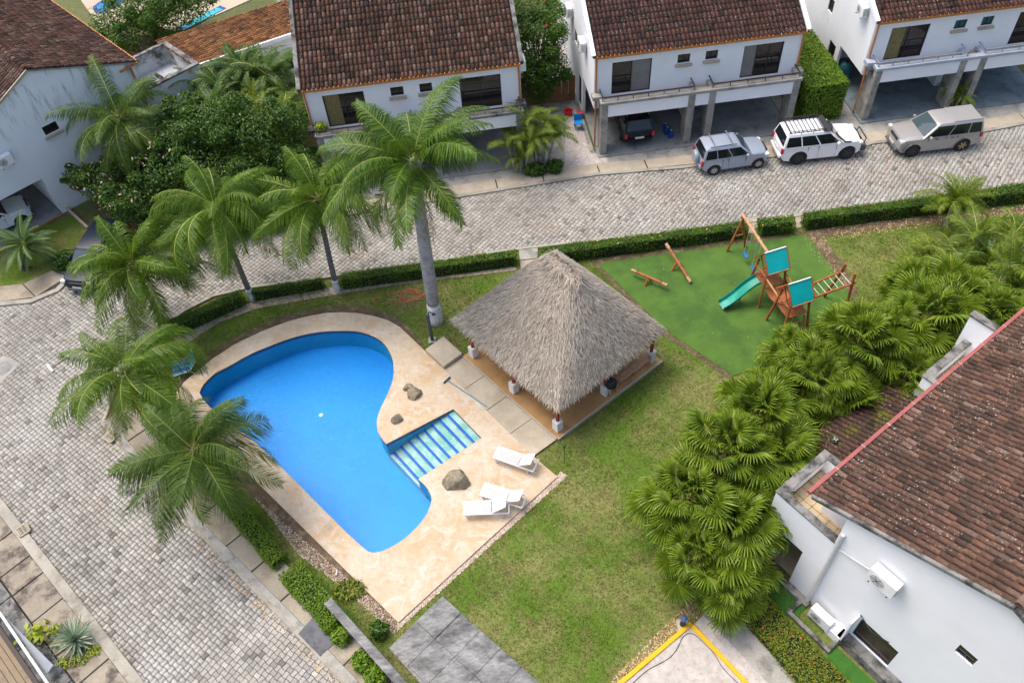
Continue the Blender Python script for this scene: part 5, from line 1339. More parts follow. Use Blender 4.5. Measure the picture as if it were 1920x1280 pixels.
    for s in (-1,1):
        MB().box(hl-.30,hl-.085,s*(hw*.80)-.17,s*(hw*.80)+.10*1,hood-.23,hood-.08).build('headlight', M['light_clear'], body, bevel=.03)
        MB().box(-hl+.015,-hl+.16,s*(hw*.86)-.07,s*(hw*.86)+.07,belt-.38,belt-.06).build('tail_light', M['light_red'], body, bevel=.02)
        mm = MB().box(xw-.42,xw-.28,s*(hw+.02)-.0,s*(hw+.20),belt+.02,belt+.17).build('mirror', paintm, body, bevel=.03)
        for xh in (xr+.75, xr+1.65): MB().box(xh-.09,xh+.09,s*(hw*.955)-.02,s*(hw*.955)+.03,belt-.16,belt-.13).build('door_handle', paintm if not clad else M['trim_grey'], body)
        for xs in (xw-.35, xw-1.35, xr+.45): MB().box(xs-.006,xs+.006,s*(hw*.962)-.03,s*(hw*.962)+.003,zb+.1,belt-.06).build('door_seam', M['trim_black'], body)
    MB().box(hl-.10,hl-.02,-hw*.42,hw*.42,hood-.24,hood-.10).build('grille', M['trim_black'], body, bevel=.02)
    MB().box(hl-.08,hl+.012,-.26,.26,zb+.22,zb+.33).build('licence_plate', M['plastic_white'], body)
    MB().box(-hl-.012,-hl+.05,-.26,.26,belt-.42,belt-.31).build('licence_plate', M['plastic_white'], body)
    MB().box(hl-.12,hl+.02,-hw*.70,hw*.70,zb+.02,zb+.17).build('front_bumper', clad or M['trim_grey'], body, bevel=.03)
    MB().box(-hl-.03,-hl+.10,-hw*.80,hw*.80,zb+.16,zb+.34).build('rear_bumper', paintm, body, bevel=.03)
    if extras: extras(t, body, cab, dict(hl=hl,hw=hw,belt=belt,Ht=Ht,hood=hood,xt=xt,xs1=xs1,xw=xw,cy=cy,zb=zb,R=R,xf=xf))
    return t
def ground_line(a, b):
    A, B = g(*a), g(*b); return A, B, math.atan2((B-A).y,(B-A).x)
# small blue grey suv with spare wheel
def ex_small(t, body, cab, k):
    MB().lathe([(.34,-.10),(.36,-.05),(.36,.06),(.33,.11),(.05,.125)], 20, Matrix.Translation((-k['hl']-.11,-.05,.93)) @ Matrix.Rotation(-math.pi/2,4,'Y')).build('spare_wheel_cover', M['car_bluegrey'], t, smooth=False, bevel=.02)
    for s in (-1,1): MB().tube([(k['xs1']+.25,s*k['hw']*.66,k['Ht']+.05),(k['xt']-.2,s*k['hw']*.66,k['Ht']+.05)],.022,6).build('roof_rail', M['trim_black'], cab)
    for x in (k['xs1']+.5,k['xt']-.45): MB().bar((x,-k['hw']*.76,k['Ht']+.10),(x,k['hw']*.76,k['Ht']+.10),.07,.035).build('roof_bar', M['chrome'], cab)
A, B, r = ground_line((1335,329),(1416,316.5)); n_ = Vector((-math.sin(r),math.cos(r),0)); c = (A+B)/2+n_*.80; c.z = .03
car('small blue grey off roader with spare wheel cover on its tail', 'parked_car', c, r, 4.0, 1.70, 1.70, 1.06, 1.02, M['car_bluegrey'], 2.58, .345, None, M['rim'], 8, extras=ex_small, windows=(.28,.62), group='cars parked along the kerb')
def ex_white(t, body, cab, k):
    x0, x1, y, z = k['xs1']+.10, k['xt']-.30, k['hw']*.70, k['Ht']+.12
    rk = MB()
    for s in (-1,1): rk.tube([(x0,s*y,z),(x1,s*y,z)],.026,6); rk.tube([(x0,s*y,z+.10),(x1,s*y,z+.10)],.022,6)
    rk.tube([(x0,-y,z+.1),(x0,y,z+.1)],.022,6)
    for i in range(4):
        for s in (-1,1): rk.tube([(x0+(x1-x0)*i/3,s*y,z-.12),(x0+(x1-x0)*i/3,s*y,z+.1)],.02,5)
    r_ = rk.build('roof_rack', M['trim_black'], t)
    for i in range(9): MB().tube([(x0+(x1-x0)*(i+.5)/9,-y,z),(x0+(x1-x0)*(i+.5)/9,y,z)],.02,5).build('rack_slat', M['trim_black'], r_)
    MB().bar((x1+.06,-y-.1,z-.01),(x1+.16,-y*.3,z+.02),.36,.03).build('wind_deflector', M['trim_black'], r_)
    MB().box(x1-.02,x1+.30,-y-.06,y+.06,z-.06,z-.02).build('wind_deflector', M['trim_black'], r_, bevel=.01)
    MB().box(k['hl']-.12,k['hl']+.20,-k['hw']*.92,k['hw']*.92,.42,.78).build('bull_bar', mk('steel_bar', (.055,.06,.075), .4, .2, 4), t, bevel=.06)
    MB().tube([(k['hl']+.15,-.55,.75),(k['hl']+.2,-.55,1.05),(k['hl']+.2,.55,1.05),(k['hl']+.15,.55,.75)],.035,7).build('bull_hoop', M['trim_black'], t)
    MB().tube([(k['xw']+.45,-k['hw']*.93,1.18),(k['xw']+.1,-k['hw']*.96,1.22),(k['xw']-.35,-k['hw']*.90,1.62),(k['xw']-.55,-k['hw']*.85,1.86),(k['xw']-.45,-k['hw']*.85,1.94)],.05,7).build('snorkel', M['trim_black'], t)
A, B, r = ground_line((1493,309),(1581.5,299)); n_ = Vector((-math.sin(r),math.cos(r),0)); c = (A+B)/2+n_*.88+az(math.degrees(r))*-.06; c.z = .03
car('white off roader with black roof rack and snorkel', 'parked_car', c, r, 4.75, 1.88, 1.90, 1.20, 1.16, M['car_white'], 2.79, .43, None, M['rim_dark'], 6, extras=ex_white, windows=(.30,.64), group='cars parked along the kerb')
def ex_silver(t, body, cab, k):
    MB().box(k['xs1']+.9,k['xs1']+1.05,-k['hw']*.66,k['hw']*.66,k['Ht']+.018,k['Ht']+.045).build('roof_seam', M['plastic_white'], cab)
    MB().box(k['xs1']+.1,k['xs1']+1.7,-k['hw']*.70,k['hw']*.70,k['Ht']-.02,k['Ht']+.055).build('raised_roof', M['car_silver'], cab, bevel=.04)
A, B, r = ground_line((1803,282.5),(1706.5,294.5)); n_ = -Vector((-math.sin(r),math.cos(r),0)); c = (A+B)/2+n_*.90; c.z = .03
car('boxy silver grey off roader facing left with grey wheel arches', 'parked_car', c, r, 4.8, 1.92, 1.86, 1.16, 1.14, M['car_silver'], 2.885, .40, M['trim_grey'], M['rim_dark'], 6, extras=ex_silver, windows=(.24,.60), tailslope=.08, rimg=mk('gold_rim', (.50,.40,.20), .35, .1, 3, metal=.6), group='cars parked along the kerb')
def ex_black(t, body, cab, k):
    for s in (-1,1): MB().tube([(k['xs1']+.3,s*k['hw']*.70,k['Ht']+.03),(k['xt']-.25,s*k['hw']*.70,k['Ht']+.03)],.022,6).build('roof_rail', M['chrome'], cab)
c = g(1192,278); c = W(10.95+.2, 38.95+2.25, .15)
car('black car parked nose in inside the middle garage', 'parked_car', c, math.radians(94.04), 4.5, 1.84, 1.68, 1.05, 1.0, M['car_black'], 2.65, .36, None, M['rim'], 6, extras=ex_black, tailslope=.32, cat='car')
c = LO+LD*(-3.2)-LN*1.7; c.z = .07
car('white car half hidden in the garage of the left house', 'parked_car', c, math.radians(42-8), 4.3, 1.75, 1.55, .98, .94, M['car_white'], 2.6, .34, None, M['rim_dark'], 5, tailslope=.4)
A, B = g(168,552), g(225,470); r = math.atan2((A-B).y,(A-B).x)
c = A.lerp(B,.5)+az(math.degrees(r)-90)*.88; c.z = .03
F0, R0 = g(148,545,.4), g(214,436,.6); d = (F0-R0); d.z = 0; d.normalize()
c = F0-d*2.35+Vector((d.y,-d.x,0))*.0; c.z = .03
car('dark navy car parked under the palm before the left house', 'parked_car', c, math.atan2(d.y,d.x), 4.7, 1.82, 1.60, 1.02, .98, M['car_navy'], 2.8, .37, None, M['rim'], 10, tailslope=.3)

# ------------------------------------------------------------------ small street things
def grate(label, c, d, wx, wy):
    t = thing('drain_grate', label, 'drain grate', c); s = Vector((-d.y,d.x,0))
    mb = MB()
    for q in (-1,1): mb.bar(c+s*q*wy-d*wx, c+s*q*wy+d*wx, .06, .05); mb.bar(c+d*q*wx-s*wy, c+d*q*wx+s*wy, .06, .05)
    mb.build('frame', M['concrete_pale'], t); MB().prism([c+d*wx+s*wy,c-d*wx+s*wy,c-d*wx-s*wy,c+d*wx-s*wy], c.z-.03, c.z-.012).build('pit', M['dark'], t)
    for i in range(6): MB().bar(c-d*wx+d*(2*wx*(i+.5)/6)-s*wy, c-d*wx+d*(2*wx*(i+.5)/6)+s*wy, .035, .02).build('bar', M['concrete_pale'], t)
    for i in range(3): MB().bar(c-s*wy+s*(2*wy*(i+.5)/3)-d*wx, c-s*wy+s*(2*wy*(i+.5)/3)+d*wx, .03, .018).build('cross_bar', M['concrete_pale'], t)
grate('pale drain grate in the kerb under the overhanging palm', g(209,817,.17), az(-35), .25, .27)
grate('rusty drain grate in the kerb at the left edge', g(43,993,.17), az(-50), .24, .22)
mh = thing('manhole', 'round manhole cover in a square concrete frame at the left edge', 'manhole', g(6,692))
p = g(5,692); d = az(-30)*.62; s = az(60)*.62
MB().prism([p+d+s,p-d+s,p-d-s,p+d-s], .02, .05).build('frame', M['concrete'], mh); MB().lathe([(.42,.05),(.42,.062),(.36,.066)], 24, Matrix.Translation(p)).build('lid', M['bronze'], mh)
for i in range(5): MB().bar(p+az(60)*(-.24+.12*i)+az(-30)*-.2+ZUP*.07, p+az(60)*(-.24+.12*i)+az(-30)*.2+ZUP*.07, .04, .01).build('rib', M['concrete'], mh)
bm_ = thing('road_broom', 'broom with long pole lying on the pavers left of the palms', 'broom', g(95,692))
MB().tube([g(94,690,.08), g(160,650,.08)], .02, 6).build('handle', M['trim_grey'], bm_); d = (g(160,650)-g(94,690)).normalized(); s = Vector((-d.y,d.x,0))
MB().bar(g(94,690,.08)-s*.3, g(94,690,.08)+s*.3, .12, .08).build('head', M['plastic_white'], bm_)
MB().tube([g(216,812,.2), g(245,797,.2)], .018, 6).build('rail_stub', M['plastic_white'], loc=g(230,804)); tag(bpy.data.objects['rail_stub'], 'short white rod lying beside the pale drain grate', 'rod')
# things in the garages and side yard
ch = thing('plastic_chair', 'bright blue plastic chair beside the orange downpipe', 'chair', W(8.0,41.6,.1))
p = W(8.05,41.6,.1)
MB().box(-.24,.24,-.24,.24,.40,.44,frame(p,SU,SV,ZUP)).build('seat', mk('chair_blue', (.01,.25,.62), .4), ch); MB().box(-.24,.24,.22,.26,.44,.85,frame(p,SU,SV,ZUP)).build('backrest', mk('chair_blue2', (.01,.25,.62), .4), ch)
for a in (-.2,.2):
    for b in (-.2,.2): MB().box(a-.025,a+.025,b-.025,b+.025,0,.4,frame(p,SU,SV,ZUP)).build('leg', M['blue_plastic'], ch)
tb_ = tag(MB().lathe([(.22,0),(.27,.24),(.29,.26),(.25,.25),(.2,.04)], 14, Matrix.Translation(W(7.7,43.1,.1))).build('basin', mk('basin_red', (.55,.02,.03), .4), loc=W(7.7,43.1,.1)), 'red plastic basin by the side wall of the middle house', 'basin')
tag(MB().lathe([(.16,0),(.2,.3),(.21,.31)], 12, Matrix.Translation(W(8.35,42.7,.1))).build('bucket', mk('bucket_red', (.6,.03,.05), .4), loc=W(8.35,42.7,.1)), 'small red bucket near the blue chair', 'bucket')
for i, (u, v) in enumerate(((13.05,39.9),(13.2,39.55),(13.05,40.25))):
    t = thing('water_jug', ['blue water jug in the middle of the row by the column','blue water jug nearest the street by the column','blue water jug furthest inside the garage'][i], 'jug', W(u,v,.13), 'blue water jugs')
    MB().lathe([(.14,0),(.15,.1),(.135,.18),(.15,.26),(.14,.36),(.04,.42),(.04,.48)], 12, Matrix.Translation(W(u,v,.13))).build('bottle', mk('jug_blue%d' % i, (.01,.07,.28), .2), t); MB().lathe([(.045,.48),(.045,.51)], 10, Matrix.Translation(W(u,v,.13))).build('cap', M['plastic_white'], t)
tk = thing('water_tank', 'dark green tank standing in the open side of the right townhouse', 'tank', W(24.9,42.8,.12))
MB().lathe([(.36,0),(.38,.3),(.38,1.1),(.3,1.3),(.12,1.4)], 16, Matrix.Translation(W(24.9,42.8,.12))).build('body', mk('tank_teal', (.02,.13,.13), .5), tk); MB().lathe([(.13,1.4),(.12,1.46)], 12, Matrix.Translation(W(24.9,42.8,.12))).build('lid', M['trim_black'], tk)
# bollard at the court corner
bl = thing('bollard_light', 'dark bollard light with blue cap at the court corner', 'bollard', g(1279,1172)); p = g(1279,1172)
MB().prism([p+Vector(q) for q in ((-.2,-.2,0),(.2,-.2,0),(.2,.2,0),(-.2,.2,0))], .03, .1).build('base', M['concrete_pale'], bl)
MB().tube([p+ZUP*.1,p+ZUP*.6], .1, 10).build('column', M['trim_black'], bl); MB().lathe([(.12,.6),(.13,.66),(.06,.74)], 10, Matrix.Translation(p)).build('cap', mk('cap_blue', (.05,.10,.25), .4), bl)
# grey block wall by the yard
ww = thing('block_wall', 'weathered grey concrete wall running down to the bottom edge', 'wall', g(640,1150))
a, b = g(628,1170,0), g(790,1345,0)
a, b = g(616,1128,1.0), g(760,1290,1.0); a.z = b.z = 0; b = b+(b-a).normalized()*1.5
MB().bar(a+ZUP*.5, b+ZUP*.5, .22, 1.0).build('wall_body', M['concrete_dark'], ww)
MB().bar(a+ZUP*1.03-(b-a).normalized()*.05, b+ZUP*1.03, .34, .07).build('coping', M['slab_grey'], ww, bevel=.02)
d = (b-a).normalized(); s = Vector((d.y,-d.x,0)); s = s if s.x < 0 else -s
for q in range(6): MB().bar(a+d*(.5+q*.85)+s*.14+ZUP*.02, a+d*(.5+q*.85)+s*.14+ZUP*.98, .06, .05, (1,0,0)).build('wall_rib', M['concrete_dark'], ww)
lw = tag(MB().tube([g(632,1068,.05), g(630,1078,.05)], .03, 6).build('valve_pipe', M['plastic_white'], loc=g(631,1073)), 'short white pipe poking from the ground beside the deck', 'pipe')
# fragment of the house in the bottom left corner
bl_ = thing('front_terrace', 'boarded terrace with dark rail and pale awning in the bottom left corner', 'terrace', g(20,1270))
q0, q1 = g(-10,1165,.9), g(75,1290,.9); d = (q1-q0).normalized()
MB().bar(q0-d*1.0, q1+d*1.5, .16, .14).build('dark_rail', mk('dark_timber', (.035,.02,.016), .6, .3, 5), bl_)
MB().bar(g(8,1160,.95)-d*.4, g(92,1285,.95)+d*1.2, .09, .09).build('white_rail', M['plastic_white'], bl_)
aw = [g(12,1158,.85), g(100,1246,.85), g(88,1262,.6), g(60,1228,.6)]
MB().add(aw+[p-ZUP*.04 for p in aw],[(0,1,2,3),(7,6,5,4),(0,4,5,1),(1,5,6,2),(2,6,7,3),(3,7,4,0)]).build('awning', mk('awning_grey', (.33,.36,.40), .4, .1, 3), bl_)
fl = sheet('terrace_floor', px([(-60,1180),(-5,1175),(80,1300),(80,1400),(-60,1400)],.3), M['joint'], .3, parent=bl_)
s = Vector((d.y,-d.x,0)); s = s if s.x < 0 else -s
for i in range(9): MB().bar(q0+s*(.25+.22*i)-ZUP*.58-d*.5, q1+s*(.25+.22*i)-ZUP*.58+d*1.2, .2, .03).build('board', mk('weathered_board', (.26,.20,.13), .85, .3, 3, (.15,.11,.07), 3, (.5,.7)) if i == 0 else bpy.data.materials['weathered_board'], bl_)
# background pools and patio at the upper left
sheet('patio', px([(140,-15),(205,-25),(300,-25),(250,40),(190,55)]), M['patio_tan'], .05)
sheet('patio_right', px([(288,52),(345,22),(385,0),(470,-30),(500,-12),(405,30),(330,60)]), M['patio_tan'], .05)
sheet('dry_yard', px([(230,95),(300,55),(335,80),(300,130),(255,110)]), M['soil'], .04)
def mini_pool(label, pts, m):
    t = thing('small_pool', label, 'pool', sum(pts, Vector())/len(pts)); sheet('surround', [p+(p-sum(pts,Vector())/len(pts)).normalized()*.3 for p in pts], M['pool_tile'], .07, parent=t); sheet('basin_floor', pts, m, .075, parent=t); sheet('water', pts, M['water'], .085, parent=t)
mini_pool('small deep blue pool at the top left edge', px([(182,14),(190,8),(222,-8),(226,8),(210,15),(192,24),(184,22)]), M['pool_floor'])
mini_pool('turquoise lap pool behind the orange tiled roof', px([(338,52),(408,16),(418,20),(352,55)]), M['pool_floor_teal'])

# ------------------------------------------------------------------ vegetation kit
def mesh_from(V, F, m, name, m2=None, n2=0):
    me = bpy.data.meshes.new(name); me.from_pydata([tuple(v) for v in V], [], F); me.materials.append(m)
    if m2:
        me.materials.append(m2)
        for p in me.polygons[len(me.polygons)-n2:]: p.material_index = 1
    me.update(); return me
def frond_mesh(name, L, elev, droop, nl, ll, lw, ld, fwd_, plume, m, seed, stalk=.12, rr=.022, tipl=.35, vee=.15):
    """feather palm frond along +x, starting at the crown; elev and droop in degrees"""
    r = random.Random(seed); V = []; F = []
    n = 14; pts = []; p = Vector((0,0,0)); tang = []
    for i in range(n+1):
        t = i/n; a = math.radians(elev-droop*t**1.35); d = Vector((math.cos(a),0,math.sin(a))); pts.append(p.copy()); tang.append(d); p = p+d*(L/n)
    def at(t):
        q = t*n; i = min(int(q), n-1); return pts[i].lerp(pts[i+1], q-i), tang[i].lerp(tang[i+1], q-i).normalized()
    sway = r.uniform(-.12,.12)*L
    def sw(p, t): return p+Vector((0,sway*t*t,0))
    for k in range(nl):
        t = stalk+(1-stalk)*(k+.5)/nl; c, tg = at(t); c = sw(c, t)
        up = Vector((-tg.z,0,tg.x)); prof = (math.sin(math.pi*min(1,(t-stalk)/(1-stalk)*.80+.20)))**.7
        prof = max(prof, tipl if t > .5 else .25)
        for s in (-1,1):
            l_ = ll*prof*r.uniform(.85,1.12); pl = r.uniform(-plume,plume); fw = fwd_*r.uniform(.8,1.2)+.5*t
            d = (Vector((0,s,0))*math.cos(pl)+up*(math.sin(pl)+vee)+tg*fw).normalized()
            g1 = c+d*l_*.5-Vector((0,0,ld*l_*.16)); g2 = c+d*l_*.88-Vector((0,0,ld*l_*.62))
            wv = tg*lw*.5; b = len(V)
            V += [c-wv*.7, c+wv*.7, g1+wv, g1-wv, g2]; F += [(b,b+1,b+2,b+3),(b+3,b+2,b+4)]
    nf = 0
    for i in range(n):
        for j in range(3):
            nf += 1
    b = len(V)
    for i in range(n+1):
        w = rr*(1-.8*i/n)
        for j in range(3):
            a = 2*math.pi*j/3; tg = tang[i]; up = Vector((-tg.z,0,tg.x)); V.append(sw(pts[i], i/n)+Vector((0,math.cos(a)*w,0))+up*math.sin(a)*w)
    for i in range(n):
        for j in range(3): F.append((b+i*3+j, b+i*3+(j+1)%3, b+(i+1)*3+(j+1)%3, b+(i+1)*3+j))
    return mesh_from(V, F, m, name, M['rachis'], nf)
def fan_mesh(name, R, nseg, m, seed, pet=.9, spread=290, droopt=.5):
    """fan palm leaf: stalk along +x, then a pleated fan with split drooping tips"""
    r = random.Random(seed); V = []; F = []
    c = Vector((pet,0,0)); a0 = math.radians(-spread/2)
    for k in range(nseg):
        a = a0+math.radians(spread)*(k+.5)/nseg+r.uniform(-.02,.02); da = math.radians(spread)/nseg*.5
        L = R*(.80+.25*math.cos(a*.5))*r.uniform(.9,1.08)
        d = Vector((math.cos(a),math.sin(a),0)); s = Vector((-d.y,d.x,0))
        fold = .04*R
        m1 = c+d*L*.55+Vector((0,0,.05*R)); m2 = c+d*L*.82-Vector((0,0,.06*R*droopt*4*r.uniform(.5,1.3))); tp = c+d*L*(.98-.2*droopt*r.random())-Vector((0,0,R*droopt*r.uniform(.25,.8)))
        w1 = L*.55*math.tan(da)*.98; w2 = w1*.62; b = len(V)
        V += [c, m1-s*w1+Vector((0,0,-fold)), m1+Vector((0,0,fold)), m1+s*w1+Vector((0,0,-fold)), m2-s*w2, m2+s*w2, tp]
        F += [(b,b+1,b+2),(b,b+2,b+3),(b+1,b+4,b+2),(b+2,b+5,b+3),(b+4,b+5,b+2),(b+4,b+6,b+5)]
    b = len(V); nf = 0
    for x, w in ((0,.022),(pet+.03,.012)):
        for j in range(3): q = 2*math.pi*j/3; V.append(Vector((x,math.cos(q)*w,math.sin(q)*w)))
    for j in range(3): F.append((b+j,b+(j+1)%3,b+3+(j+1)%3,b+3+j)); nf += 1
    return mesh_from(V, F, m, name, M['rachis'], nf)
def set_sets(prefix, m, specs):
    return [frond_mesh(prefix, *s[:10], m, 100+i*7+len(prefix)) if False else frond_mesh(prefix, s[0],s[1],s[2],s[3],s[4],s[5],s[6],s[7],s[8], m, 100+i*7, **(s[9] if len(s) > 9 else {})) for i, s in enumerate(specs)]
# elev, droop classes per species:   L, elev, droop, nl, ll, lw, ld, fwd, plume
ARECA = set_sets('frond', M['areca'], [(1.8,82,40,26,.50,.05,.35,.7,.12,dict(vee=.45)),(2.1,66,85,28,.55,.05,.5,.6,.12,dict(vee=.4)),(2.2,52,105,28,.58,.05,.6,.6,.12,dict(vee=.35)),(2.1,38,110,28,.55,.05,.7,.6,.12,dict(vee=.3))])
ARECAD = set_sets('frond', M['areca_dark'], [(1.9,80,55,28,.55,.055,.4,.7,.12,dict(vee=.45)),(2.3,64,100,30,.6,.055,.6,.6,.12,dict(vee=.4)),(2.4,50,120,30,.62,.055,.7,.6,.12,dict(vee=.35)),(2.2,36,115,28,.58,.055,.8,.6,.12,dict(vee=.3))])
CYCAD = set_sets('frond', M['cycad'], [(1.5,60,45,44,.24,.028,.15,.5,.1,dict(vee=.3)),(1.7,35,60,46,.26,.028,.2,.5,.1,dict(vee=.3)),(1.7,12,55,46,.26,.028,.25,.5,.1,dict(vee=.3)),(1.5,-8,40,44,.24,.028,.3,.5,.1,dict(vee=.3))])
FAN = [fan_mesh('fan_leaf', (.62,.70,.74,.66)[i], 34, M['fan'], 300+i, (.8,.95,1.0,.9)[i], 290, .35+.16*i) for i in range(4)]
FANY = [fan_mesh('fan_leaf', .60, 26, M['fan_yellow'], 320, .8, 270, .7)]
def palm_set(seed, m, L=3.3, ll=.85, lw=.031, nl=84, droop=1.08, plume=.36, ld=1.25):
    """frond shapes of one palm, each palm grown on its own"""
    r = random.Random(seed); out = []
    for e, dd, k in ((74,62,.85),(54,88,.97),(36,98,1.0),(18,92,1.02),(0,80,1.0),(-20,58,.9),(44,108,1.0),(26,84,.94)):
        out.append(frond_mesh('frond', L*k*r.uniform(.93,1.07), e+r.uniform(-6,6), dd*droop*r.uniform(.85,1.15), nl, ll*r.uniform(.9,1.1), lw, ld*r.uniform(.85,1.2), .5, plume*r.uniform(.8,1.15), m, seed*31+e+100))
    out.append(frond_mesh('frond', L*.8, -48, 32, 46, ll*.7, lw*.8, 1.3, .4, .5, M['dead_frond'], seed*17))
    return out
def Mrot(p, azm, pitch=0, roll=0, s=1.0):
    return Matrix.Translation(p) @ Matrix.Rotation(azm,4,'Z') @ Matrix.Rotation(-pitch,4,'Y') @ Matrix.Rotation(roll,4,'X') @ Matrix.Scale(s,4)
def palm(label, name, base, top, trunk_r, meshes, counts, sc=1.0, group=None, seed=1, white=0.0, trunkm=None, shaft=None, cat='palm tree', swell=0.0):
    """single trunk palm: base and crown point, fronds by tier (counts per mesh)"""
    r = random.Random(seed); base, top = Vector(base), Vector(top)
    t = thing(name, label, cat, base, group)
    H = top.z-base.z; n = 36; pts = []; rs = []
    for i in range(n+1):
        q = i/n; p = base.lerp(top, q); p.x = base.x+(top.x-base.x)*q**1.4; p.y = base.y+(top.y-base.y)*q**1.4; pts.append(p)
        rs.append(trunk_r*(1.25-.25*min(1,q*6)-.28*q+swell*math.sin(math.pi*q))*(1+.022*(-1)**i))
    if white:
        k = max(1, int(round(n*white/H)))
        MB().tube(pts[k:], rs[k:], 12).build('trunk', trunkm or M['trunk'], t, smooth=True)
        MB().tube([p.lerp(p, 0) for p in pts[:k+1]], [x*1.03 for x in rs[:k+1]], 12).build('limewashed_base', M['trunk_white'], t, smooth=True)
    else: MB().tube(pts, rs, 10).build('trunk', trunkm or M['trunk'], t, smooth=True)
    if shaft: MB().tube([top-ZUP*.9, top-ZUP*.3, top+ZUP*.15], [rs[-1]*1.0, rs[-1]*1.1, rs[-1]*.5], 10).build('crown_shaft', shaft, t, smooth=True)
    else:
        mb = MB()
        for i in range(10):
            a = i*2.4; mb.tube([top-ZUP*.35+Vector((math.cos(a),math.sin(a),0))*rs[-1]*.5, top-ZUP*.0+Vector((math.cos(a),math.sin(a),0))*rs[-1]*1.9], [.05,.025], 5)
        mb.build('boot_stubs', M['trunk_dark'], t)
    k = 0
    for i, c in enumerate(counts):
        for j in range(c):
            a = 2.399*k+r.uniform(-.25,.25); k += 1
            place('frond', meshes[i], t, Mrot(top-base+ZUP*(.05-.05*i), a, r.uniform(-.22,.18), r.uniform(-.55,.55), sc*r.uniform(.78,1.10)))
    return t
def clump(label, name, base, meshes, n, h0, h1, spread, sc=1.0, group=None, seed=2, stems=6, lean=.35, rad=1.0, stemm=None, cat='palm'):
    """clumping palm: several canes, fronds arching from their tops"""
    r = random.Random(seed); base = Vector(base); t = thing(name, label, cat, base, group); tops = []
    for i in range(stems):
        a = 2.399*i; rr = rad*math.sqrt((i+.3)/stems)*spread; b = Vector((math.cos(a)*rr*.45, math.sin(a)*rr*.45, 0)); h = r.uniform(h0,h1)
        tp = Vector((math.cos(a)*rr, math.sin(a)*rr, h)); tops.append(tp)
        MB().tube([base+b, base+b.lerp(tp,.5), base+tp], [.05,.045,.035], 6).build('cane', stemm or M['trunk'], t)
    for k in range(n):
        tp = tops[k % stems]; a = 2.399*k+r.uniform(-.4,.4); i = r.choices(range(len(meshes)), [1]+[2]*(len(meshes)-1))[0]
        place('frond', meshes[i], t, Mrot(tp+Vector((0,0,r.uniform(-.3,.1))), a, r.uniform(-.15,.15), r.uniform(-.4,.4), sc*r.uniform(.8,1.12)))
    return t
def fanpalm(label, base, h, n, sc, seed, yellow=2, group='fan palms along the right house'):
    r = random.Random(seed); base = Vector(base); t = thing('fan_palm', label, 'palm', base, group)
    top = Vector((r.uniform(-.15,.15), r.uniform(-.15,.15), h))
    MB().tube([base, base+top*.5, base+top], [.13,.11,.10], 8).build('trunk', M['trunk_dark'], t)
    for k in range(n):
        a = 2.399*k+r.uniform(-.3,.3); q = (k+.5)/n
        pitch = math.radians(84-128*q**.85+r.uniform(-20,20))
        me = FAN[min(3,int(q*4))] if k < n-yellow else FANY[0]
        Mx = Matrix.Translation(top+Vector((0,0,.1-.35*q))) @ Matrix.Rotation(a,4,'Z') @ Matrix.Rotation(-pitch,4,'Y') @ Matrix.Translation((.0,0,0)) @ Matrix.Scale(sc*r.uniform(.68,1.16),4)
        # blade leans down from its stalk
        place('fan_leaf', me, t, Mx @ Matrix.Rotation(r.uniform(-.7,.7),4,'X'))
    return t
def leaf_cloud(pts, nrm, size, r, flat=.5):
    """leaf shaped faces (numpy) at points with rough normals"""
    n = len(pts); pts = np.asarray(pts); nrm = np.asarray(nrm)
    N = nrm+r.normal(0,flat,(n,3)); N /= np.linalg.norm(N,axis=1,keepdims=True)+1e-9
    a = r.normal(0,1,(n,3)); X = np.cross(N,a); X /= np.linalg.norm(X,axis=1,keepdims=True)+1e-9; Y = np.cross(N,X)
    s = size*r.uniform(.6,1.35,n)[:,None]
    v0 = pts-X*s; v1 = pts+Y*s*.45+N*s*.12; v2 = pts+X*s-N*s*.15; v3 = pts-Y*s*.45+N*s*.12
    V = np.stack([v0,v1,v2,v3],1).reshape(-1,3); F = (np.arange(n)*4)[:,None]+np.array([0,1,2,3]); return V, F
def shell_points(blobs, n, r, jit=.15):
    """points on the outside of a union of ellipsoids"""
    w = np.array([b[1]*b[2]+b[2]*b[3]+b[1]*b[3] for b in blobs]); w = w/w.sum(); P = []; Nn = []
    for b, q in zip(blobs, w):
        k = int(n*q*1.5)+1; d = r.normal(0,1,(k,3)); d /= np.linalg.norm(d,axis=1,keepdims=True)
        R = np.array(b[1:4]); rad = 1-np.abs(r.normal(0,jit,k)); bump_ = 1+.10*np.sin(d[:,0]*7+b[1]*9)*np.cos(d[:,1]*6+b[2]*5)+.07*np.sin(d[:,2]*11+b[3])
        p = np.array(b[0])+d*R*(rad*bump_)[:,None]; keep = np.ones(k,bool)
        for c in blobs:
            if c is b: continue
            e = (p-np.array(c[0]))/np.array(c[1:4]); keep &= (e*e).sum(1) > .72
        keep &= p[:,2] > .02
        P.append(p[keep]); Nn.append((d/R*R.mean())[keep])
    return np.concatenate(P), np.concatenate(Nn)
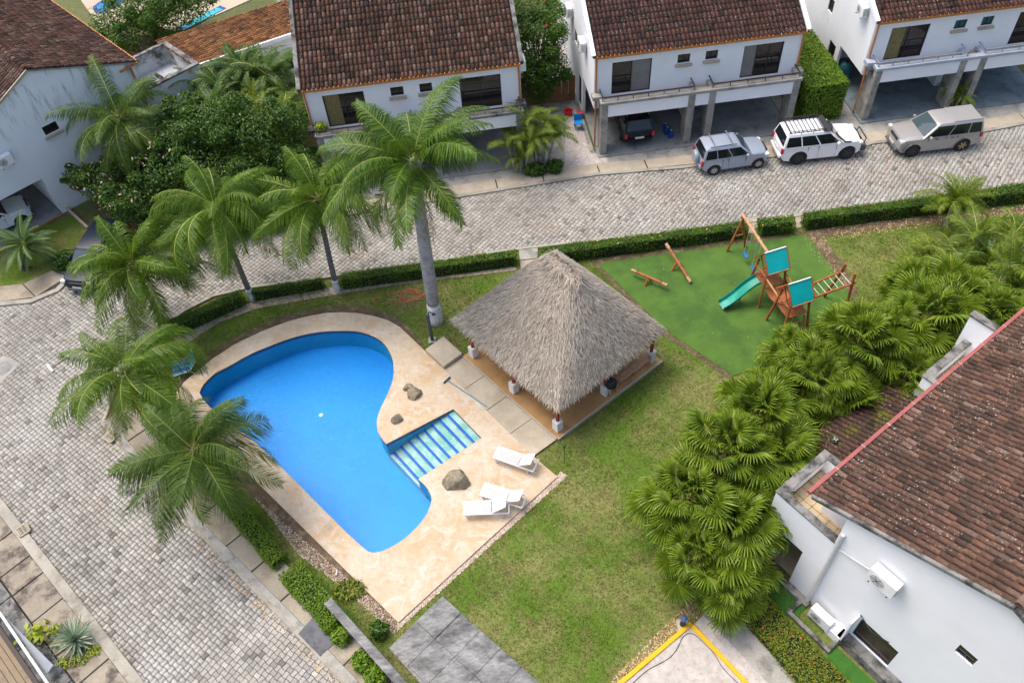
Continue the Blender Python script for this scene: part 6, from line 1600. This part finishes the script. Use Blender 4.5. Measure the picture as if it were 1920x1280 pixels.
def bush(label, name, blobs, n, size, m, seed, group=None, cat='bush', flowers=None, trunk=None, core=.80):
    """leafy plant: twigs, dark inside mass broken by gaps, leaves all round"""
    r = np.random.default_rng(seed); base = Vector((float(np.mean([b[0][0] for b in blobs])), float(np.mean([b[0][1] for b in blobs])), 0))
    t = thing(name, label, cat, base, group)
    if cat == 'tree':
        q_ = random.Random(seed+5); big = list(blobs)
        for b in big:
            for _ in range(5):
                a_ = q_.uniform(0,6.28); e_ = q_.uniform(-.1,1.0); d_ = Vector((math.cos(a_)*math.cos(e_),math.sin(a_)*math.cos(e_),math.sin(e_))); k_ = q_.uniform(.85,1.12); s_ = q_.uniform(.22,.42)
                blobs = blobs+[((b[0][0]+d_.x*b[1]*k_, b[0][1]+d_.y*b[2]*k_, b[0][2]+d_.z*b[3]*k_), b[1]*s_, b[2]*s_, b[3]*s_*.8)]
    P, Nn = shell_points(blobs, n, r, .30); V, F = leaf_cloud(P, Nn+np.array([0,0,.35]), size, r, .55)
    npmesh('crown' if cat == 'tree' else 'foliage', V, F, m, t)
    # inner shadowed leaves
    P2 = []
    for b in blobs:
        k = int(n*.25/len(blobs))+5; d = r.normal(0,1,(k,3)); d /= np.linalg.norm(d,axis=1,keepdims=True); P2.append(np.array(b[0])+d*np.array(b[1:4])*core*r.uniform(.55,1,(k,1)))
    P2 = np.concatenate(P2); P2 = P2[P2[:,2] > .03]; V, F = leaf_cloud(P2, r.normal(0,1,P2.shape), size*1.5, r, .5); npmesh('inner_foliage', V, F, M['bush_core'] if False else m, t)
    mb = MB(); rr = random.Random(seed)
    if trunk:
        mb.tube([base, base+Vector((.1,.05,trunk*.6)), base+Vector((0,0,trunk))], [.16,.12,.09], 8)
    for b in blobs:
        c = Vector(b[0]); st = base+ZUP*(trunk or .05)+Vector((rr.uniform(-.2,.2),rr.uniform(-.2,.2),0)); mb.tube([st, st.lerp(c,.55)+ZUP*.1, c+ZUP*b[3]*.3], [.05,.035,.015], 5)
        for _ in range(4): e = c+Vector((rr.uniform(-1,1)*b[1],rr.uniform(-1,1)*b[2],rr.uniform(0,1)*b[3]))*.8; mb.tube([c-ZUP*b[3]*.3, c.lerp(e,.6), e], [.03,.02,.008], 4)
    mb.build('trunk' if trunk else 'stems', M['twig'], t)
    if flowers:
        fm, nf, fs = flowers; P3, N3 = shell_points(blobs, nf*2, r, .03); idx = r.choice(len(P3), min(nf,len(P3)), False); V, F = leaf_cloud(P3[idx]+N3[idx]*.02, N3[idx], fs, r, .7)
        npmesh('flowers', V, F, fm, t)['kind'] = 'stuff'
    return t
def hedge(label, quad, h, m, seed, dens=420, size=.045, group='clipped hedges', flowers=None, name='hedge'):
    """clipped hedge on a four cornered footprint"""
    r = np.random.default_rng(seed); q = [Vector((p.x,p.y,0)) for p in quad]; base = sum(q, Vector())/4
    t = thing(name, label, 'hedge', base, group)
    q0 = [np.array(p) for p in q]
    P = []; Nn = []
    def face(a, b, c, d, nrm, ar):
        k = int(ar*dens); u = r.random(k)[:,None]; v = r.random(k)[:,None]
        p = (a*(1-u)+b*u)*(1-v)+(d*(1-u)+c*u)*v
        wob = .05*np.sin(p[:,0:1]*2.3+p[:,2:3]*3)*np.cos(p[:,1:2]*2.1)+r.normal(0,.035,(k,1)); P.append(p+np.array(nrm)*wob); Nn.append(np.repeat(np.array(nrm)[None],k,0))
    up = np.array([0,0,h]); area = abs(sum(q[i].x*q[(i+1)%4].y-q[(i+1)%4].x*q[i].y for i in range(4)))/2
    face(q0[0]+up,q0[1]+up,q0[2]+up,q0[3]+up,(0,0,1.0),area*1.6)
    cc = sum(q0)/4
    for i in range(4):
        a, b = q0[i], q0[(i+1)%4]; e = b-a; nn = np.array([e[1],-e[0],0]); nn /= np.linalg.norm(nn); nn = nn if np.dot(nn,(a+b)/2-cc) > 0 else -nn
        face(a+np.array([0,0,.03]), b+np.array([0,0,.03]), b+up, a+up, tuple(nn), np.linalg.norm(e)*h)
    P = np.concatenate(P); Nn = np.concatenate(Nn); V, F = leaf_cloud(P, Nn+np.array([0,0,.25]), size, r, .6); npmesh('foliage', V, F, m, t)
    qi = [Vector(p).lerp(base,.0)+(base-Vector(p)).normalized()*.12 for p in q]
    core = MB().prism(qi, .02, h-.09).build('shade_core', M['bush_core'], t)  # near-black solid block: the shade behind the leaves is put into its colour
    if flowers:
        idx = r.choice(len(P), flowers[1], False); V, F = leaf_cloud(P[idx]+Nn[idx]*.04, Nn[idx], flowers[2], r, .6); npmesh('flowers', V, F, flowers[0], t)['kind'] = 'stuff'
    return t

# ------------------------------------------------------------------ hedges
def hq(f0, f1, b0, b1, h): return [g(*f0), g(*f1), g(b1[0],b1[1],h), g(b0[0],b0[1],h)]
hedge('curved clipped hedge west of the limewashed palm bases', hq((340,629),(460,574),(306,601),(450,543),.7), .7, M['hedge'], 11)
hedge('short clipped hedge between two limewashed palm trunks', hq((477,566),(611,543),(472,541),(604,518),.7), .7, M['hedge'], 12)
hedge('long clipped hedge crossing behind the royal palm trunk', hq((640,545),(968,500),(638,511),(967,467),.75), .75, M['hedge'], 13, flowers=(M['flower_red'],25,.04))
hedge('clipped hedge from behind the thatched roof to the swing frame', hq((1012,500),(1400,447),(1010,464),(1398,413),.8), .8, M['hedge'], 14, flowers=(M['flower_yellow'],70,.06))
hedge('short square clipped hedge behind the swing frame', hq((1424,447),(1486,439),(1420,409),(1487,403),.85), .85, M['hedge'], 15, flowers=(M['flower_yellow'],12,.06))
hedge('long clipped hedge on the street from the short square one to the right edge', hq((1508,434),(1960,376),(1505,398),(1960,337),.85), .85, M['hedge'], 16, flowers=(M['flower_red'],30,.05))
hedge('clipped hedge beside the near sidewalk under the lowest palm', [g(352,878),g(517,1073),g(541,1052),g(390,868)], .7, M['hedge_bright'], 17)
hedge('bright hedge block beside the near sidewalk above the grey wall', [g(530,1092),g(620,1192),g(652,1160),g(570,1062)], .7, M['hedge_bright'], 18)
hedge('orange flecked hedge along the court path at the bottom right', [g(1355,1122),g(1500,1290),g(1592,1290),g(1408,1097)], .45, M['hedge_olive'], 19, 460, .04, flowers=(mk('dead_leaf', (.45,.12,.04), .8),60,.06))
def E3(c, rx, ry, rz): return ((c[0],c[1],c[2]), rx, ry, rz)
tb1 = g(1520,200); 
hedge('tall clipped bright green hedge block between two townhouses', [W(20.95,39.15),W(23.4,39.35),W(23.3,47.5),W(20.9,47.5)], 2.55, M['hedge_bright'], 21, 300, .075, 'clipped hedges')
bush('small yellow green shrub at the foot of the tall clipped hedge block', 'shrub', [E3(W(20.9,40.3,.4),.45,.4,.45)], 400, .08, M['croton'], 22)
bush('low shrub against the grey wall above the dark slab', 'shrub', [E3(g(640,1190,.35),.42,.42,.4),E3(g(620,1170,.35),.35,.35,.35)], 900, .07, M['hedge_bright'], 23)
bush('low shrub at the foot of the grey wall near the bottom edge', 'shrub', [E3(g(680,1238,.35),.45,.45,.4),E3(g(705,1265,.35),.5,.5,.42)], 1200, .07, M['hedge_bright'], 24)
bush('small ragged shrub in the soil between grey wall and deck', 'shrub', [E3(g(710,1180,.3),.4,.4,.35)], 300, .08, M['bush_mid'], 25)
bush('low weedy shrub behind the grey wall end', 'shrub', [E3(g(655,1105,.15),.7,.5,.18)], 260, .07, M['hedge_olive'], 26)
# ------------------------------------------------------------------ palms
royalbase = g(818,603)
palm('tall royal palm with smooth grey trunk between pool and palapa', 'royal_palm', royalbase, royalbase+Vector((.3,-.05,9.9)), .30, palm_set(31, M['royal'], 3.9, .95, .048, 92, .8, .36, .85), [3,3,4,4,3,3,3,3,2], 1.03, None, 31, 1.3, M['trunk'], mk('crown_shaft_green', (.16,.22,.06), .5), swell=.12)
def qp(label, b, topx, h, counts, sc, seed, meshes='a', white=.8, r=.15, name='queen_palm', tm=None):
    B = g(*b); T = g(topx[0], topx[1], h); meshes = palm_set(seed, M['queen'] if meshes == 'a' else M['queen_b'], random.Random(seed).uniform(3.1,3.5)); palm(label, name, B, T, r, meshes, counts, sc, 'feather palms around the pool', seed, white, tm or M['trunk_mid'])
qp('feather palm with limewashed base left of the royal palm', (633,545), (595,372), 6.2, [3,4,5,5,4,3,5,4,2], 1.12, 41)
qp('feather palm with limewashed base at the bend of the street hedge', (474,562), (402,388), 6.2, [3,4,5,5,4,4,5,5,2], 1.16, 42)
qp('feather palm leaning over the dark navy car', (312,616), (250,498), 4.6, [3,5,5,5,4,3,5,5,2], 1.15, 43, white=.5)
qp('feather palm spreading over the road end of the deck', (322,812), (232,692), 5.0, [2,3,4,4,4,3,4,4,3], 1.12, 44, white=0)
qp('lowest feather palm hanging over the near sidewalk and pool corner', (432,945), (362,842), 4.6, [2,3,3,4,4,3,4,3,3], 1.16, 45, 'b', 0)
qp('feather palm in front of the stained left gable', (262,340), (225,222), 4.9, [2,4,5,5,4,3,4,5,2], 1.12, 46, 'b', 0)
b = g(1772,424); palm('small young palm on the lawn by the street hedge', 'young_palm', b, b+Vector((-.1,.1,1.55)), .09, ARECA, [5,8,8,6], .98, None, 47, 0, M['trunk'], cat='palm tree')
# slim young palm by the terrace
b = g(285,225); palm('slim young palm rising before the rust stained terrace', 'young_palm', b, g(268,170,4.2), .07, ARECAD, [2,3,4,3], .6, None, 48, 0)
# cycad on the left plot
cb = g(48,505); t = palm('broad dark cycad on the grass plot at the left edge', 'cycad', cb, g(45,458,1.6), .2, CYCAD, [9,14,14,10], 1.12, None, 49, 0, M['trunk_dark'], cat='cycad')
# areca clumps
clump('tall dark areca clump left of the first townhouse', 'areca_palm', g(490,262), ARECAD, 150, 1.6, 4.2, 1.9, 1.05, 'areca palms', 51, 14, cat='palm')
clump('bright areca clump below the tall dark one', 'areca_palm', g(515,320), ARECA, 80, 1.6, 3.6, 1.7, 1.05, 'areca palms', 52, 11)
clump('leafy palm clump on the driveway verge right of the royal palm', 'areca_palm', g(1015,310), ARECA, 64, 1.2, 3.2, 1.0, .78, 'areca palms', 54, 9)
clump('yellowing palm clump beside the first garage', 'areca_palm', g(975,320), ARECA, 44, .8, 2.4, .8, .72, 'areca palms', 55, 7)
clump('large areca clump in the upper right garden', 'areca_palm', g(1800,570), ARECA, 210, .8, 2.8, 2.4, .95, 'areca palms', 56, 20)
clump('areca clump nearest the red gutter on the right', 'areca_palm', g(1885,600), ARECAD, 150, .8, 2.8, 2.0, .95, 'areca palms', 57, 15)
clump('areca clump against the lawn at the upper right', 'areca_palm', g(1725,550), ARECA, 110, .3, 1.1, 1.5, .72, 'areca palms', 58, 14)
clump('small bright palm beside the boxy silver car', 'areca_palm', W(30.3,39.0,.1), ARECA, 30, .3, .9, .4, .6, 'areca palms', 59, 4)
clump('areca clump at the right picture edge', 'areca_palm', g(1905,530), ARECA, 150, .5, 2.0, 1.8, .85, 'areca palms', 60, 14)
clump('dark areca clump standing in the middle of the left planting', 'areca_palm', g(450,320), ARECAD, 80, 2.0, 3.8, 1.4, 1.0, 'areca palms', 151, 10)
clump('areca clump at the foot of the rust stained terrace', 'areca_palm', g(395,240), ARECAD, 60, 1.2, 2.8, 1.3, .95, 'areca palms', 152, 9)
clump('dark areca clump before the windows of the small tiled house', 'areca_palm', g(520,220), ARECAD, 110, 1.4, 3.2, 1.4, 1.0, 'areca palms', 153, 11)
# fan palms
FP = [(1625,715,3.5,46,1.3),(1700,690,3.3,38,1.2),(1560,745,3.3,44,1.28),(1665,775,2.8,38,1.2),(1500,800,3.1,44,1.28),(1570,815,2.4,36,1.15),(1405,865,3.1,46,1.3),(1345,940,3.3,46,1.3),(1430,930,2.9,42,1.22),(1275,1000,2.9,42,1.25),(1345,1050,3.0,46,1.28),(1405,1010,2.7,38,1.15),(1300,1095,2.2,36,1.12),(1362,1125,1.9,32,1.0),(1745,655,3.0,40,1.2),(1690,620,2.8,38,1.15),(1480,745,2.7,40,1.2),(1800,690,3.0,38,1.15),(1440,800,2.6,38,1.15)]
FL_ = ['fan palm nearest the play set','fan palm at the top of the row by the areca garden','fan palm behind the lower end of the play ladder','fan palm pressed against the second balcony','fan palm at the corner of the artificial turf','fan palm hanging over the porch roof','fan palm at the head of the lower group','fan palm leaning furthest over the lawn middle','fan palm beside the football porch roof','fan palm reaching furthest left onto the lawn','tallest fan palm in the middle of the lower group','fan palm beside the terrace parapet','low fan palm in front over the dry lawn','lowest fan palm next to the court path','fan palm touching the divider wall at the top of the bank','fan palm at the back of the bank below the areca garden','fan palm stepping onto the artificial turf','fan palm wedged between the divider wall and the areca garden','fan palm bridging the upper and lower groups']
for i, (x, y, h, n, sc) in enumerate(FP): fanpalm(FL_[i], g(x,y), h*(.9+.25*((i*7)%5)/4), int(n*1.25), sc*(.92+.16*((i*3)%4)/3), 60+i, 3+(i%4))
# ------------------------------------------------------------------ leafy trees and shrubs
c = g(300,400)
def blob_px(x, y, z, rx, ry, rz): return E3(g(x,y,z), rx, ry, rz)
bush('spreading pink flowered tree before the left gabled house', 'flowering_tree', [blob_px(200,345,2.2,1.5,1.3,1.1),blob_px(250,380,2.0,1.6,1.3,1.2),blob_px(300,330,2.9,1.6,1.4,1.2),blob_px(150,330,2.6,1.0,.8,.6),blob_px(340,290,3.4,1.7,1.5,1.3),blob_px(240,310,2.9,1.3,1.2,.9)], 17000, .08, M['bush'], 71, None, 'tree', (M['flower_pink'],260,.09), 1.8)
bush('dark leafy tree behind the bend palm', 'leafy_tree', [blob_px(410,235,4.4,1.9,1.6,1.5),blob_px(480,250,4.0,1.9,1.6,1.5),blob_px(345,265,3.9,1.6,1.4,1.3),blob_px(300,250,3.8,1.4,1.3,1.2),blob_px(355,215,4.2,1.3,1.3,1.2),blob_px(535,235,4.0,1.4,1.3,1.3),blob_px(380,320,2.8,1.7,1.5,1.4),blob_px(460,325,2.6,1.7,1.5,1.4),blob_px(535,300,2.6,1.5,1.4,1.5)], 23000, .085, M['bush'], 72, None, 'tree', None, 2.0)
bush('mid green tree with red blossoms between two townhouses', 'leafy_tree', [blob_px(1010,70,4.0,1.5,1.5,1.4),blob_px(1000,110,3.0,1.3,1.4,1.3),blob_px(1030,125,2.3,1.3,1.3,1.4),blob_px(990,30,4.8,1.7,1.7,1.5),blob_px(1025,60,4.4,1.4,1.4,1.4),blob_px(1010,160,1.6,1.1,1.0,1.2)], 15000, .08, M['bush_mid'], 73, None, 'tree', (M['flower_red'],28,.13), 1.6)
bush('dense hedge trees screening the blue pool at the top left', 'tree_screen', [blob_px(215,45,1.6,1.8,1.6,1.6),blob_px(255,25,2.2,2.0,1.7,1.9),blob_px(300,15,2.4,2.0,1.8,1.9),blob_px(345,5,2.2,2.0,1.7,1.7),blob_px(235,65,1.2,1.6,1.4,1.2),blob_px(300,50,1.0,1.5,1.3,1.1)], 15000, .09, M['bush_mid'], 74, None, 'tree', None, 1.2)
bush('flowering shrub with red heads at the right picture edge', 'shrub', [blob_px(1900,430,.8,.9,.8,.7),blob_px(1935,455,.7,.9,.8,.7)], 1600, .09, M['bush_mid'], 75, None, 'bush', (M['flower_red'],30,.12))
bush('dark round shrub at the tail of the navy car', 'shrub', [blob_px(118,490,.5,.7,.6,.5)], 900, .08, M['bush'], 76)
bush('low leafy shrub beneath the verge palm clump', 'shrub', [blob_px(1005,318,.4,.7,.4,.45),blob_px(1040,312,.5,.5,.4,.5)], 1100, .09, M['bush_mid'], 77)
bush('dark understorey shrub between the areca clumps', 'shrub', [blob_px(560,330,1.0,1.0,.9,1.0),blob_px(420,200,1.4,1.3,1.2,1.3)], 2200, .11, M['bush'], 78)
bush('dense shrub bank between the dark tree and the street', 'shrub_bank', [blob_px(560,380,.9,1.2,.9,1.0),blob_px(500,400,.9,1.2,.9,1.0),blob_px(430,420,.8,1.1,.8,.9),blob_px(350,440,.7,1.1,.8,.8),blob_px(290,440,.7,1.0,.8,.8),blob_px(590,345,1.2,.9,.9,1.2)], 9000, .085, M['bush'], 79)
# planting in the bottom left corner
cr = thing('croton_plant', 'broad leaved yellow green plant in the bottom left planting', 'plant', g(60,1195)); r_ = np.random.default_rng(81); p0 = np.array(g(62,1195,.2))
P = p0+r_.normal(0,1,(70,3))*np.array([.28,.32,.14])+np.array([0,0,.12]); V, F = leaf_cloud(P, np.tile([0,0,1.],(70,1)), .17, r_, .5); npmesh('foliage', V, F, M['croton'], cr)
ag = thing('agave', 'spiky cream striped agave rosette near the left kerb', 'agave', g(146,1203)); p0 = g(146,1203,.12)
def blade_mesh(L, w, m):
    V = []; F = []
    for i in range(6):
        t = i/5; ww = w*(1-t)**.6*(.6+.8*min(1,t*3)); V += [Vector((L*t,-ww,-.10*t*t*L+.0)), Vector((L*t,0,-.10*t*t*L-.02)), Vector((L*t,ww,-.10*t*t*L))]
    for i in range(5): F += [(3*i,3*i+1,3*i+4,3*i+3),(3*i+1,3*i+2,3*i+5,3*i+4)]
    return mesh_from(V, F, m, 'blade')
bl0 = blade_mesh(.95, .042, M['agave'])
for k in range(70):
    q = k/70; place('blade', bl0, ag, Mrot(p0-g(146,1203)+ZUP*(.1+.2*(1-q)), 2.399*k, math.radians(78-75*q+rng.uniform(-6,6)), rng.uniform(-.2,.2), rng.uniform(.85,1.1)))
fern = clump('blue green ferny plant beside the striped agave', 'fern', g(110,1205), CYCAD, 16, .05, .15, .15, .38, None, 82, 3, cat='plant')
gcv = bush('trailing yellow green ground cover round the agave', 'ground_cover', [E3(g(175,1220,.12),.35,.3,.16),E3(g(150,1238,.12),.4,.25,.16),E3(g(118,1245,.12),.4,.3,.16),E3(g(105,1180,.2),.3,.25,.2)], 420, .06, M['croton'], 83, None, 'plant')
clump('green spiky plant at the left edge near the bottom', 'spiky_plant', g(-8,1175), CYCAD, 12, .2, .3, .1, .5, None, 84, 2, cat='plant')
bush('low green plant tub on the first balcony', 'balcony_plant', [E3(W(-6.6,39.3,4.0),.35,.25,.3)], 260, .09, M['croton'], 85, None, 'plant')

# ------------------------------------------------------------------ grass
excl = [DECK, [FC,FR_,FB,FL], TURF, CSTRIP, px([(730,1216),(830,1119),(1012,1281),(1090,1350),(850,1350)]), px([(1160,1285),(1294,1168),(1319,1150),(1345,1122),(1420,1180),(1600,1350),(1090,1350)]), e1, px([(744,1182),(1062,893),(1052,884),(747,1166)]), px([(595,1130),(615,1110),(790,1300),(760,1330)]),
        [RO+RD*2.9+RN*.4,RO+RD*-9+RN*.5,RO+RD*-9+RE*12,RO+RD*2.9+RE*12]]
gr = np.random.default_rng(5); xs = [p.x for p in BLOCK]; ys = [p.y for p in BLOCK]
from mathutils import noise as mnoise
def inpoly_np(X, Y, poly):
    c = np.zeros(len(X), bool); k = len(poly); j = k-1
    for i in range(k):
        xi, yi, xj, yj = poly[i][0], poly[i][1], poly[j][0], poly[j][1]
        if yi != yj: c ^= ((yi > Y) != (yj > Y)) & (X < (xj-xi)*(Y-yi)/(yj-yi)+xi)
        j = i
    return c
NT = 420000; cx = gr.uniform(-19,24,NT); cy = gr.uniform(8,34,NT)
dx = np.stack([cx, cy, np.full(NT,-CAM_H)],1); zz = dx@np.array(_f); ix = 960+FPX*(dx@np.array(R2))/zz; iy = 640-FPX*(dx@np.array(U2))/zz
ok = (ix > -15) & (ix < 1935) & (iy > -15) & (iy < 1295) & ~((ix > 1500) & (iy > 640)) & inpoly_np(cx, cy, BLOCK)
for e in excl: ok &= ~inpoly_np(cx, cy, e)
cx, cy = cx[ok], cy[ok]
def gn(X, Y, s, q): return np.sin(X*s+q)*np.cos(Y*s*1.13+q*2)+.6*np.sin(X*s*2.1+Y*s*1.7+q*3)+.5*np.cos(X*s*.7-Y*s*2.3+q)
dn = .55+.22*gn(cx,cy,.8,1.0)+.16*gn(cx,cy,2.7,4.0)+.22*gn(cx,cy,9.,2.0)
ok = gr.random(len(cx)) < dn; pts = list(zip(cx[ok], cy[ok]))
# tufts creeping over the edge of the artificial turf
for i in range(len(TURF)):
    A0_, B0_ = TURF[i], TURF[(i+1) % len(TURF)]
    for _ in range(int((B0_-A0_).length*26)):
        q = A0_.lerp(B0_, rng.random()); pts.append((q.x+rng.gauss(0,.05), q.y+rng.gauss(0,.05)))
# keep clear of the near sidewalk
A_s, B_s = nc[0], nc[-1]
pts = np.array(pts)
sgn = (pts[:,0]-nc[1].x)*(nc[2].y-nc[1].y)-(pts[:,1]-nc[1].y)*(nc[2].x-nc[1].x)
ref = (g(600,900).x-nc[1].x)*(nc[2].y-nc[1].y)-(g(600,900).y-nc[1].y)*(nc[2].x-nc[1].x)
dk_ = np.sign(sgn) == np.sign(ref); pts = pts[dk_]
n = len(pts); k = 2
ctr = np.repeat(pts, k, 0)+gr.normal(0,.03,(n*k,2)); a = gr.uniform(0,6.283,n*k); h = gr.uniform(.03,.085,n*k); w = gr.uniform(.008,.02,n*k); le = gr.normal(0,.045,(n*k,2))
V = np.empty((n*k,3,3)); V[:,0,0] = ctr[:,0]-np.cos(a)*w; V[:,0,1] = ctr[:,1]-np.sin(a)*w; V[:,1,0] = ctr[:,0]+np.cos(a)*w; V[:,1,1] = ctr[:,1]+np.sin(a)*w; V[:,:2,2] = .03
V[:,2,0] = ctr[:,0]+le[:,0]; V[:,2,1] = ctr[:,1]+le[:,1]; V[:,2,2] = .03+h
go = npmesh('grass', V.reshape(-1,3), np.arange(n*k*3).reshape(-1,3), M['grass']); tag(go, 'short patchy grass over the lawns round the pool', 'grass', None, 'stuff')
# pebbles along the deck and loose litter
def pebbles(name, poly, nn, s0, s1, m, seed, z=.05):
    r = np.random.default_rng(seed); xs = [p.x for p in poly]; ys = [p.y for p in poly]; V = []; F = []
    bs = np.array([(1,0,0),(0,1,0),(-1,0,0),(0,-1,0),(0,0,.7)]); fc = [(0,1,4),(1,2,4),(2,3,4),(3,0,4)]; c = 0
    while c < nn:
        x, y = r.uniform(min(xs),max(xs)), r.uniform(min(ys),max(ys))
        if not inpoly(x,y,poly): continue
        s = r.uniform(s0,s1); a = r.uniform(0,6.28); R = np.array([[math.cos(a),-math.sin(a),0],[math.sin(a),math.cos(a),0],[0,0,1]]); b = len(V)
        V += list((bs*np.array([s,s*r.uniform(.6,1),s]))@R.T+np.array([x,y,z])); F += [tuple(b+i for i in f) for f in fc]; c += 1
    o = npmesh(name, V, F, m); o['kind'] = 'stuff'; tag(o, None, 'gravel'); return o
pm = leafmat('pebble_mix', [(.55,.45,.36),(.34,.25,.18),(.62,.55,.48),(.22,.16,.12),(.45,.33,.25)], 0, .9)
tag(pebbles('gravel', px([(744,1184),(1064,893),(1052,884),(1045,893),(747,1166)]), 2600, .015,.04, pm, 91), 'brown gravel strip along the lawn side of the deck')
tag(pebbles('gravel', px([(747,1166),(740,1190),(640,1100),(560,1040),(500,960),(470,925)]), 2200, .015,.04, pm, 92), 'brown gravel strip along the road side of the deck')
tag(pebbles('gravel', px([(1084,300),(1062,205),(1076,190),(1108,290),(1137,312),(1060,320)]), 900, .02,.06, leafmat('pebble_pale', [(.6,.55,.5),(.45,.40,.36),(.68,.64,.6)],0,.9), 93, .07), 'pale gravel path beside the middle townhouse')
lit = leafmat('leaf_litter', [(.34,.20,.09),(.24,.14,.07),(.42,.30,.15),(.5,.42,.3)], 0, .9)
tag(pebbles('leaf_litter', px([(1500,445),(1530,432),(1960,380),(1960,400),(1740,425),(1545,455),(1600,540),(1580,550)]), 1200, .02,.05, lit, 94, .05), 'dry leaf litter under the street hedge')
tag(pebbles('leaf_litter', px([(1160,1290),(1294,1176),(1345,1122),(1330,1100),(1270,1150),(1130,1290)]), 1500, .02,.045, lit, 95, .04), 'dry leaf litter beside the yellow court kerb')
tag(pebbles('leaf_litter', px([(1050,900),(1060,830),(1250,700),(1180,900),(1200,1090),(1260,1160),(1170,1280),(1010,1280),(840,1115)]), 70, .015,.035, lit, 96, .075), 'dry leaves scattered over the main lawn')
tag(pebbles('leaf_litter', TURF, 30, .015,.03, lit, 97, .062), 'few dry leaves scattered on the artificial turf')
tag(pebbles('leaf_litter', px([(200,805),(283,912),(640,1282),(625,1290),(265,915),(185,810)]), 420, .02,.05, lit, 98, .04), 'dry leaves and dirt gathered along the near kerb')
for o_ in bpy.data.objects:
    if o_.get('kind') == 'stuff' and o_.parent is None and o_.name.startswith('leaf_litter'): o_['category'] = 'leaf litter'
